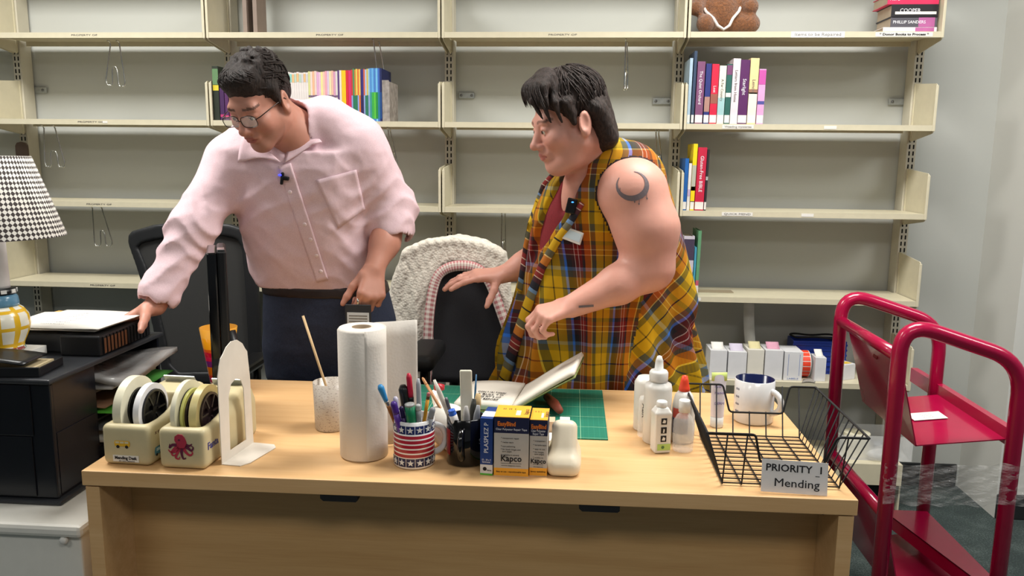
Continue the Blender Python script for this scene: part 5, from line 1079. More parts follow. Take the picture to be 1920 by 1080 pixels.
# right bay, second shelf: eleven novels (pixel edges left..right of the spines, top)
Z1 = ZS[1]; k = 1 / 6.355
row = [(175, 212, 185, (166, 190, 208), 'pale blue hardback at the left end of the novel row', 'q', None), (222, 258, 100, (52, 70, 96), 'slim navy book with white top, tallest of the novel row', 'q', None), (268, 360, 225, (124, 76, 112), 'mauve hardback, thick, third in the novel row', 'The Quiet Orchard', None), (370, 435, 250, (44, 52, 118), 'blue paperback with a small portrait on its spine', None, [(0.2, 0.45, (170, 130, 120), 'spine_picture')]), (440, 525, 255, (206, 34, 66), 'bright red paperback in the novel row', 'Lost', [(0.34, 0.5, (150, 90, 76), 'spine_picture')]), (530, 612, 275, (226, 222, 208), 'white and pale teal paperback right of the red one', 'A Far Country', [(0.13, 0.45, (160, 196, 198), 'teal_band')]), (617, 682, 255, (44, 96, 88), 'dark green paperback with white blocks in the novel row', None, [(0.82, 0.98, (120, 70, 110), 'spine_picture'), (0.45, 0.52, (220, 220, 214), 'white_block')]), (686, 775, 190, (222, 210, 216), 'white hardback with pink lettering right of the green one', 'Letters from Home', None), (777, 885, 205, (88, 38, 92), 'dark purple hardback, widest of the novel row', 'Starlight', None), (890, 993, 185, (232, 206, 152), 'cream hardback next to the pink book at the end', 'Lemon', [(0.06, 0.48, (228, 222, 208), 'pale_band'), (0.46, 0.53, (150, 110, 90), 'spine_picture')]), (1000, 1083, 315, (214, 160, 204), 'pink paperback, shortest, at the right end of the novel row', None, [(0.72, 0.98, (196, 84, 164), 'pink_band'), (0.36, 0.42, (80, 80, 150), 'blue_band')])]
for (a, b, top, c, lab, ti, ex) in row:
    p0 = at(1260 + a * k, 231, 0.012); p1 = at(1260 + b * k, 231, 0.012); pt = at(1260 + (a + b) / 2 * k, 80 + top * k, 0.012)
    white = c[0] > 200 and c[1] > 190
    t = book(lab, p0.x, Z1, (p1.x - p0.x) - 0.0008, pt.z - Z1, 0.15, bc(str(c), c), lean=0.012, title=None if ti == 'q' else ti, tcol=m_grey if white else m_wink, extra=[(u, w, bc(str(q), q), n) for u, w, q, n in ex] if ex else None)
t = thing('metal_bookend', 'dark metal bookend behind the pink paperback', 'bookend', (0.302, 0.06, Z1 + 0.0004)); b = MB(); b.bx(0, 0.0015, 0, 0.12, 0, 0.2); b.bx(0.0016, 0.05, 0, 0.1, 0, 0.0015); b.build('plate', mat('bookend_brown', (112, 100, 88), 0.5), t)
# third shelf: cookbooks
Z2 = ZS[2]; k = 1 / 6.75
for (a, b, top, c, lab, ti, ex) in [(105, 152, 250, (34, 96, 168), 'blue paperback at the left end of the cookbook row', 'q', None), (155, 193, 312, (222, 218, 214), 'white paperback between the blue and yellow cookbooks', 'q', [(0.3, 0.45, (190, 170, 200), 'spine_picture')]), (197, 250, 66, (240, 208, 30), 'yellow book, tallest of the cookbook row', 'q', [(0.30, 0.68, (176, 176, 160), 'grey_panel'), (0.30, 0.36, (60, 160, 170), 'teal_band'), (0.12, 0.14, (60, 50, 40), 'dark_band')]), (257, 370, 112, (192, 36, 66), 'thick crimson cookbook with white spine lettering', 'Gluten-Free BIBLE', None), (374, 404, 140, (44, 40, 44), 'black book leaning on the crimson cookbook', 'q', [(0.5, 0.56, (170, 170, 168), 'white_block')])]:
    p0 = at(1260 + a * k, 397, 0.012); p1 = at(1260 + b * k, 397, 0.012); pt = at(1260 + (a + b) / 2 * k, 260 + top * k, 0.012)
    book(lab, p0.x + max(0, 0.0128 - at(1260 + 105 * k, 397, 0.012).x), Z2, (p1.x - p0.x) - 0.0008, pt.z - Z2, 0.16, bc(str(c), c), lean=0.02, title=None if ti == 'q' else ti, extra=[(u, w, bc(str(q), q), n) for u, w, q, n in ex] if ex else None)
# fourth shelf, half hidden by the woman
Z3 = ZS[3]
for (a, b, top, c, lab, ex) in [(1276, 1296, 443, (196, 190, 200), 'manga paperback with black and white spine behind the woman', [(0.6, 0.95, (70, 60, 80), 'spine_picture'), (0.2, 0.4, (110, 140, 160), 'blue_band')]), (1297, 1301, 464, (70, 150, 176), 'thin teal book behind the woman', None), (1302, 1308, 433, (96, 150, 110), 'thin green book at the right end behind the woman', [(0.04, 0.16, (220, 214, 206), 'white_block'), (0.16, 0.24, (190, 90, 110), 'red_block')])]:
    p0 = at(a, 563, 0.012); p1 = at(b, 563, 0.012); pt = at((a + b) / 2, top, 0.012)
    book(lab, p0.x, Z3, (p1.x - p0.x) - 0.0005, pt.z - Z3, 0.15, bc(str(c), c), lean=0.015, sticker=False, extra=[(u, w, bc(str(q), q), n) for u, w, q, n in ex] if ex else None)
# picture books behind the man
def pxx(px): return at(px, 229, 0.012).x
def top_of(py, px=600): return at(px, py, 0.012).z - Z1
t = None
for (a, b, top, c, lab, ex) in [(396, 407, 124, (44, 50, 40), 'black paperback with yellow dot at the left of the man', [(0.55, 0.65, (216, 196, 60), 'yellow_dot'), (0.66, 0.95, (96, 130, 90), 'green_panel')]), (408, 416, 165, (70, 40, 84), 'dark purple paperback next to the black one, left of the man', [(0.1, 0.18, (180, 60, 110), 'pink_band')]), (417, 424, 168, (84, 46, 92), 'purple paperback, second of two beside the man', [(0.08, 0.16, (190, 70, 110), 'pink_band')]), (425, 434, 160, (122, 34, 78), "plum paperback just behind the man's forehead", None), (435, 443, 166, (60, 40, 90), "violet paperback behind the man's hair", None)]:
    book(lab, pxx(a) + max(0, -1.8145 - pxx(396)), Z1, pxx(b) - pxx(a) - 0.0006, top_of(top, a), 0.14, bc(str(c), c), sticker=False, extra=[(u, w, bc(str(q), q), n) for u, w, q, n in ex] if ex else None)
rnd = random.Random(11)
seq = []
x = 520.0
for i in range(14): seq.append((x, x + 4.1, 136 + rnd.uniform(-1, 1), (222, 214, 210), 'thin white picture book in the row right of the man', [(0.80, 0.97, rnd.choice([(180, 200, 180), (222, 180, 130), (200, 200, 204), (140, 200, 190)]), 'cover_corner')])); x += 4.3
pastel = [(206, 206, 140), (226, 206, 196), (232, 176, 140), (222, 200, 190), (214, 164, 200), (222, 186, 206), (232, 220, 150), (236, 190, 170), (226, 160, 176), (210, 190, 210), (224, 214, 170), (228, 180, 160), (206, 150, 180), (214, 206, 200)]
for i in range(14): seq.append((x, x + 3.7, 134 + rnd.uniform(-1.5, 1.5), pastel[i], None, [(0.48, 0.52, (110, 90, 120), 'spine_emblem')])); x += 3.9
for c, lab, w in [((90, 60, 120), 'slim violet picture book in the pastel row', 3.4), ((222, 214, 206), 'white picture book beside the violet one', 4), ((240, 190, 30), 'golden yellow picture book, wider, in the row', 8), ((206, 40, 56), 'red picture book beside the golden yellow one', 4.5), ((206, 40, 100), 'magenta picture book right of the red one', 5.5)]: seq.append((x, x + w - 0.3, 132, c, lab, None)); x += w
mixed = [(190, 60, 60), (70, 140, 90), (190, 120, 60), (222, 200, 90), (216, 110, 50), (230, 190, 90), (50, 44, 110), (60, 50, 120), (206, 100, 70), (170, 190, 220), (200, 180, 90), (150, 190, 210)]
for i, c in enumerate(mixed): seq.append((x, x + 2.7, 130 + rnd.uniform(-1, 1), c, None, [(0.02, 0.5, rnd.choice([(40, 120, 90), (220, 110, 40), (50, 40, 90), (140, 160, 210)]), 'lower_panel')])); x += 2.85
for i in range(6): seq.append((x, x + 3.6, 128, [(80, 140, 200), (100, 170, 220), (70, 120, 190), (110, 180, 220), (60, 100, 180), (30, 40, 90)][i], None, [(0.05, 0.55, [(60, 150, 140), (60, 170, 70), (90, 190, 60), (40, 140, 60), (40, 120, 150), (30, 70, 130)][i], 'lower_panel')])); x += 3.75
for a, b, top, c, lab, ex in seq:
    fam = lab or ('thin pastel picture book between the white and yellow ones' if c in pastel else 'thin multicoloured picture book right of the magenta one' if c in mixed else 'thin blue and green picture book near the row end')
    same = lab is None or lab.startswith('thin white')
    book(fam, pxx(a), Z1, pxx(b) - pxx(a), top_of(top, (a + b) / 2), 0.16, bc(str(c), c), sticker=False, extra=[(u, w, bc(str(q), q), n) for u, w, q, n in ex] if ex else None, group='picture books right of the man' if same else None, parts=False)
t = thing('metal_bookend', 'grey marbled bookend closing the picture book row', 'bookend', (pxx(x + 0.5), 0.012, Z1 + 0.0004)); b = MB(); mm_ = mat('marbled_grey', (150, 142, 136), 0.6, var=0.35, vscale=45); b.bx(0, 0.026, 0, 0.004, 0, 0.155); b.bx(0.0, 0.004, 0.004, 0.15, 0, 0.155); b.bx(0.026, 0.028, 0, 0.15, 0, 0.15); b.build('plate', mm_, t)
t = thing('book', 'small red and white book lying under the picture book shelf', 'book', (at(700, 387, 0.05).x, 0.03, ZS[2] + 0.0004)); MB().bx(0, 0.06, 0, 0.12, 0, 0.012).build('cover', bc('red_white', (190, 60, 80)), t); 
# two brown slats on the top shelf behind the man
for i, px in enumerate((460, 479)):
    p = at(px, 58, 0.1); t = thing('wooden_board', ['left narrow brown board standing on the top shelf above the man', 'right narrow brown board standing on the top shelf above the man'][i], 'board', (p.x, 0.1, ZS[0] + 0.0004)); MB().bx(-0.008, 0.008, 0, 0.1, 0, 0.26).build('board', mat('slat_brown', (138, 122, 112), 0.7), t)
# soft toy on the top shelf
m_fur = NT('brown_fur'); n_ = m_fur.noise(m_fur.coord(), 130, 5, 0.7); m_fur.col(m_fur.ramp(n_, [(0.3, lin((86, 50, 22))), (0.7, lin((158, 98, 50)))])); m_fur.bs.inputs['Roughness'].default_value = 0.95; m_fur.bs.inputs['Sheen Weight'].default_value = 0.4; m_fur.bump(n_, 1.0, 0.008); m_fur = m_fur.m
tx = at(1345, 58, 0.07).x + 0.012
t = thing('soft_toy', 'brown plush bear with a white ribbon on the top shelf', 'soft toy', (tx, 0.09, ZS[0] + 0.0004))
v = Vol().ell((0, 0.01, 0.085), (0.085, 0.075, 0.085), k=0.02).cap((-0.055, -0.03, 0.036), (-0.062, -0.06, 0.033), 0.036, 0.034, k=0.02).cap((0.03, -0.01, 0.04), (0.105, -0.045, 0.034), 0.042, 0.033, k=0.02).ell((0, 0.01, 0.2), (0.075, 0.068, 0.075), k=0.02).ell((0, -0.06, 0.186), (0.032, 0.03, 0.026), k=0.015).ell((-0.06, 0.01, 0.258), (0.025, 0.014, 0.027), k=0.01).ell((0.06, 0.01, 0.258), (0.025, 0.014, 0.027), k=0.01).cap((-0.075, 0, 0.14), (-0.1, -0.05, 0.09), 0.03, 0.028, k=0.02).cap((0.075, 0, 0.14), (0.1, -0.05, 0.095), 0.03, 0.028, k=0.02)
P, F = v.mesh(0.006); P[:, 2] = np.maximum(P[:, 2], 0); vol_obj(P, F, 'body', m_fur, t)
MB().tube([(-0.074, -0.012, 0.115), (-0.064, -0.062, 0.075), (-0.038, -0.078, 0.048), (-0.022, -0.083, 0.022), (0, -0.085, 0.008), (0.02, -0.083, 0.022), (0.032, -0.08, 0.048), (0.055, -0.066, 0.075), (0.074, -0.012, 0.115)], 0.0055, 8).build('ribbon', C('ribbon', (216, 208, 200), 0.8), t)
for x in (-0.025, 0.025): MB().lathe([(0, -0.004), (0.004, -0.003), (0.006, 0), (0.004, 0.003), (0, 0.004)], (x, -0.060, 0.216), 12).build('eye', m_black, t)
MB().lathe([(0, -0.005), (0.008, -0.003), (0.01, 0), (0.006, 0.004), (0, 0.005)], (0, -0.09, 0.19), 12).build('nose', m_black, t)
# stack of books lying on the top shelf at its right end
z = ZS[0] + 0.0004; rt = at(1757, 55, 0.03).x
for i, (x0, x1, h, c, lab, ti, tc) in enumerate([(1657, 1758, 9, (226, 216, 218), 'white and pink paperback at the bottom of the stack', None, None), (1671, 1758, 17, (86, 84, 92), 'grey and pink paperback second from the stack bottom', 'PHILLIP SANDERS', m_wink), (1670, 1760, 21, (36, 34, 38), 'black and white hardback in the middle of the stack', 'COOPER', m_wink), (1662, 1766, 17, (216, 48, 92), 'bright pink hardback lying on the black and white one', 'No. 2', m_wink), (1666, 1756, 12, (86, 116, 170), 'blue and pink paperback near the top of the stack', None, None), (1668, 1757, 14, (222, 214, 214), 'pale paperback topmost of the stack, cut by the picture edge', None, None)]):
    a = at(x0, 40, 0.03).x; b_ = min(at(x1, 40, 0.03).x, 0.897); hh = h / 478.0
    t = thing('book', lab, 'book', ((a + b_) / 2, 0.03 + 0.003 * (i % 2), z)); w = b_ - a; b = MB(); b.bx(-w / 2, w / 2, 0, 0.003, 0, hh); b.bx(-w / 2, w / 2, 0.003, 0.15, 0, 0.002); b.bx(-w / 2, w / 2, 0.003, 0.15, hh - 0.002, hh); b.build('cover', bc(str(c), c), t)
    MB().bx(-w / 2 + 0.003, w / 2 - 0.003, 0.0031, 0.146, 0.0021, hh - 0.0021).build('pages', mat('page_block', (176, 160, 140), 0.8), t)
    if ti: lettering(ti, hh * 0.42, (-w * 0.1 if i != 3 else -w * 0.36, -0.0004, hh * 0.5), tc, t, name='spine_title')
    if i in (0, 1): MB().bx(w * 0.1, w * 0.45, -0.0005, -0.0001, 0.001, hh - 0.001).build('pink_band', bc('pinkband', (176, 96, 150)), t)
    if i == 2: MB().bx(-w * 0.42, w * 0.46, -0.0005, -0.0001, hh * 0.2, hh * 0.42).build('white_band', m_paper, t)
    if i == 4: MB().bx(-w * 0.46, -w * 0.12, -0.0005, -0.0001, 0.001, hh - 0.001).build('pink_band', bc('pinkband2', (216, 60, 110)), t); MB().bx(-w * 0.11, w * 0.0, -0.0005, -0.0001, 0.001, hh - 0.001).build('yellow_band', bc('yellowband', (220, 180, 60)), t)
    z += hh + 0.0003
# low shelf: white label boxes
Z4 = ZS[4]
def lowbox(lab, a, b, top, dep, m, yf=0.02, rz=0.0, flap=None, name='label_box'):
    p0 = at(a, 716, yf); p1 = at(b, 716, yf); h = at((a + b) / 2, top, yf).z - Z4
    t = thing(name, lab, 'box', ((p0.x + p1.x) / 2, yf, Z4 + 0.0004), rz); w = p1.x - p0.x - 0.001
    MB().bx(-w / 2, w / 2, 0, dep, 0, h, bev=0.001).build('box', m, t)
    if flap: MB().sheet(lambda u, v: (-w * 0.36 + w * 0.72 * u, 0.02 + 0.035 * math.sin(v * 1.2), h + 0.0005 + 0.022 * v), 3, 6, 0, 0.0006).build('label_end', flap, t)
    return t, w, h
m_bxw = mat('box_white', (216, 216, 218), 0.6, var=0.03); m_bx2 = mat('box_white_warm', (220, 216, 204), 0.6, var=0.03)
lowbox('white box with a raised label flap behind the woman', 1329, 1361, 657, 0.11, m_bxw, flap=m_paper)
lowbox('white box with lilac label end, second from the left', 1363, 1398, 660, 0.11, m_bxw, flap=mat('lilac_label', (196, 188, 206), 0.6))
t, w, h = lowbox('cream-sided white box with long paper strip rising from it', 1399, 1430, 656, 0.11, m_bx2, yf=0.024, flap=mat('yellow_label', (206, 196, 150), 0.6))
t2 = thing('label_strip', 'long strip of blank labels rising from the cream-sided box', 'label strip', t.location + Vector((0, 0.125, 0)))
sx0 = at(1394, 640, 0.14).x - t2.location.x; sx1 = at(1414, 640, 0.14).x - t2.location.x
MB().sheet(lambda u, v: (sx0 + (sx1 - sx0) * u + 0.012 * (1 - v) ** 3, -0.02 * (1 - v) ** 2 + 0.03 * v, 0.08 + 0.215 * v), 2, 14, 0, 0.0005).build('strip', mat('strip_paper', (214, 214, 206), 0.6), t2)
lowbox('white box with pink label end, fourth from the left', 1432, 1466, 657, 0.11, m_bxw, flap=mat('pink_label', (206, 150, 170), 0.6))
t, w, h = lowbox('white box with blue print, fifth from the left', 1468, 1503, 660, 0.11, m_bxw)
for xx in (-w * 0.28, w * 0.33): MB().bx(xx - 0.0008, xx + 0.0008, -0.0005, -0.0001, 0.02, h - 0.01).build('blue_line', mat('blue_print', (120, 140, 190), 0.6), t)
lettering('LABELS', 0.009, (0, -0.0005, 0.008), mat('blue_print', (120, 140, 190), 0.6), t, width=w * 0.6)
t = thing('label_roll', 'roll of red-orange labels on the low shelf', 'label roll', (at(1514, 716, 0.02).x, 0.035, Z4 + 0.0012)); R = 0.052
b = MB(); Q = Matrix.Rotation(math.pi / 2, 3, 'Y'); b.lathe([(0.02, -0.018), (R, -0.018), (R, 0.018), (0.02, 0.018), (0.02, -0.018)], (0, 0.06, R), 40, 0, Q, False); b.build('roll', m_paper, t, auto=0.5)
for kx in range(16):
    a0 = kx * 2 * math.pi / 16; MB().sheet(lambda u, v: (-0.015 + 0.030 * u, 0.06 - (R + 0.0006) * math.cos(a0 + 0.03 + v * 0.33), R + (R + 0.0006) * math.sin(a0 + 0.03 + v * 0.33)), 1, 5).build('label', C('label_orange', (236, 70, 40), 0.5), t)
lowbox('small white box with torn flap right of the red label roll', 1526, 1547, 671, 0.07, m_bxw, flap=m_paper)
t = thing('plastic_crate', 'blue ribbed plastic crate at the back of the low shelf', 'crate', (at(1530, 700, 0.16).x, 0.135, Z4 + 0.0004)); b = MB(); m_crate = C('crate_blue', (36, 60, 150), 0.35); w0 = 0.105
b.bx(-w0, w0, 0, 0.004, 0, 0.135); b.bx(-w0, w0, 0.088, 0.092, 0, 0.135); b.bx(-w0, -w0 + 0.004, 0.004, 0.088, 0, 0.135); b.bx(w0 - 0.004, w0, 0.004, 0.088, 0, 0.135); b.bx(-w0, w0, 0.004, 0.088, 0, 0.004)
for kz in range(6): b.bx(-w0 - 0.002, w0 + 0.002, -0.003, 0, 0.012 + kz * 0.021, 0.020 + kz * 0.021)
b.build('crate', m_crate, t)
t = thing('cable_coil', 'black cable coiled on top of the blue crate', 'cable', (at(1522, 655, 0.18).x, 0.18, Z4 + 0.137)); MB().tube([((0.085 + 0.006 * math.sin(5 * a)) * math.cos(a), 0.038 * math.sin(a), 0.006 + 0.004 * math.sin(3 * a) + 0.004) for a in [q * 0.2 for q in range(62)]], 0.004, 8).build('cable', m_matte, t)
t = thing('label_box', 'tilted white box with a yellow label near the cart', 'box', (at(1592, 716, 0.06).x, 0.06, Z4 + 0.0004), 0.5); MB().bx(-0.028, 0.028, 0, 0.06, 0, 0.062, bev=0.001).build('box', m_bxw, t); MB().bx(-0.015, 0.02, 0.012, 0.04, 0.0622, 0.0628).build('yellow_label', C('label_gold', (226, 190, 70), 0.5), t)
t = thing('paper_slip', 'grey paper slip curling over the low shelf edge', 'paper', (at(1520, 722, 0.0).x, 0.01, Z4 + 0.0006)); MB().sheet(lambda u, v: (-0.035 + 0.05 * u + 0.02 * v, -0.012 + 0.05 * v, 0.004 * math.sin(u * 3)), 6, 6, 0, 0.0006).build('slip', mat('grey_slip', (150, 146, 138), 0.7), t)
t = thing('paper_slip', 'small brown slip lying on the fourth shelf right of woman', 'paper', (at(1340, 556, 0.12).x, 0.1, Z3 + 0.0006)); MB().bx(-0.07, 0.07, 0, 0.06, 0, 0.002).build('slip', mat('brown_slip', (150, 136, 112), 0.7), t)
# clear tub of white rolls on the base shelf
t = thing('clear_tub', 'clear plastic tub with white rolls on the base shelf', 'tub', (at(1640, 850, 0.03).x, 0.02, 0.2004)); b = MB(); w0 = 0.14
for args in ((-w0, w0, 0, 0.003, 0, 0.1), (-w0, w0, 0.147, 0.15, 0, 0.1), (-w0, -w0 + 0.003, 0.003, 0.147, 0, 0.1), (w0 - 0.003, w0, 0.003, 0.147, 0, 0.1), (-w0, w0, 0.003, 0.147, 0, 0.003)): b.bx(*args)
b.build('tub', m_clear, t)
for i, (dx, dz) in enumerate(((-0.035, 0.0), (-0.035, 0.046), (0.04, 0.0))):
    t = thing('tape_roll', ['lower white roll inside the clear tub', 'upper white roll stacked inside the clear tub', 'grey roll at the right inside the clear tub'][i], 'tape', (at(1640, 850, 0.03).x + dx * 1.6, 0.08, 0.2036 + dz)); MB().lathe([(0.025, 0), (0.05, 0), (0.05, 0.045), (0.025, 0.045), (0.025, 0)], n=32, smooth=False).build('roll', m_t1 if i < 2 else mat('grey_roll', (130, 134, 140), 0.5), t, auto=0.6)
t = thing('plastic_bag', 'crumpled clear bag at the right of the clear tub', 'bag', (0.82, -0.01, 0.2004)); P, F = Vol().ell((0, 0.05, 0.022), (0.05, 0.045, 0.024)).cap((-0.02, 0.03, 0.03), (0.03, 0.05, 0.05), 0.012, k=0.02).mesh(0.005); P[:, 2] = np.maximum(P[:, 2], 0); vol_obj(P, F, 'bag', m_clear, t)
# ------------------------------------------------------------------ people
def R3(y, p, r=0.0): return np.array(Matrix.Rotation(y, 3, 'Z') @ Matrix.Rotation(p, 3, 'X') @ Matrix.Rotation(r, 3, 'Y'))
def A3(px, py, Y): return np.array(at(px, py, Y))
class Loc:
    """adds shapes given in a local frame (head, hand) to a Vol"""
    def __init__(s, v, C, R, k=1.0): s.v = v; s.C = np.array(C, float); s.R = np.array(R); s.k = k
    def p(s, q): return s.C + s.R @ (np.array(q, float) * s.k)
    def ell(s, c, r, k=0.01, op='u', rot=None): m = s.R / np.linalg.norm(s.R, axis=0); s.v.ell(s.p(c), np.array(r) * s.k * (np.linalg.norm(s.R, axis=0) if rot is None else 1), m if rot is None else m @ np.array(rot), k, op); return s
    def cap(s, a, b, ra, rb=None, k=0.01, op='u', flat=None):
        s.v.cap(s.p(a), s.p(b), ra * s.k, None if rb is None else rb * s.k, k, op, None if flat is None else (s.R @ np.array(flat[0]), flat[1])); return s
    def box(s, c, h, rad=0.002, k=0.004, op='u', rot=None): m = s.R / np.linalg.norm(s.R, axis=0); s.v.box(s.p(c), np.array(h) * s.k, rad, m if rot is None else m @ np.array(rot), k, op); return s
    def inv(s, P): return ((P - s.C) @ np.linalg.inv(s.R).T) / s.k
def head(v, C, R, k=1.0, female=False, jaw=0.0):
    L = Loc(v, C, R, k)
    L.ell((0, 0.016, 0.040), (0.0745, 0.090, 0.080), 0.02).ell((0, -0.026, -0.035), (0.064, 0.064, 0.088), 0.03)
    L.cap((-0.05, 0.0, -0.068), (-0.014, -0.062, -0.112), 0.026, 0.018, 0.03).cap((0.05, 0.0, -0.068), (0.014, -0.062, -0.112), 0.026, 0.018, 0.03)
    L.ell((0, -0.068, -0.112), (0.024, 0.02, 0.018), 0.02)
    if jaw: L.ell((0, -0.03, -0.112), (0.05 + jaw, 0.05, 0.022 + jaw), 0.03)
    L.cap((-0.036, -0.076, 0.010), (0.036, -0.076, 0.010), 0.013, None, 0.018)
    L.ell((0.042, -0.062, -0.04), (0.024, 0.024, 0.022), 0.025).ell((-0.042, -0.062, -0.04), (0.024, 0.024, 0.022), 0.025)
    for s in (-1, 1): L.ell((s * 0.032, -0.095, -0.012), (0.017, 0.013, 0.011), 0.010, 's')
    L.cap((0, -0.084, -0.002), (0, -0.108, -0.042), 0.0085, 0.0115, 0.012).ell((0, -0.112, -0.046), (0.0125, 0.011, 0.0105), 0.008)
    for s in (-1, 1): L.ell((s * 0.0125, -0.1, -0.05), (0.0085, 0.011, 0.008), 0.005)
    for s in (-1, 1): L.ell((s * 0.007, -0.108, -0.0585), (0.0035, 0.004, 0.004), 0.003, 's')
    L.ell((0, -0.088, -0.075), (0.028, 0.014, 0.018), 0.014)
    L.ell((0, -0.0985, -0.0735), (0.020, 0.0065, 0.0052), 0.004).ell((0, -0.0965, -0.0835), (0.018, 0.0065, 0.0058), 0.004)
    L.cap((-0.021, -0.094, -0.0785), (0.021, -0.094, -0.0785), 0.0018, None, 0.003, 's').box((0, -0.104, -0.0786), (0.017, 0.006, 0.0008), 0.0006, 0.003, 's')
    for s in (-1, 1):
        # upper and lower lids over the eyeballs
        L.ell((s * 0.032, -0.0775, -0.012), (0.0152, 0.0125, 0.0125), 0.004); L.ell((s * 0.032, -0.0808, -0.0098), (0.0147, 0.0118, 0.0095), 0.003); L.box((s * 0.032, -0.0915, -0.0135), (0.0115, 0.005, 0.0026), 0.002, 0.003, 's')
        e = R3(0, 0, 0); q = np.array(Matrix.Rotation(s * 0.35, 3, 'Z') @ Matrix.Rotation(-0.25, 3, 'X'))
        L.ell((s * 0.080, 0.014, -0.022), (0.010, 0.021, 0.033), 0.008, rot=q); L.ell((s * 0.089, 0.009, -0.018), (0.006, 0.012, 0.020), 0.006, 's', rot=q); L.ell((s * 0.080, 0.008, -0.047), (0.008, 0.010, 0.011), 0.008)
    return L
def hand(v, wrist, d, n, k=1.0, curl=(30, 30, 30, 30), spread=8, thumb=(0.55, 0.75, 0.2), tcurl=20, side=1, mid=None):
    """palm and five separate fingers. d: wrist to knuckles, n: palm side normal, side: which way the thumb lies along d x n"""
    d = np.array(d, float); d /= np.linalg.norm(d); n = np.array(n, float); n -= d * (n @ d); n /= np.linalg.norm(n); s = np.cross(d, n) * side
    W = np.array(wrist, float); P = lambda a, b, c: W + (d * a + s * b + n * c) * k
    for off, ln, r in ((0.030, 0.080, 0.0125), (0.010, 0.086, 0.0135), (-0.010, 0.083, 0.013), (-0.028, 0.074, 0.012)): v.cap(P(0.008, off * 0.55, 0), P(ln, off, 0), 0.0155 * k, r * k, 0.012)
    tips = []
    for i, (off, base, seg, r) in enumerate(((0.030, 0.082, (0.043, 0.026, 0.021), 0.0096), (0.010, 0.089, (0.047, 0.029, 0.022), 0.0098), (-0.011, 0.085, (0.044, 0.027, 0.021), 0.0093), (-0.030, 0.076, (0.034, 0.021, 0.019), 0.0084))):
        p = P(base, off, 0.0); a = math.radians((1.5 - i) * spread); c = math.radians(curl[i]); q = 0.0; dirn = d * math.cos(a) + s * math.sin(a)
        for j, sl in enumerate(seg):
            q += c * (0.8, 1.15, 0.8)[j]; u = dirn * math.cos(q) + n * math.sin(q); p2 = p + u * sl * k
            v.cap(p, p2, (r - 0.0007 * j) * k, (r - 0.0007 * (j + 1)) * k, 0.0055 if j else 0.008); p = p2
        tips.append(p)
    t0 = P(0.024, 0.026, 0.004); td = d * thumb[0] + s * thumb[1] + n * thumb[2]; td /= np.linalg.norm(td); p1 = t0 + td * 0.042 * k; c = math.radians(tcurl); td2 = td * math.cos(c) + (d * 0.9 - s * 0.2 + n * 0.3) * math.sin(c); td2 /= np.linalg.norm(td2)
    p2 = p1 + td2 * 0.033 * k; p3 = p2 + td2 * 0.024 * k
    v.cap(P(0.012, 0.014, 0.003), t0, 0.016 * k, 0.0155 * k, 0.012).cap(t0, p1, 0.0155 * k, 0.0118 * k, 0.008).cap(p1, p2, 0.0115 * k, 0.0102 * k, 0.006).cap(p2, p3, 0.0102 * k, 0.0078 * k, 0.006); tips.append(p3)
    return tips
def loft(rows, grow=0.0, exp=2.3, fold=None):
    """rows: (z, cx, cy, rx, ry) bottom to top; rounded body section interpolated over height"""
    Q = np.array(sorted(rows), float)
    def f(X, Y, Z):
        Zs = np.clip(Z, Q[0, 0], Q[-1, 0]); c = [np.interp(Zs, Q[:, 0], Q[:, j]) for j in range(1, 5)]
        rx, ry = c[2] + grow, c[3] + grow; u, w = (X - c[0]) / rx, (Y - c[1]) / ry
        r = (np.abs(u) ** exp + np.abs(w) ** exp) ** (1 / exp); dd = (r - 1) * np.minimum(rx, ry) * 0.9
        if fold is not None: dd = dd + fold(np.arctan2(w, u), Z)
        e = np.maximum(Q[0, 0] - Z, Z - Q[-1, 0]); return np.where(e > 0, np.sqrt(np.maximum(dd, 0) ** 2 + e * e) , np.maximum(dd, e))
    lo = (np.min(Q[:, 1] - Q[:, 3]) - grow - 0.02, np.min(Q[:, 2] - Q[:, 4]) - grow - 0.02, Q[0, 0]); hi = (np.max(Q[:, 1] + Q[:, 3]) + grow + 0.02, np.max(Q[:, 2] + Q[:, 4]) + grow + 0.02, Q[-1, 0])
    return lo, hi, f
def prow(y, xl, xr, Yc, ry):
    a, b = at(xl, y, Yc), at(xr, y, Yc); return ((a.z + b.z) / 2, (a.x + b.x) / 2, Yc, (b.x - a.x) / 2, ry)
def skin_mat(name):
    N = NT(name); a = N.new('ShaderNodeAttribute'); a.attribute_name = 'tint'; n = N.noise(N.coord(), 45, 4); g = N.mix(0.5, N.ramp(n, [(0.3, (0.90, 0.88, 0.88, 1)), (0.7, (1, 1, 1, 1))]), (1, 1, 1, 1))
    N.col(N.mix(1.0, a.outputs['Color'], g, 'MULTIPLY')); b = N.bs; b.inputs['Roughness'].default_value = 0.5; b.inputs['Subsurface Weight'].default_value = 0.12; b.inputs['Subsurface Radius'].default_value = (0.012, 0.005, 0.003); b.inputs['Subsurface Scale'].default_value = 0.6
    N.bump(N.noise(N.coord(), 420, 3), 0.12, 0.001); return N.m
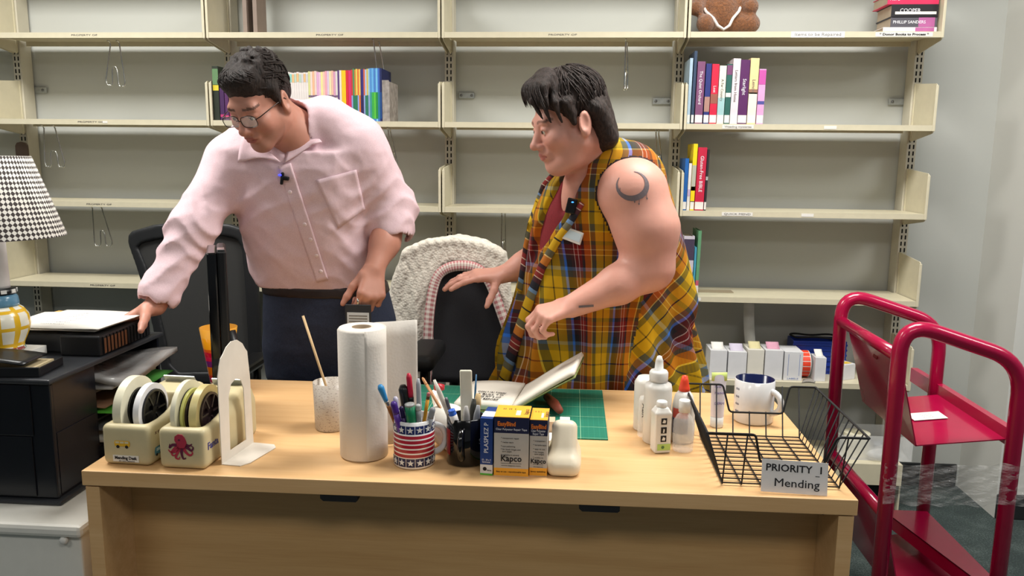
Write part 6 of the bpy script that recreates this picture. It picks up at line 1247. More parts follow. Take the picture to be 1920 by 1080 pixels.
def face_tint(P, L, base, brow, lip, flush=0.0, stubble=None):
    q = L.inv(P); c = np.tile(np.array(lin(base)[:3]), (len(P), 1)); x, y, z = q[:, 0], q[:, 1], q[:, 2]
    def paint(w, col): 
        w = np.clip(w, 0, 1)[:, None]; c[:] = c * (1 - w) + np.array(lin(col)[:3]) * w
    inh = (np.abs(x) < 0.1) & (np.abs(z) < 0.2) & (np.abs(y) < 0.15)
    rr = np.exp(-(((np.abs(x) - 0.045) / 0.022) ** 2 + ((z + 0.045) / 0.02) ** 2)) * (y < -0.03) * inh; paint(rr * flush, lip)
    paint(np.exp(-((x / 0.014) ** 2 + ((z + 0.046) / 0.014) ** 2)) * (y < -0.09) * flush, lip)
    if stubble: paint(np.clip((-0.062 - z) / 0.02, 0, 1) * (y < -0.02) * inh * (z > -0.15) * 0.35, stubble)
    ar = 0.013 - 0.10 * (np.abs(x) - 0.032) ** 2 / 0.03; paint((np.abs(z - ar) < 0.0038) * (np.abs(x) > 0.013) * (np.abs(x) < 0.053) * (y < -0.05) * 0.8, brow)
    paint(((x / 0.0225) ** 2 + ((z + 0.0785) / 0.0105) ** 2 < 1) * (y < -0.088) * 0.75, lip)
    paint((np.abs(z + 0.0145) < 0.0016) * (np.abs(np.abs(x) - 0.032) < 0.013) * (y < -0.075) * 0.8, (60, 40, 36))
    return c
def eyes(L, t, k):
    for s in (-1, 1):
        b = MB(); b.lathe([(0.0118 * math.cos(a) * k, 0.0118 * math.sin(a) * k) for a in [(-90 + 12 * q) * math.pi / 180 for q in range(16)]], n=20)
        R = Matrix([list(r) for r in L.R]).to_4x4(); p = Vector(L.p((s * 0.032, -0.0785, -0.0135))) - t.location
        b.x = Matrix.Translation(p) @ R; b2 = MB(); b2.x = Matrix.Translation(p) @ R
        b2.lathe([(0.0118 * math.cos(a) * k, 0.0118 * math.sin(a) * k) for a in [(-90 + 12 * q) * math.pi / 180 for q in range(16)]], n=20); o = b2.build('eyeball', mat('eye_white', (226, 220, 212), 0.2), t)
        b3 = MB(); b3.x = Matrix.Translation(p) @ R; b3.lathe([(0, 0), (0.0052 * k, 0.0004)], (0, -0.0121 * k, -0.001), 16, 0, Matrix.Rotation(math.pi / 2, 3, 'X')); b3.build('iris', mat('iris_brown', (58, 40, 28), 0.15), o)
def hair_mat(name, a, b):
    N = NT(name); v = N.coord(); n = N.noise(N.coord(scale=(70, 70, 14)), 3.2, 5, 0.65); N.col(N.ramp(n, [(0.3, lin(a)), (0.75, lin(b))])); N.bs.inputs['Roughness'].default_value = 0.5; N.bs.inputs['Specular IOR Level'].default_value = 0.3; N.bump(n, 0.9, 0.006); return N.m
def snapped(vol, corners, nu, nv, lift, thick, Y0=-1.6, Y1=-0.4):
    """four picture corners (bilinear) laid onto a solid's surface as a thin sheet"""
    c = [np.array(q, float) for q in corners]
    def f(u, v):
        q = (c[0] * (1 - u) + c[1] * u) * (1 - v) + (c[3] * (1 - u) + c[2] * u) * v; p, n = vol.hit(q[0], q[1], Y0, Y1, lift); return p
    G = [[f(i / nu, j / nv) for j in range(nv + 1)] for i in range(nu + 1)]
    # keep only gentle depth changes
    return lambda u, v: G[int(round(u * nu))][int(round(v * nv))]
def wire_path(vol, pts, lift, Y0=-1.6, Y1=-0.4): return [vol.hit(x, y, Y0, Y1, lift)[0] for x, y in pts]


def strands(L, cen, rad, n, seed, length, ok, m, parent, O, crown=(0.0, 0.04), sweep=0.5, r=0.0016):
    """thin tapering locks that follow the scalp outwards from the crown"""
    rnd = random.Random(seed); b = MB(); cen = np.array(cen); rad = np.array(rad)
    for _ in range(n):
        a = rnd.uniform(0, 2 * math.pi); e0 = rnd.uniform(-0.55, 1.45); ln = length * rnd.uniform(0.6, 1.2); tw = sweep * rnd.uniform(0.2, 1.0) * (1 if rnd.random() < 0.75 else -1); pts = []; lift = rnd.uniform(1.0, 1.035)
        for k in range(7):
            e = e0 - ln * k / 6; aa = a + tw * (k / 6) * math.cos(max(e, 0.2)); q = cen + rad * lift * np.array((math.cos(aa) * math.cos(e), math.sin(aa) * math.cos(e), math.sin(e))) 
            if not ok(q): break
            pts.append(Vector(L.p(q)) - O)
        if len(pts) < 4: continue
        R_ = r * rnd.uniform(0.7, 1.4); b.tube(pts, [R_ * (0.5 + 0.5 * math.sin(math.pi * min(1, 0.25 + k / len(pts)))) if k < len(pts) - 1 else R_ * 0.15 for k in range(len(pts))], 5)
    return b.build('hair_locks', m, parent)

# ================================================================ the man
MO = Vector((-1.16, -0.72, 0)); man = thing('person', 'person in pale pink shirt and glasses leaning over the black organizer', 'person', MO)
MC = np.array((-1.234, -1.0, 1.519)); MR = R3(math.radians(-18), math.radians(34)) @ np.diag((0.94, 1.0, 1.0)); mskin = (196, 138, 118)
vb = Vol(); ML = head(vb, MC, MR, 0.925)
neck0 = ML.p((0, 0.035, -0.075)); neck1 = A3(560, 262, -0.86)
vb.cap(neck0, neck1, 0.056, 0.062, 0.03); chest = A3(575, 400, -0.78); vb.cap(neck1, chest, 0.07, 0.10, 0.05).cap(chest, A3(600, 520, -0.72), 0.10, 0.11, 0.04)
shR, elR, wrR = A3(436, 303, -0.82), A3(362, 425, -0.97), A3(292, 572, -1.06)
shL, elL, wrL = A3(670, 268, -0.82), A3(738, 392, -0.76), A3(701, 505, -0.88)
vb.chain([A3(560, 290, -0.84), shR, elR, wrR], [0.06, 0.055, 0.042, 0.029], 0.03).chain([A3(560, 290, -0.84), shL, elL, A3(722, 455, -0.82), wrL], [0.06, 0.055, 0.044, 0.040, 0.029], 0.03)
vb.chain([A3(600, 520, -0.72), (-1.24, -0.73, 0.86), (-1.25, -0.74, 0.5), (-1.25, -0.72, 0.1)], [0.1, 0.085, 0.06, 0.045], 0.04).chain([A3(600, 520, -0.72), (-1.06, -0.73, 0.86), (-1.04, -0.74, 0.5), (-1.04, -0.72, 0.1)], [0.1, 0.085, 0.06, 0.045], 0.04)
hand(vb, wrR, A3(255, 594, -1.085) - wrR, (0.1, -0.35, -1.0), 1.02, (10, 14, 18, 22), 9, (0.25, 0.85, 0.6), 12, side=1)
tipsL = hand(vb, wrL, A3(697, 552, -0.925) - wrL, (-0.45, 0.85, 0.0), 1.0, (62, 72, 78, 80), 2, (0.75, 0.55, 0.55), 25, side=-1)
fx = [(MC[0] - 0.14, MC[0] + 0.13, 0.0032), (-1.62, -1.44, 0.0036), (-1.06, -0.93, 0.0036)]; fy = [(MC[1] - 0.15, MC[1] + 0.13, 0.0034), (-1.2, -1.0, 0.0036)]; fz_ = [(MC[2] - 0.17, MC[2] + 0.14, 0.0032), (0.86, 1.08, 0.0036)]
P, F = vb.mesh(0.012, (fx, fy, fz_)); P = laplace(P, F, 1, 0.3)
vol_obj(P, F, 'body', skin_mat('skin_tan'), man, MO, colors=face_tint(P, ML, mskin, (62, 42, 34), (166, 84, 78), 0.16, (130, 92, 78)))
eyes(ML, man, 0.925)
# hair: cropped dark brown
vh = Vol(); H = Loc(vh, MC, MR, 0.925)
H.ell((0, 0.020, 0.043), (0.081, 0.096, 0.079), 0.02).ell((0, -0.045, 0.080), (0.06, 0.038, 0.030), 0.03).ell((0, 0.072, -0.01), (0.060, 0.036, 0.055), 0.03)
for s in (-1, 1): H.cap((s * 0.076, -0.01, 0.03), (s * 0.0765, -0.006, -0.012), 0.017, 0.008, 0.015)
H.ell((0, -0.115, -0.022), (0.071, 0.058, 0.083), 0.012, 's').box((0, -0.06, -0.095), (0.15, 0.1, 0.07), 0.01, 0.01, 's')
for s in (-1, 1): H.ell((s * 0.088, 0.018, -0.03), (0.02, 0.024, 0.036), 0.008, 's')
rnd = random.Random(3)
for i in range(46):
    a = rnd.uniform(0, 2 * math.pi); e = rnd.uniform(0.25, 1.45); r = 0.006
    q = np.array([0.080 * math.cos(a) * math.cos(e), 0.020 + 0.095 * math.sin(a) * math.cos(e), 0.046 + 0.081 * math.sin(e)])
    if q[1] < -0.06 and q[2] < 0.075: continue
    dv = np.array([0.7 + rnd.uniform(-0.4, 0.4), -0.5 + rnd.uniform(-0.5, 0.5), -0.2]); nn = np.array([q[0] / 0.080 ** 2, (q[1] - 0.020) / 0.095 ** 2, (q[2] - 0.046) / 0.081 ** 2]); nn /= np.linalg.norm(nn); dv -= nn * (dv @ nn); dv /= np.linalg.norm(dv)
    H.cap(q, q + dv * 0.035 - nn * 0.004, 0.0075, 0.003, 0.006)
vh.post.append(lambda X, Y, Z: 0.0007 * np.sin(X * 320 + 4 * np.sin(Z * 60)) * np.sin(Z * 210 + Y * 150))
P, F = vh.mesh(0.0038); m_hm = hair_mat('hair_dark', (24, 18, 16), (64, 52, 47)); vol_obj(P, F, 'hair', m_hm, man, MO)
strands(ML, (0, 0.020, 0.043), (0.0815, 0.0965, 0.0795), 420, 4, 0.42, lambda q: not (q[1] < -0.055 and q[2] < 0.062) and not (q[2] < 0.0 and q[1] < 0.03) and q[2] > -0.045, m_hm, man, MO, sweep=0.8, r=0.0018)
strands(ML, (0, -0.043, 0.0805), (0.062, 0.0405, 0.0325), 170, 6, 0.9, lambda q: q[2] > 0.056 and q[1] < 0.0, m_hm, man, MO, sweep=0.9, r=0.0016)
strands(ML, (0, 0.036, 0.03), (0.083, 0.078, 0.088), 130, 8, 0.5, lambda q: q[1] > 0.0 and q[2] > -0.02, m_hm, man, MO, sweep=0.6, r=0.0016)
# glasses
gm_ = mat('spectacle_metal', (60, 54, 52), 0.25, metal=0.8); Q = lambda p: Vector(ML.p(p)) - MO
b = MB(); gz = -0.016
for s in (-1, 1):
    lp = [(s * (0.033 + 0.026 * math.copysign(abs(math.cos(a)) ** 0.6, math.cos(a))), -0.108 + 0.006 * abs(math.cos(a) * s > 0), gz + 0.0165 * math.copysign(abs(math.sin(a)) ** 0.7, math.sin(a))) for a in [2 * math.pi * q / 24 for q in range(24)]]
    b.tube([Q(p) for p in lp], 0.0011, 6, closed=True); b.tube([Q((s * 0.0585, -0.104, gz + 0.006)), Q((s * 0.069, -0.092, gz + 0.008)), Q((s * 0.079, -0.03, gz + 0.008)), Q((s * 0.083, 0.012, gz + 0.006)), Q((s * 0.08, 0.028, gz - 0.012))], 0.0013, 6)
b.tube([Q((-0.0085, -0.109, gz + 0.004)), Q((0, -0.112, gz + 0.007)), Q((0.0085, -0.109, gz + 0.004))], 0.0011, 6); go = b.build('glasses', gm_, man)
lensm = NT('lens'); lensm.bs.inputs['Base Color'].default_value = (0.95, 0.95, 0.95, 1); lensm.bs.inputs['Alpha'].default_value = 0.16; lensm.bs.inputs['Roughness'].default_value = 0.03; lensm.bump(lensm.noise(lensm.coord(), 5, 1), 0.01)
for s in (-1, 1):
    b = MB(); b.prism([(0.0255 * math.copysign(abs(math.cos(a)) ** 0.6, math.cos(a)), 0.016 * math.copysign(abs(math.sin(a)) ** 0.7, math.sin(a))) for a in [2 * math.pi * q / 24 for q in range(24)]], Q((s * 0.033, -0.107, gz)), Vector(MR @ np.array((1, 0, 0))), Vector(MR @ np.array((0, 0, 1))), Vector(MR @ np.array((0, 0.001, 0)))); b.build('lens', lensm.m, go)
# shirt
m_shirt = NT('pink_shirt'); v = m_shirt.coord(); n1 = m_shirt.noise(v, 11, 2, 0.5); n2 = m_shirt.noise(v, 420, 2); m_shirt.col(m_shirt.ramp(n2, [(0.3, lin((222, 190, 198))), (0.7, lin((234, 206, 212)))])); m_shirt.bs.inputs['Roughness'].default_value = 0.85
m_shirt.bump(n1, 0.35, 0.03); m_shirt = m_shirt.m
srows = [prow(533, 486, 716, -0.72, 0.125), prow(505, 478, 712, -0.73, 0.135), prow(470, 468, 705, -0.745, 0.14), prow(420, 456, 700, -0.77, 0.14), prow(360, 442, 697, -0.80, 0.135), prow(315, 424, 692, -0.825, 0.12), prow(285, 430, 684, -0.84, 0.10)]
def rg(a): return 1.5 * np.abs(np.sin(a)) ** 0.9 - 0.95
def mfold(th, Z): return 0.0036 * rg(th * 2.6 + Z * 19) * np.clip((1.22 - Z) * 5, 0, 1) + 0.0026 * rg(th * 4.4 - Z * 27 + 1.3 * np.sin(Z * 23)) * np.clip((Z - 1.0) * 8, 0.3, 1) + 0.0016 * rg(th * 3.0 + Z * 41 + np.sin(th * 7))
vs = Vol(); lo, hi, f = loft(srows, 0.0, 2.4, mfold); vs.fn(lo, hi, f, 0.05)
vs.cap(A3(470, 272, -0.84), A3(610, 232, -0.84), 0.07, 0.07, 0.06).cap(A3(610, 232, -0.84), shL, 0.06, 0.06, 0.05).cap(A3(480, 290, -0.85), shR, 0.06, 0.062, 0.05)
cufR = A3(306, 540, -1.035); cufL = A3(735, 428, -0.79)
vs.cap(shR, elR, 0.068, 0.062, 0.04).cap(elR, cufR, 0.062, 0.047, 0.03).cap(A3(308, 534, -1.03), A3(299, 550, -1.042), 0.052, 0.056, 0.012)
vs.cap(shL, elL, 0.074, 0.066, 0.05).cap(elL, cufL, 0.066, 0.056, 0.03).cap(A3(737, 412, -0.785), A3(737, 432, -0.79), 0.057, 0.061, 0.012)
vs.cap(neck0, A3(556, 250, -0.865), 0.072, 0.074, 0.03)                                        # collar stand
vs.cap(ML.p((0, 0.02, -0.02)), A3(556, 248, -0.875), 0.062, 0.066, 0.01, 's')                     # neck opening
vs.cap(ML.p((0, -0.055, -0.13)), A3(528, 306, -0.965), 0.05, 0.010, 0.01, 's').cap(A3(540, 250, -0.93), A3(531, 300, -0.975), 0.045, 0.012, 0.01, 's').cap(A3(549, 212, -0.92), A3(540, 262, -0.95), 0.036, 0.04, 0.01, 's')
vs.cap(A3(299, 552, -1.043), A3(282, 590, -1.065), 0.041, 0.050, 0.006, 's').cap(A3(737, 440, -0.79), A3(735, 470, -0.81), 0.052, 0.06, 0.006, 's')
def sleeve_folds(X, Y, Z):
    a = np.exp(-((X - elR[0]) ** 2 + (Y - elR[1]) ** 2 + (Z - elR[2]) ** 2) / 0.012); b_ = np.exp(-((X - elL[0]) ** 2 + (Y - elL[1]) ** 2 + (Z - elL[2]) ** 2) / 0.012); c = np.exp(-((X - cufR[0]) ** 2 + (Y - cufR[1]) ** 2 + (Z - cufR[2] - 0.06) ** 2) / 0.012)
    return 0.007 * a * rg(50 * (Z + 0.5 * X) + 1.8 * np.sin(X * 40)) + 0.008 * b_ * rg(46 * (Z - 0.7 * X) + 1.5 * np.sin(Y * 40)) + 0.006 * c * rg(55 * (Z - 0.4 * X) + np.sin(Y * 50))
vs.post.append(sleeve_folds)
P, F = vs.mesh(0.0052); vol_obj(laplace(P, F, 1, 0.4), F, 'shirt', m_shirt, man, MO)
def sheet_on(vol, corners, nu, nv, lift, th, name, m, parent, O, Y0=-1.6, Y1=-0.4):
    g = snapped(vol, corners, nu, nv, lift, th, Y0, Y1); b = MB(); b.sheet(lambda u, v: g(u, v) - O, nu, nv, 0, th)
    o = b.build(name, m, parent); return o
m_shirt2 = m_shirt
# two collar leaves, standing off the chest
def leaf(c3, name, th=0.003):
    c = [Vector(q) for q in c3]; b = MB()
    b.sheet(lambda u, v: ((c[0].lerp(c[1], u)).lerp(c[3].lerp(c[2], u), v)) + Vector((0, -0.006 * math.sin(math.pi * u), 0.003 * math.sin(math.pi * u))) - MO, 10, 8, 0, th); return b.build(name, m_shirt, man)
hp = lambda x, y, l: vs.hit(x, y, -1.3, -0.5, l)[0]
leaf([hp(562, 214, 0.012), hp(534, 306, 0.012), hp(580, 280, 0.014), hp(606, 264, 0.012)], 'collar_leaf')
leaf([hp(462, 246, 0.012), hp(450, 304, 0.012), hp(486, 296, 0.014), hp(528, 304, 0.013)], 'collar_leaf')
sheet_on(vs, [(522, 312), (546, 306), (616, 524), (594, 528)], 6, 30, 0.0022, 0.0025, 'placket', m_shirt, man, MO)
for x, y in ((545, 360), (572, 420), (583, 448), (594, 478), (602, 508)):
    p, n = vs.hit(x, y, -1.3, -0.5, 0.0045); R_ = Vector(n).to_track_quat('Z', 'Y').to_matrix(); MB().lathe([(0, 0), (0.0055, 0), (0.0058, 0.001), (0.005, 0.002), (0.0, 0.0014)], p - MO, 16, 0, R_).build('button', mat('shirt_button', (236, 214, 216), 0.35), man)
sheet_on(vs, [(592, 338), (668, 318), (684, 392), (634, 428)], 12, 12, 0.0008, 0.002, 'chest_pocket', m_shirt, man, MO)
# clip microphone
p, n = vs.hit(534, 332, -1.3, -0.5, 0.008)
b = MB(); b.x = Matrix.Translation(p - MO) @ Matrix.Rotation(math.radians(8), 4, 'Y'); b.box((0.004, 0, 0), (0.020, 0.012, 0.011), 0, None, 0.003); b.box((-0.005, 0.0, -0.002), (0.008, 0.010, 0.034), 0, None, 0.003); o = b.build('clip_microphone', m_black, man)
MB().lathe([(0, -0.003), (0.004, -0.002), (0.005, 0), (0.004, 0.002), (0, 0.003)], p - MO + Vector((-0.009, -0.006, 0.008)), 12).build('indicator_lamp', mat('led_blue', (50, 60, 255), 0.3, emit=2.5), o)
# trousers, belt, shoes
m_navy = NT('navy_trousers'); v = m_navy.coord(); n1 = m_navy.noise(v, 9, 3); m_navy.col(m_navy.ramp(m_navy.noise(v, 300, 2), [(0.3, lin((24, 32, 52))), (0.7, lin((36, 44, 66)))])); m_navy.bs.inputs['Roughness'].default_value = 0.85; m_navy.bump(n1, 0.35, 0.03); m_navy = m_navy.m
tb = A3(600, 540, -0.72); zb_ = tb[2]
trows = [(0.70, -1.135, -0.72, 0.195, 0.14), (0.80, -1.14, -0.72, 0.205, 0.145), (0.88, -1.145, -0.72, 0.2, 0.14), (zb_ + 0.012, -1.155, -0.72, 0.186, 0.124)]
vt = Vol(); lo, hi, f = loft(trows, 0.0, 2.5); vt.fn(lo, hi, f, 0.03)
for x in (-1.245, -1.04): vt.chain([(x, -0.72, 0.78), (x - 0.005, -0.735, 0.48), (x - 0.005, -0.715, 0.09)], [0.1, 0.078, 0.062], 0.03)
P, F = vt.mesh(0.009); vol_obj(P, F, 'trousers', m_navy, man, MO)
vt2 = Vol(); lo, hi, f = loft([(zb_ - 0.012, -1.152, -0.72, 0.192, 0.130), (zb_ + 0.022, -1.157, -0.72, 0.189, 0.127)], 0.0, 2.5); vt2.fn(lo, hi, f, 0.01); P, F = vt2.mesh(0.006); vol_obj(P, F, 'belt', mat('belt_leather', (40, 28, 26), 0.5), man, MO)
p, n = vt2.hit(616, 538, -1.2, -0.5, 0.003); b = MB(); b.tube([p - MO + Vector(q) for q in round_path([(-0.018, 0, -0.013), (0.018, 0, -0.013), (0.018, 0, 0.013), (-0.018, 0, 0.013), (-0.018, 0, -0.012)], 0.004, 3)], 0.0022, 6); b.build('buckle', m_chrome, man)
for x in (-1.245, -1.045):
    P, F = Vol().cap((x, -0.70, 0.045), (x, -0.86, 0.035), 0.042, 0.036, 0.02).box((x, -0.77, -0.03), (0.1, 0.2, 0.03), 0.0, None, 0.002, 's').mesh(0.008); vol_obj(P, F, 'shoe', mat('black_shoe', (22, 18, 18), 0.3), man, MO)
# identity badge held in the left hand
bp = A3(671, 556, -0.945); idb = thing('id_badge', 'identity badge in a dark holder hanging from the hand with the ring clip', 'badge', bp); 
b = MB(); b.tube([(0, 0, 0.012), (0.006, 0, 0.004), (0, 0, -0.006), (-0.006, 0, 0.004), (0, 0, 0.012)], 0.0018, 6); b.cyl((0, 0, -0.006), (0, 0, -0.022), 0.0035, 0.003, 10); b.build('clip', m_chrome, idb)
MB().box((0, 0, -0.070), (0.074, 0.003, 0.095), 0, None, 0.002).build('holder', mat('badge_holder', (44, 46, 54), 0.25), idb)
MB().bx(-0.031, 0.031, -0.0024, -0.0016, -0.112, -0.045).build('card', mat('badge_card', (206, 212, 218), 0.4), idb)
for q in range(3): MB().bx(-0.026, 0.026, -0.0028, -0.0025, -0.056 - q * 0.008, -0.053 - q * 0.008).build('print_line', m_grey, idb)

# ================================================================ the woman
WO = Vector((-0.32, -0.72, 0)); wom = thing('person', 'person in a sleeveless yellow plaid tunic over a dark red top reaching left', 'person', WO)
WC = np.array((-0.424, -0.98, 1.473)); WR = R3(math.radians(-69), math.radians(18)); wskin = (220, 160, 142)
wrows = [prow(735, 928, 1318, -0.735, 0.165), prow(650, 945, 1302, -0.745, 0.16), prow(560, 968, 1285, -0.765, 0.16), prow(480, 988, 1268, -0.795, 0.155), prow(400, 1005, 1248, -0.83, 0.15), prow(345, 1030, 1228, -0.86, 0.135), prow(308, 1062, 1205, -0.885, 0.10), prow(285, 1098, 1186, -0.90, 0.07)]
v0 = Vol(); lo, hi, f = loft(wrows[2:7], -0.010, 2.2); v0.fn(lo, hi, f, 0.02); sk = [v0.hit(x, y, -1.5, -0.5) for x, y in ((1094, 312), (1074, 350), (1058, 388))]; sk = [np.array(p - n * 0.042) for p, n in sk]
vb = Vol(); WL = head(vb, WC, WR, 0.96, True, 0.003)
nk0 = WL.p((0, 0.04, -0.07)); nk1 = A3(1118, 300, -0.90); vb.cap(nk0, nk1, 0.054, 0.062, 0.03)
ch = A3(1110, 370, -0.86); vb.cap(nk1, ch, 0.062, 0.09, 0.04).chain(sk, [0.036, 0.036, 0.034], 0.03)
sN, eN, wN = A3(1186, 362, -0.995), A3(1218, 500, -1.015), A3(1072, 574, -1.075)
sF, eF, wF = A3(1088, 380, -0.74), A3(1018, 478, -0.70), A3(942, 515, -0.765)
vb.cap(A3(1165, 365, -0.90), sN, 0.06, 0.08, 0.03).cap(sN, A3(1212, 430, -1.01), 0.088, 0.08, 0.03).cap(A3(1212, 430, -1.01), eN, 0.08, 0.062, 0.03).cap(eN, A3(1160, 533, -1.045), 0.056, 0.05, 0.03).cap(A3(1160, 533, -1.045), wN, 0.05, 0.030, 0.02)
vb.cap(A3(1110, 370, -0.80), sF, 0.07, 0.06, 0.04).chain([sF, eF, A3(985, 498, -0.735), wF], [0.06, 0.045, 0.040, 0.027], 0.03)
vb.cap(ch, A3(1120, 560, -0.77), 0.09, 0.12, 0.05)
for x in (-0.42, -0.22): vb.chain([A3(1120, 560, -0.77), (x, -0.74, 0.8), (x, -0.745, 0.48), (x, -0.72, 0.06)], [0.12, 0.09, 0.065, 0.045], 0.04)
hand(vb, wN, A3(1012, 592, -1.10) - wN, (0.30, 0.45, -0.85), 0.95, (48, 52, 56, 60), 4, (0.7, 0.5, 0.6), 25, side=-1)
hand(vb, wF, A3(895, 516, -0.79) - wF, (0.1, 0.25, -1.0), 0.98, (10, 14, 16, 20), 9, (0.35, 0.75, 0.65), 12, side=1)
fx = [(-0.56, -0.31, 0.0032), (-0.80, -0.66, 0.0036)]; fy = [(-1.14, -0.83, 0.0036)]; fz_ = [(1.31, 1.62, 0.0032), (0.91, 1.09, 0.0036)]
P, F = vb.mesh(0.010, (fx, fy, fz_)); P = laplace(P, F, 1, 0.3)
vol_obj(P, F, 'body', skin_mat('skin_fair'), wom, WO, colors=face_tint(P, WL, wskin, (120, 86, 72), (196, 108, 102), 0.2)); eyes(WL, wom, 0.96); wb = vb
# tattoos: crescent moon with hanging drops on the upper arm, short bar on the wrist
m_tat = mat('tattoo_ink', (112, 100, 104), 0.6)
def tattoo(pts_list, name):
    b = MB()
    for ring in pts_list:
        W_ = [wb.hit(x, y, -1.3, -0.7, 0.0008)[0] - WO for x, y in ring]; b.add(W_, [tuple(range(len(W_)))[::-1], tuple(range(len(W_)))], 0)
    return b.build(name, m_tat, wom)
cx, cy = 1186, 349; strips = []
for k in range(22):
    def pt(a, r): return (cx + r * 31 * math.cos(a), cy + r * 28 * math.sin(a))
    a0 = math.radians(150 + k * 300 / 22 + 125); a1 = math.radians(150 + (k + 1) * 300 / 22 + 125); w0 = 0.34 * max(0, math.sin(math.pi * k / 22)) ** 1.5 + 0.045; w1 = 0.34 * max(0, math.sin(math.pi * (k + 1) / 22)) ** 1.5 + 0.045
    a0 -= 0.0; strips.append([pt(a0, 1), pt(a1, 1), pt(a1, 1 - w1), pt(a0, 1 - w0)])
strips += [[(x - 1.6, y), (x, y - 2.5), (x + 1.6, y), (x, y + 3)] for x, y in ((1163, 362), (1190, 378), (1198, 382), (1213, 372), (1182, 374))] + [[(x, y), (x + 1, y), (x + 1, y + 9), (x, y + 9)] for x, y in ((1162, 352), (1190, 367), (1198, 371), (1212, 362))]
tattoo(strips, 'moon_tattoo'); tattoo([[(1085 + q * 4, 573 - q * 0.3), (1089 + q * 4, 572.7 - q * 0.3), (1089 + q * 4, 577 - q * 0.3), (1085 + q * 4, 577 - q * 0.3)] for q in range(7)], 'wrist_tattoo')
# hair
vh = Vol(); H = Loc(vh, WC, WR, 0.96)
H.ell((0, 0.022, 0.047), (0.083, 0.099, 0.085), 0.02).ell((0, 0.082, -0.03), (0.064, 0.044, 0.085), 0.03).ell((0, 0.074, -0.085), (0.057, 0.042, 0.045), 0.03)
for s in (-1, 1): H.cap((s * 0.07, 0.06, 0.0), (s * 0.062, 0.075, -0.08), 0.026, 0.024, 0.02).cap((s * 0.074, -0.02, 0.04), (s * 0.079, -0.012, -0.012), 0.018, 0.010, 0.015)
H.ell((0.0, -0.118, -0.035), (0.076, 0.066, 0.088), 0.010, 's').box((0, -0.05, -0.12), (0.15, 0.085, 0.08), 0.01, 0.01, 's')
for s in (-1, 1): H.ell((s * 0.09, 0.012, -0.028), (0.022, 0.024, 0.036), 0.008, 's')
for i in range(22):   # fringe swept forward and to the side
    u = i / 21; x0 = -0.055 + 0.12 * u; jt = math.sin(i * 2.1)
    a = np.array((x0 * 0.65, -0.03, 0.127 - 1.0 * x0 * x0)); m_ = np.array((x0 * 1.05 + 0.008, -0.078 + 3 * x0 * x0, 0.106 - 2.2 * x0 * x0)); e = np.array((x0 * 1.2 + 0.018, -0.096 + 4.5 * x0 * x0, 0.084 - 9.0 * max(x0, 0) ** 2 + 0.006 * jt))
    H.cap(a, m_, 0.010, 0.0085, 0.012).cap(m_, e, 0.0085, 0.0022, 0.007)
for (a, m_, e) in [((0.045, -0.05, 0.112), (0.066, -0.078, 0.062), (0.068, -0.072, 0.006)), ((0.055, -0.03, 0.11), (0.076, -0.052, 0.05), (0.078, -0.046, -0.002)), ((0.03, -0.06, 0.12), (0.048, -0.096, 0.07), (0.058, -0.088, 0.02))]: H.cap(a, m_, 0.012, 0.009, 0.01).cap(m_, e, 0.009, 0.003, 0.008)
vh.post.append(lambda X, Y, Z: 0.0008 * np.sin(Z * 260 + X * 180 + 5 * np.sin(X * 30 + Y * 24)) * np.sin(Y * 230 + X * 60))
P, F = vh.mesh(0.0038); m_hw = hair_mat('hair_brown', (22, 17, 16), (72, 57, 51)); vol_obj(P, F, 'hair', m_hw, wom, WO)
strands(WL, (0, 0.022, 0.047), (0.0835, 0.0995, 0.0855), 520, 9, 0.8, lambda q: not (q[1] < -0.05 and q[2] < 0.05) and not (q[2] < 0.002 and q[1] < 0.035), m_hw, wom, WO, sweep=0.35, r=0.0017)
rnd = random.Random(21); b = MB()
for i in range(150):   # single strands of the fringe
    x0 = rnd.uniform(-0.058, 0.068); j1, j2, j3 = rnd.uniform(-1, 1), rnd.uniform(-1, 1), rnd.uniform(0, 1); lf = 0.010 + 0.003 * j3
    a = np.array((x0 * 0.65, -0.03, 0.128 - 1.0 * x0 * x0 + lf * 0.6)); m_ = np.array((x0 * 1.05 + 0.01 + 0.004 * j1, -0.080 - lf + 3 * x0 * x0, 0.107 - 2.2 * x0 * x0)); e = np.array((x0 * 1.2 + 0.024 + 0.010 * j2, -0.100 + 4.5 * x0 * x0 - 0.003 * j3, 0.076 - 9.0 * max(x0, 0) ** 2 + 0.012 * j1 - 0.012 * j3))
    pts = [a * (1 - t) ** 2 + m_ * 2 * t * (1 - t) + e * t * t for t in [q / 8 for q in range(9)]]; pts = [p + np.array((0, -0.010, 0.010)) * math.sin(math.pi * q / 8) for q, p in enumerate(pts)]
    b.tube([Vector(WL.p(p)) - WO for p in pts], [0.0009 + 0.0007 * math.sin(math.pi * q / 8) for q in range(8)] + [0.0002], 5)
b.build('fringe_strands', m_hw, wom)
# dark red top
low = (0.60, wrows[0][1] + 0.005, -0.73, wrows[0][3] + 0.012, 0.165)
vr = Vol(); lo, hi, f = loft(wrows[2:7], -0.010, 2.2); vr.fn(lo, hi, f, 0.02); vr.cap(A3(1112, 292, -0.905), A3(1120, 330, -0.89), 0.07, 0.09, 0.03)
cut = [vr.hit(x, y, -1.5, -0.5)[0] for x, y in ((1098, 300), (1078, 335), (1064, 370), (1053, 396))]; cr_ = [0.05, 0.036, 0.022, 0.006]
for i in range(3): vr.cap(np.array(cut[i]), np.array(cut[i + 1]), cr_[i], cr_[i + 1], 0.008, 's')
P, F = vr.mesh(0.007); vol_obj(P, F, 'top', mat('dark_red_knit', (134, 40, 48), 0.85, var=0.08, vscale=200), wom, WO)
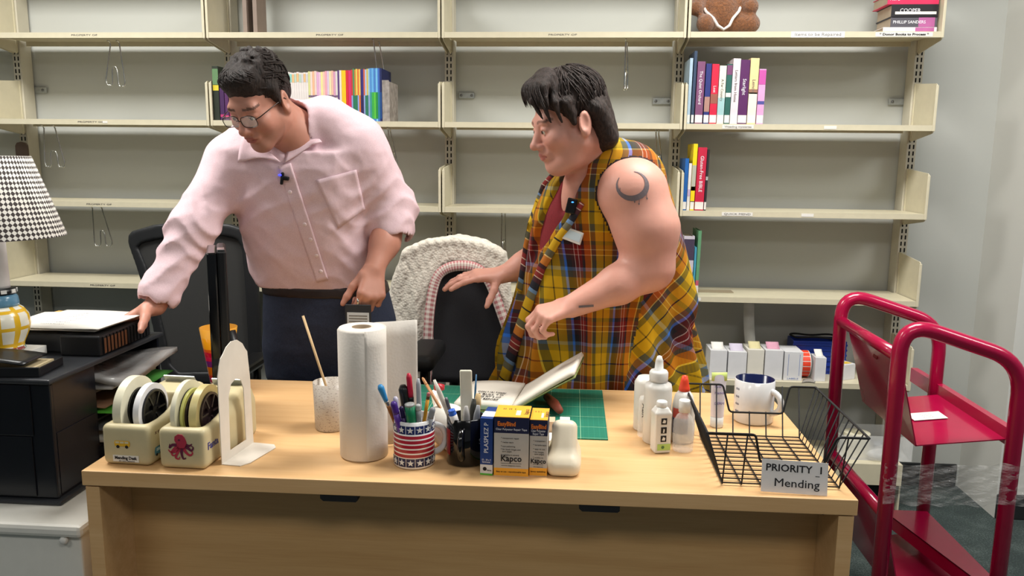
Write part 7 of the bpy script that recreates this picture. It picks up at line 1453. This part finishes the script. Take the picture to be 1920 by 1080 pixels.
# plaid tunic
PL = [((206, 164, 22), 0.14), ((40, 38, 34), 0.018), ((206, 164, 22), 0.14), ((112, 108, 84), 0.085), ((112, 144, 182), 0.045), ((36, 36, 46), 0.09), ((76, 36, 42), 0.06), ((204, 178, 160), 0.012), ((138, 44, 42), 0.055), ((204, 178, 160), 0.012), ((138, 44, 42), 0.055), ((64, 34, 38), 0.05), ((194, 116, 40), 0.11), ((222, 190, 124), 0.014), ((98, 94, 72), 0.085)]
def plaid_mat(name, rot):
    N = NT(name); m = N.coord('UV', (1, 1, 1), (0, 0, rot)); sp = N.new('ShaderNodeSeparateXYZ'); N.link(m, sp.inputs[0]); tot = sum(w for _, w in PL); out = []
    for ax_, ph in ((0, 0.13), (1, 0.42)):
        fr_ = N.math('FRACT', N.math('ADD', N.math('DIVIDE', sp.outputs[ax_], 0.215), ph + 10)); st = []; acc = 0.0
        for c, w in PL: st.append((acc / tot, lin(c))); acc += w
        out.append(N.ramp(fr_, st, 'CONSTANT'))
    tw = N.new('ShaderNodeTexWave', wave_type='BANDS', bands_direction='DIAGONAL'); tw.inputs['Scale'].default_value = 160; N.link(m, tw.inputs['Vector'])
    c0 = N.mix(N.math('ADD', N.math('MULTIPLY', tw.outputs[1], 0.2), 0.4), out[0], out[1]); c1 = N.mix(1.0, c0, N.mix(0.6, (1, 1, 1, 1), N.mix(1.0, out[0], (1.6, 2.6, 5.0, 1), 'MULTIPLY')), 'MULTIPLY'); c = N.mix(0.75, c0, c1); hs = N.new('ShaderNodeHueSaturation'); hs.inputs['Saturation'].default_value = 1.12; hs.inputs['Value'].default_value = 1.0; N.link(c, hs.inputs['Color']); N.link(hs.outputs[0], N.bs.inputs['Base Color']); N.bs.inputs['Roughness'].default_value = 0.9
    N.bump(N.noise(N.coord(scale=(1, 1, 0.4)), 14, 3), 0.35, 0.025); return N.m
m_pl1 = plaid_mat('plaid', 0.0); m_pl2 = plaid_mat('plaid_bias', 0.72); m_bind = mat('dark_binding', (44, 30, 32), 0.8)
def wfold(th, Z): return (0.009 * np.sin(th * 11 + 3 * np.sin(Z * 5)) + 0.005 * np.sin(th * 23 + Z * 6)) * np.clip((1.12 - Z) * 2.6, 0, 1) + 0.002 * np.sin(th * 9 + Z * 20)
vv = Vol(); lo, hi, f = loft([low] + wrows, 0.006, 2.2, wfold); vv.fn(lo, hi, f, 0.03)
vv.cap(A3(1125, 292, -0.90), A3(1180, 318, -0.945), 0.062, 0.07, 0.05).cap(A3(1195, 335, -0.90), A3(1258, 560, -0.80), 0.072, 0.07, 0.05)
cut = [vv.hit(x, y, -1.5, -0.5)[0] for x, y in ((1078, 318), (1056, 352), (1034, 395), (1014, 440), (998, 482), (990, 505))]; cr_ = [0.034, 0.036, 0.036, 0.026, 0.013, 0.006]
vv.cap(WL.p((0, 0.03, -0.03)), A3(1112, 292, -0.905), 0.066, 0.07, 0.012, 's')
for i in range(5): vv.cap(np.array(cut[i]), np.array(cut[i + 1]), cr_[i], cr_[i + 1], 0.008, 's')
P, F = vv.mesh(0.0052); P = laplace(P, F, 1)
ccx = np.interp(P[:, 2], [r[0] for r in sorted(wrows)], [r[1] for r in sorted(wrows)]); th = np.arctan2(P[:, 1] + 0.80, P[:, 0] - ccx); th = np.where(th > math.pi / 2, th - 2 * math.pi, th)
uv = np.stack([(th + math.pi / 2) * 0.25, P[:, 2]], 1)
fc = P[F].mean(1); dA = np.minimum.reduce([wb.at(fc)]); q = (fc - CAMP) @ CR; pxx_ = 960 + FPX * q[:, 0] / q[:, 1]; pyy_ = 540 - FPX * q[:, 2] / q[:, 1]
xline = np.interp(fc[:, 2], [0.7, 0.95, 1.15, 1.35], [-0.255, -0.215, -0.19, -0.16]); mi = np.where(fc[:, 0] > xline, 1, 0)
vA = Vol().cap(sN, A3(1212, 430, -1.01), 0.088, 0.08, 0.03).cap(A3(1212, 430, -1.01), eN, 0.08, 0.062, 0.03)
mi = np.where((vA.at(fc) < 0.0075) & (fc[:, 2] > 1.12), 2, mi)
vol_obj(P, F, 'plaid_tunic', [m_pl1, m_pl2, m_bind], wom, WO, uv=uv, mi=mi)
# rolled front edges of the open tunic
def edge_roll(pts, r, name, m, lift=0.004):
    W_ = [p - WO for p in wire_path(vv, pts, lift)]; b = MB(); b.tube(W_, r, 10, flat=0.6); return b.build(name, m, wom)
pu = NT('plaid_roll'); v = pu.coord(scale=(1, 1, 1)); sp = pu.new('ShaderNodeSeparateXYZ'); pu.link(v, sp.inputs[0]); fr_ = pu.math('FRACT', pu.math('ADD', pu.math('DIVIDE', pu.math('ADD', sp.outputs[2], pu.math('MULTIPLY', sp.outputs[0], 0.6)), 0.26), 10.0)); st = []; acc = 0; tot = sum(w for _, w in PL)
for c, w in PL: st.append((acc / tot, lin(c))); acc += w
pu.col(pu.ramp(fr_, st, 'CONSTANT')); pu.bs.inputs['Roughness'].default_value = 0.9
edge_roll([(1092, 380), (1072, 412), (1046, 450), (1018, 500), (1000, 545), (985, 590), (968, 640), (952, 690), (940, 730)], [0.008, 0.010, 0.012, 0.013, 0.015, 0.016, 0.018, 0.018, 0.018], 'front_edge', pu.m)
edge_roll([(1046, 322), (1022, 350), (1008, 380), (998, 420), (990, 460), (984, 500), (976, 545)], [0.009] * 7, 'front_edge', pu.m)
# name badge and clip microphone
p, n = vv.hit(1075, 441, -1.4, -0.5, 0.006)
b = MB(); b.x = Matrix.Translation(p - WO) @ Matrix.Rotation(math.radians(-20), 4, 'Z') @ Matrix.Rotation(math.radians(17), 4, 'Y'); b.box((0, 0, 0), (0.054, 0.004, 0.034), 0, None, 0.0015); o = b.build('name_badge', m_paper, wom); o['label'] = 'white name badge'
b2 = MB(); b2.x = b.x; b2.bx(-0.023, 0.023, -0.0028, -0.0021, -0.010, 0.012); b2.build('badge_face', mat('badge_gloss', (206, 224, 232), 0.1), o)
p, n = vv.hit(1072, 388, -1.4, -0.5, 0.008); b = MB(); b.x = Matrix.Translation(p - WO) @ Matrix.Rotation(math.radians(12), 4, 'Y'); b.box((0, 0, 0.004), (0.026, 0.014, 0.040), 0, None, 0.003); o = b.build('clip_microphone', m_black, wom)
MB().lathe([(0, -0.002), (0.003, -0.001), (0.0035, 0), (0.003, 0.001), (0, 0.002)], p - WO + Vector((0.004, -0.0075, 0.014)), 12).build('indicator_lamp', mat('led_cyan', (60, 140, 255), 0.3, emit=2.5), o)
# dark trousers and shoes under the tunic
m_dark = mat('dark_trousers', (36, 34, 40), 0.85)
for x in (-0.42, -0.22):
    P, F = Vol().chain([(x, -0.735, 0.72), (x, -0.745, 0.48), (x, -0.72, 0.09)], [0.11, 0.085, 0.065], 0.03).mesh(0.012); vol_obj(P, F, 'trouser_leg', m_dark, wom, WO)
    P, F = Vol().cap((x, -0.70, 0.045), (x - 0.03, -0.86, 0.035), 0.042, 0.036, 0.02).box((x, -0.77, -0.03), (0.2, 0.3, 0.03), 0.0, None, 0.002, 's').mesh(0.008); vol_obj(P, F, 'shoe', mat('black_shoe', (22, 18, 18), 0.3), wom, WO)
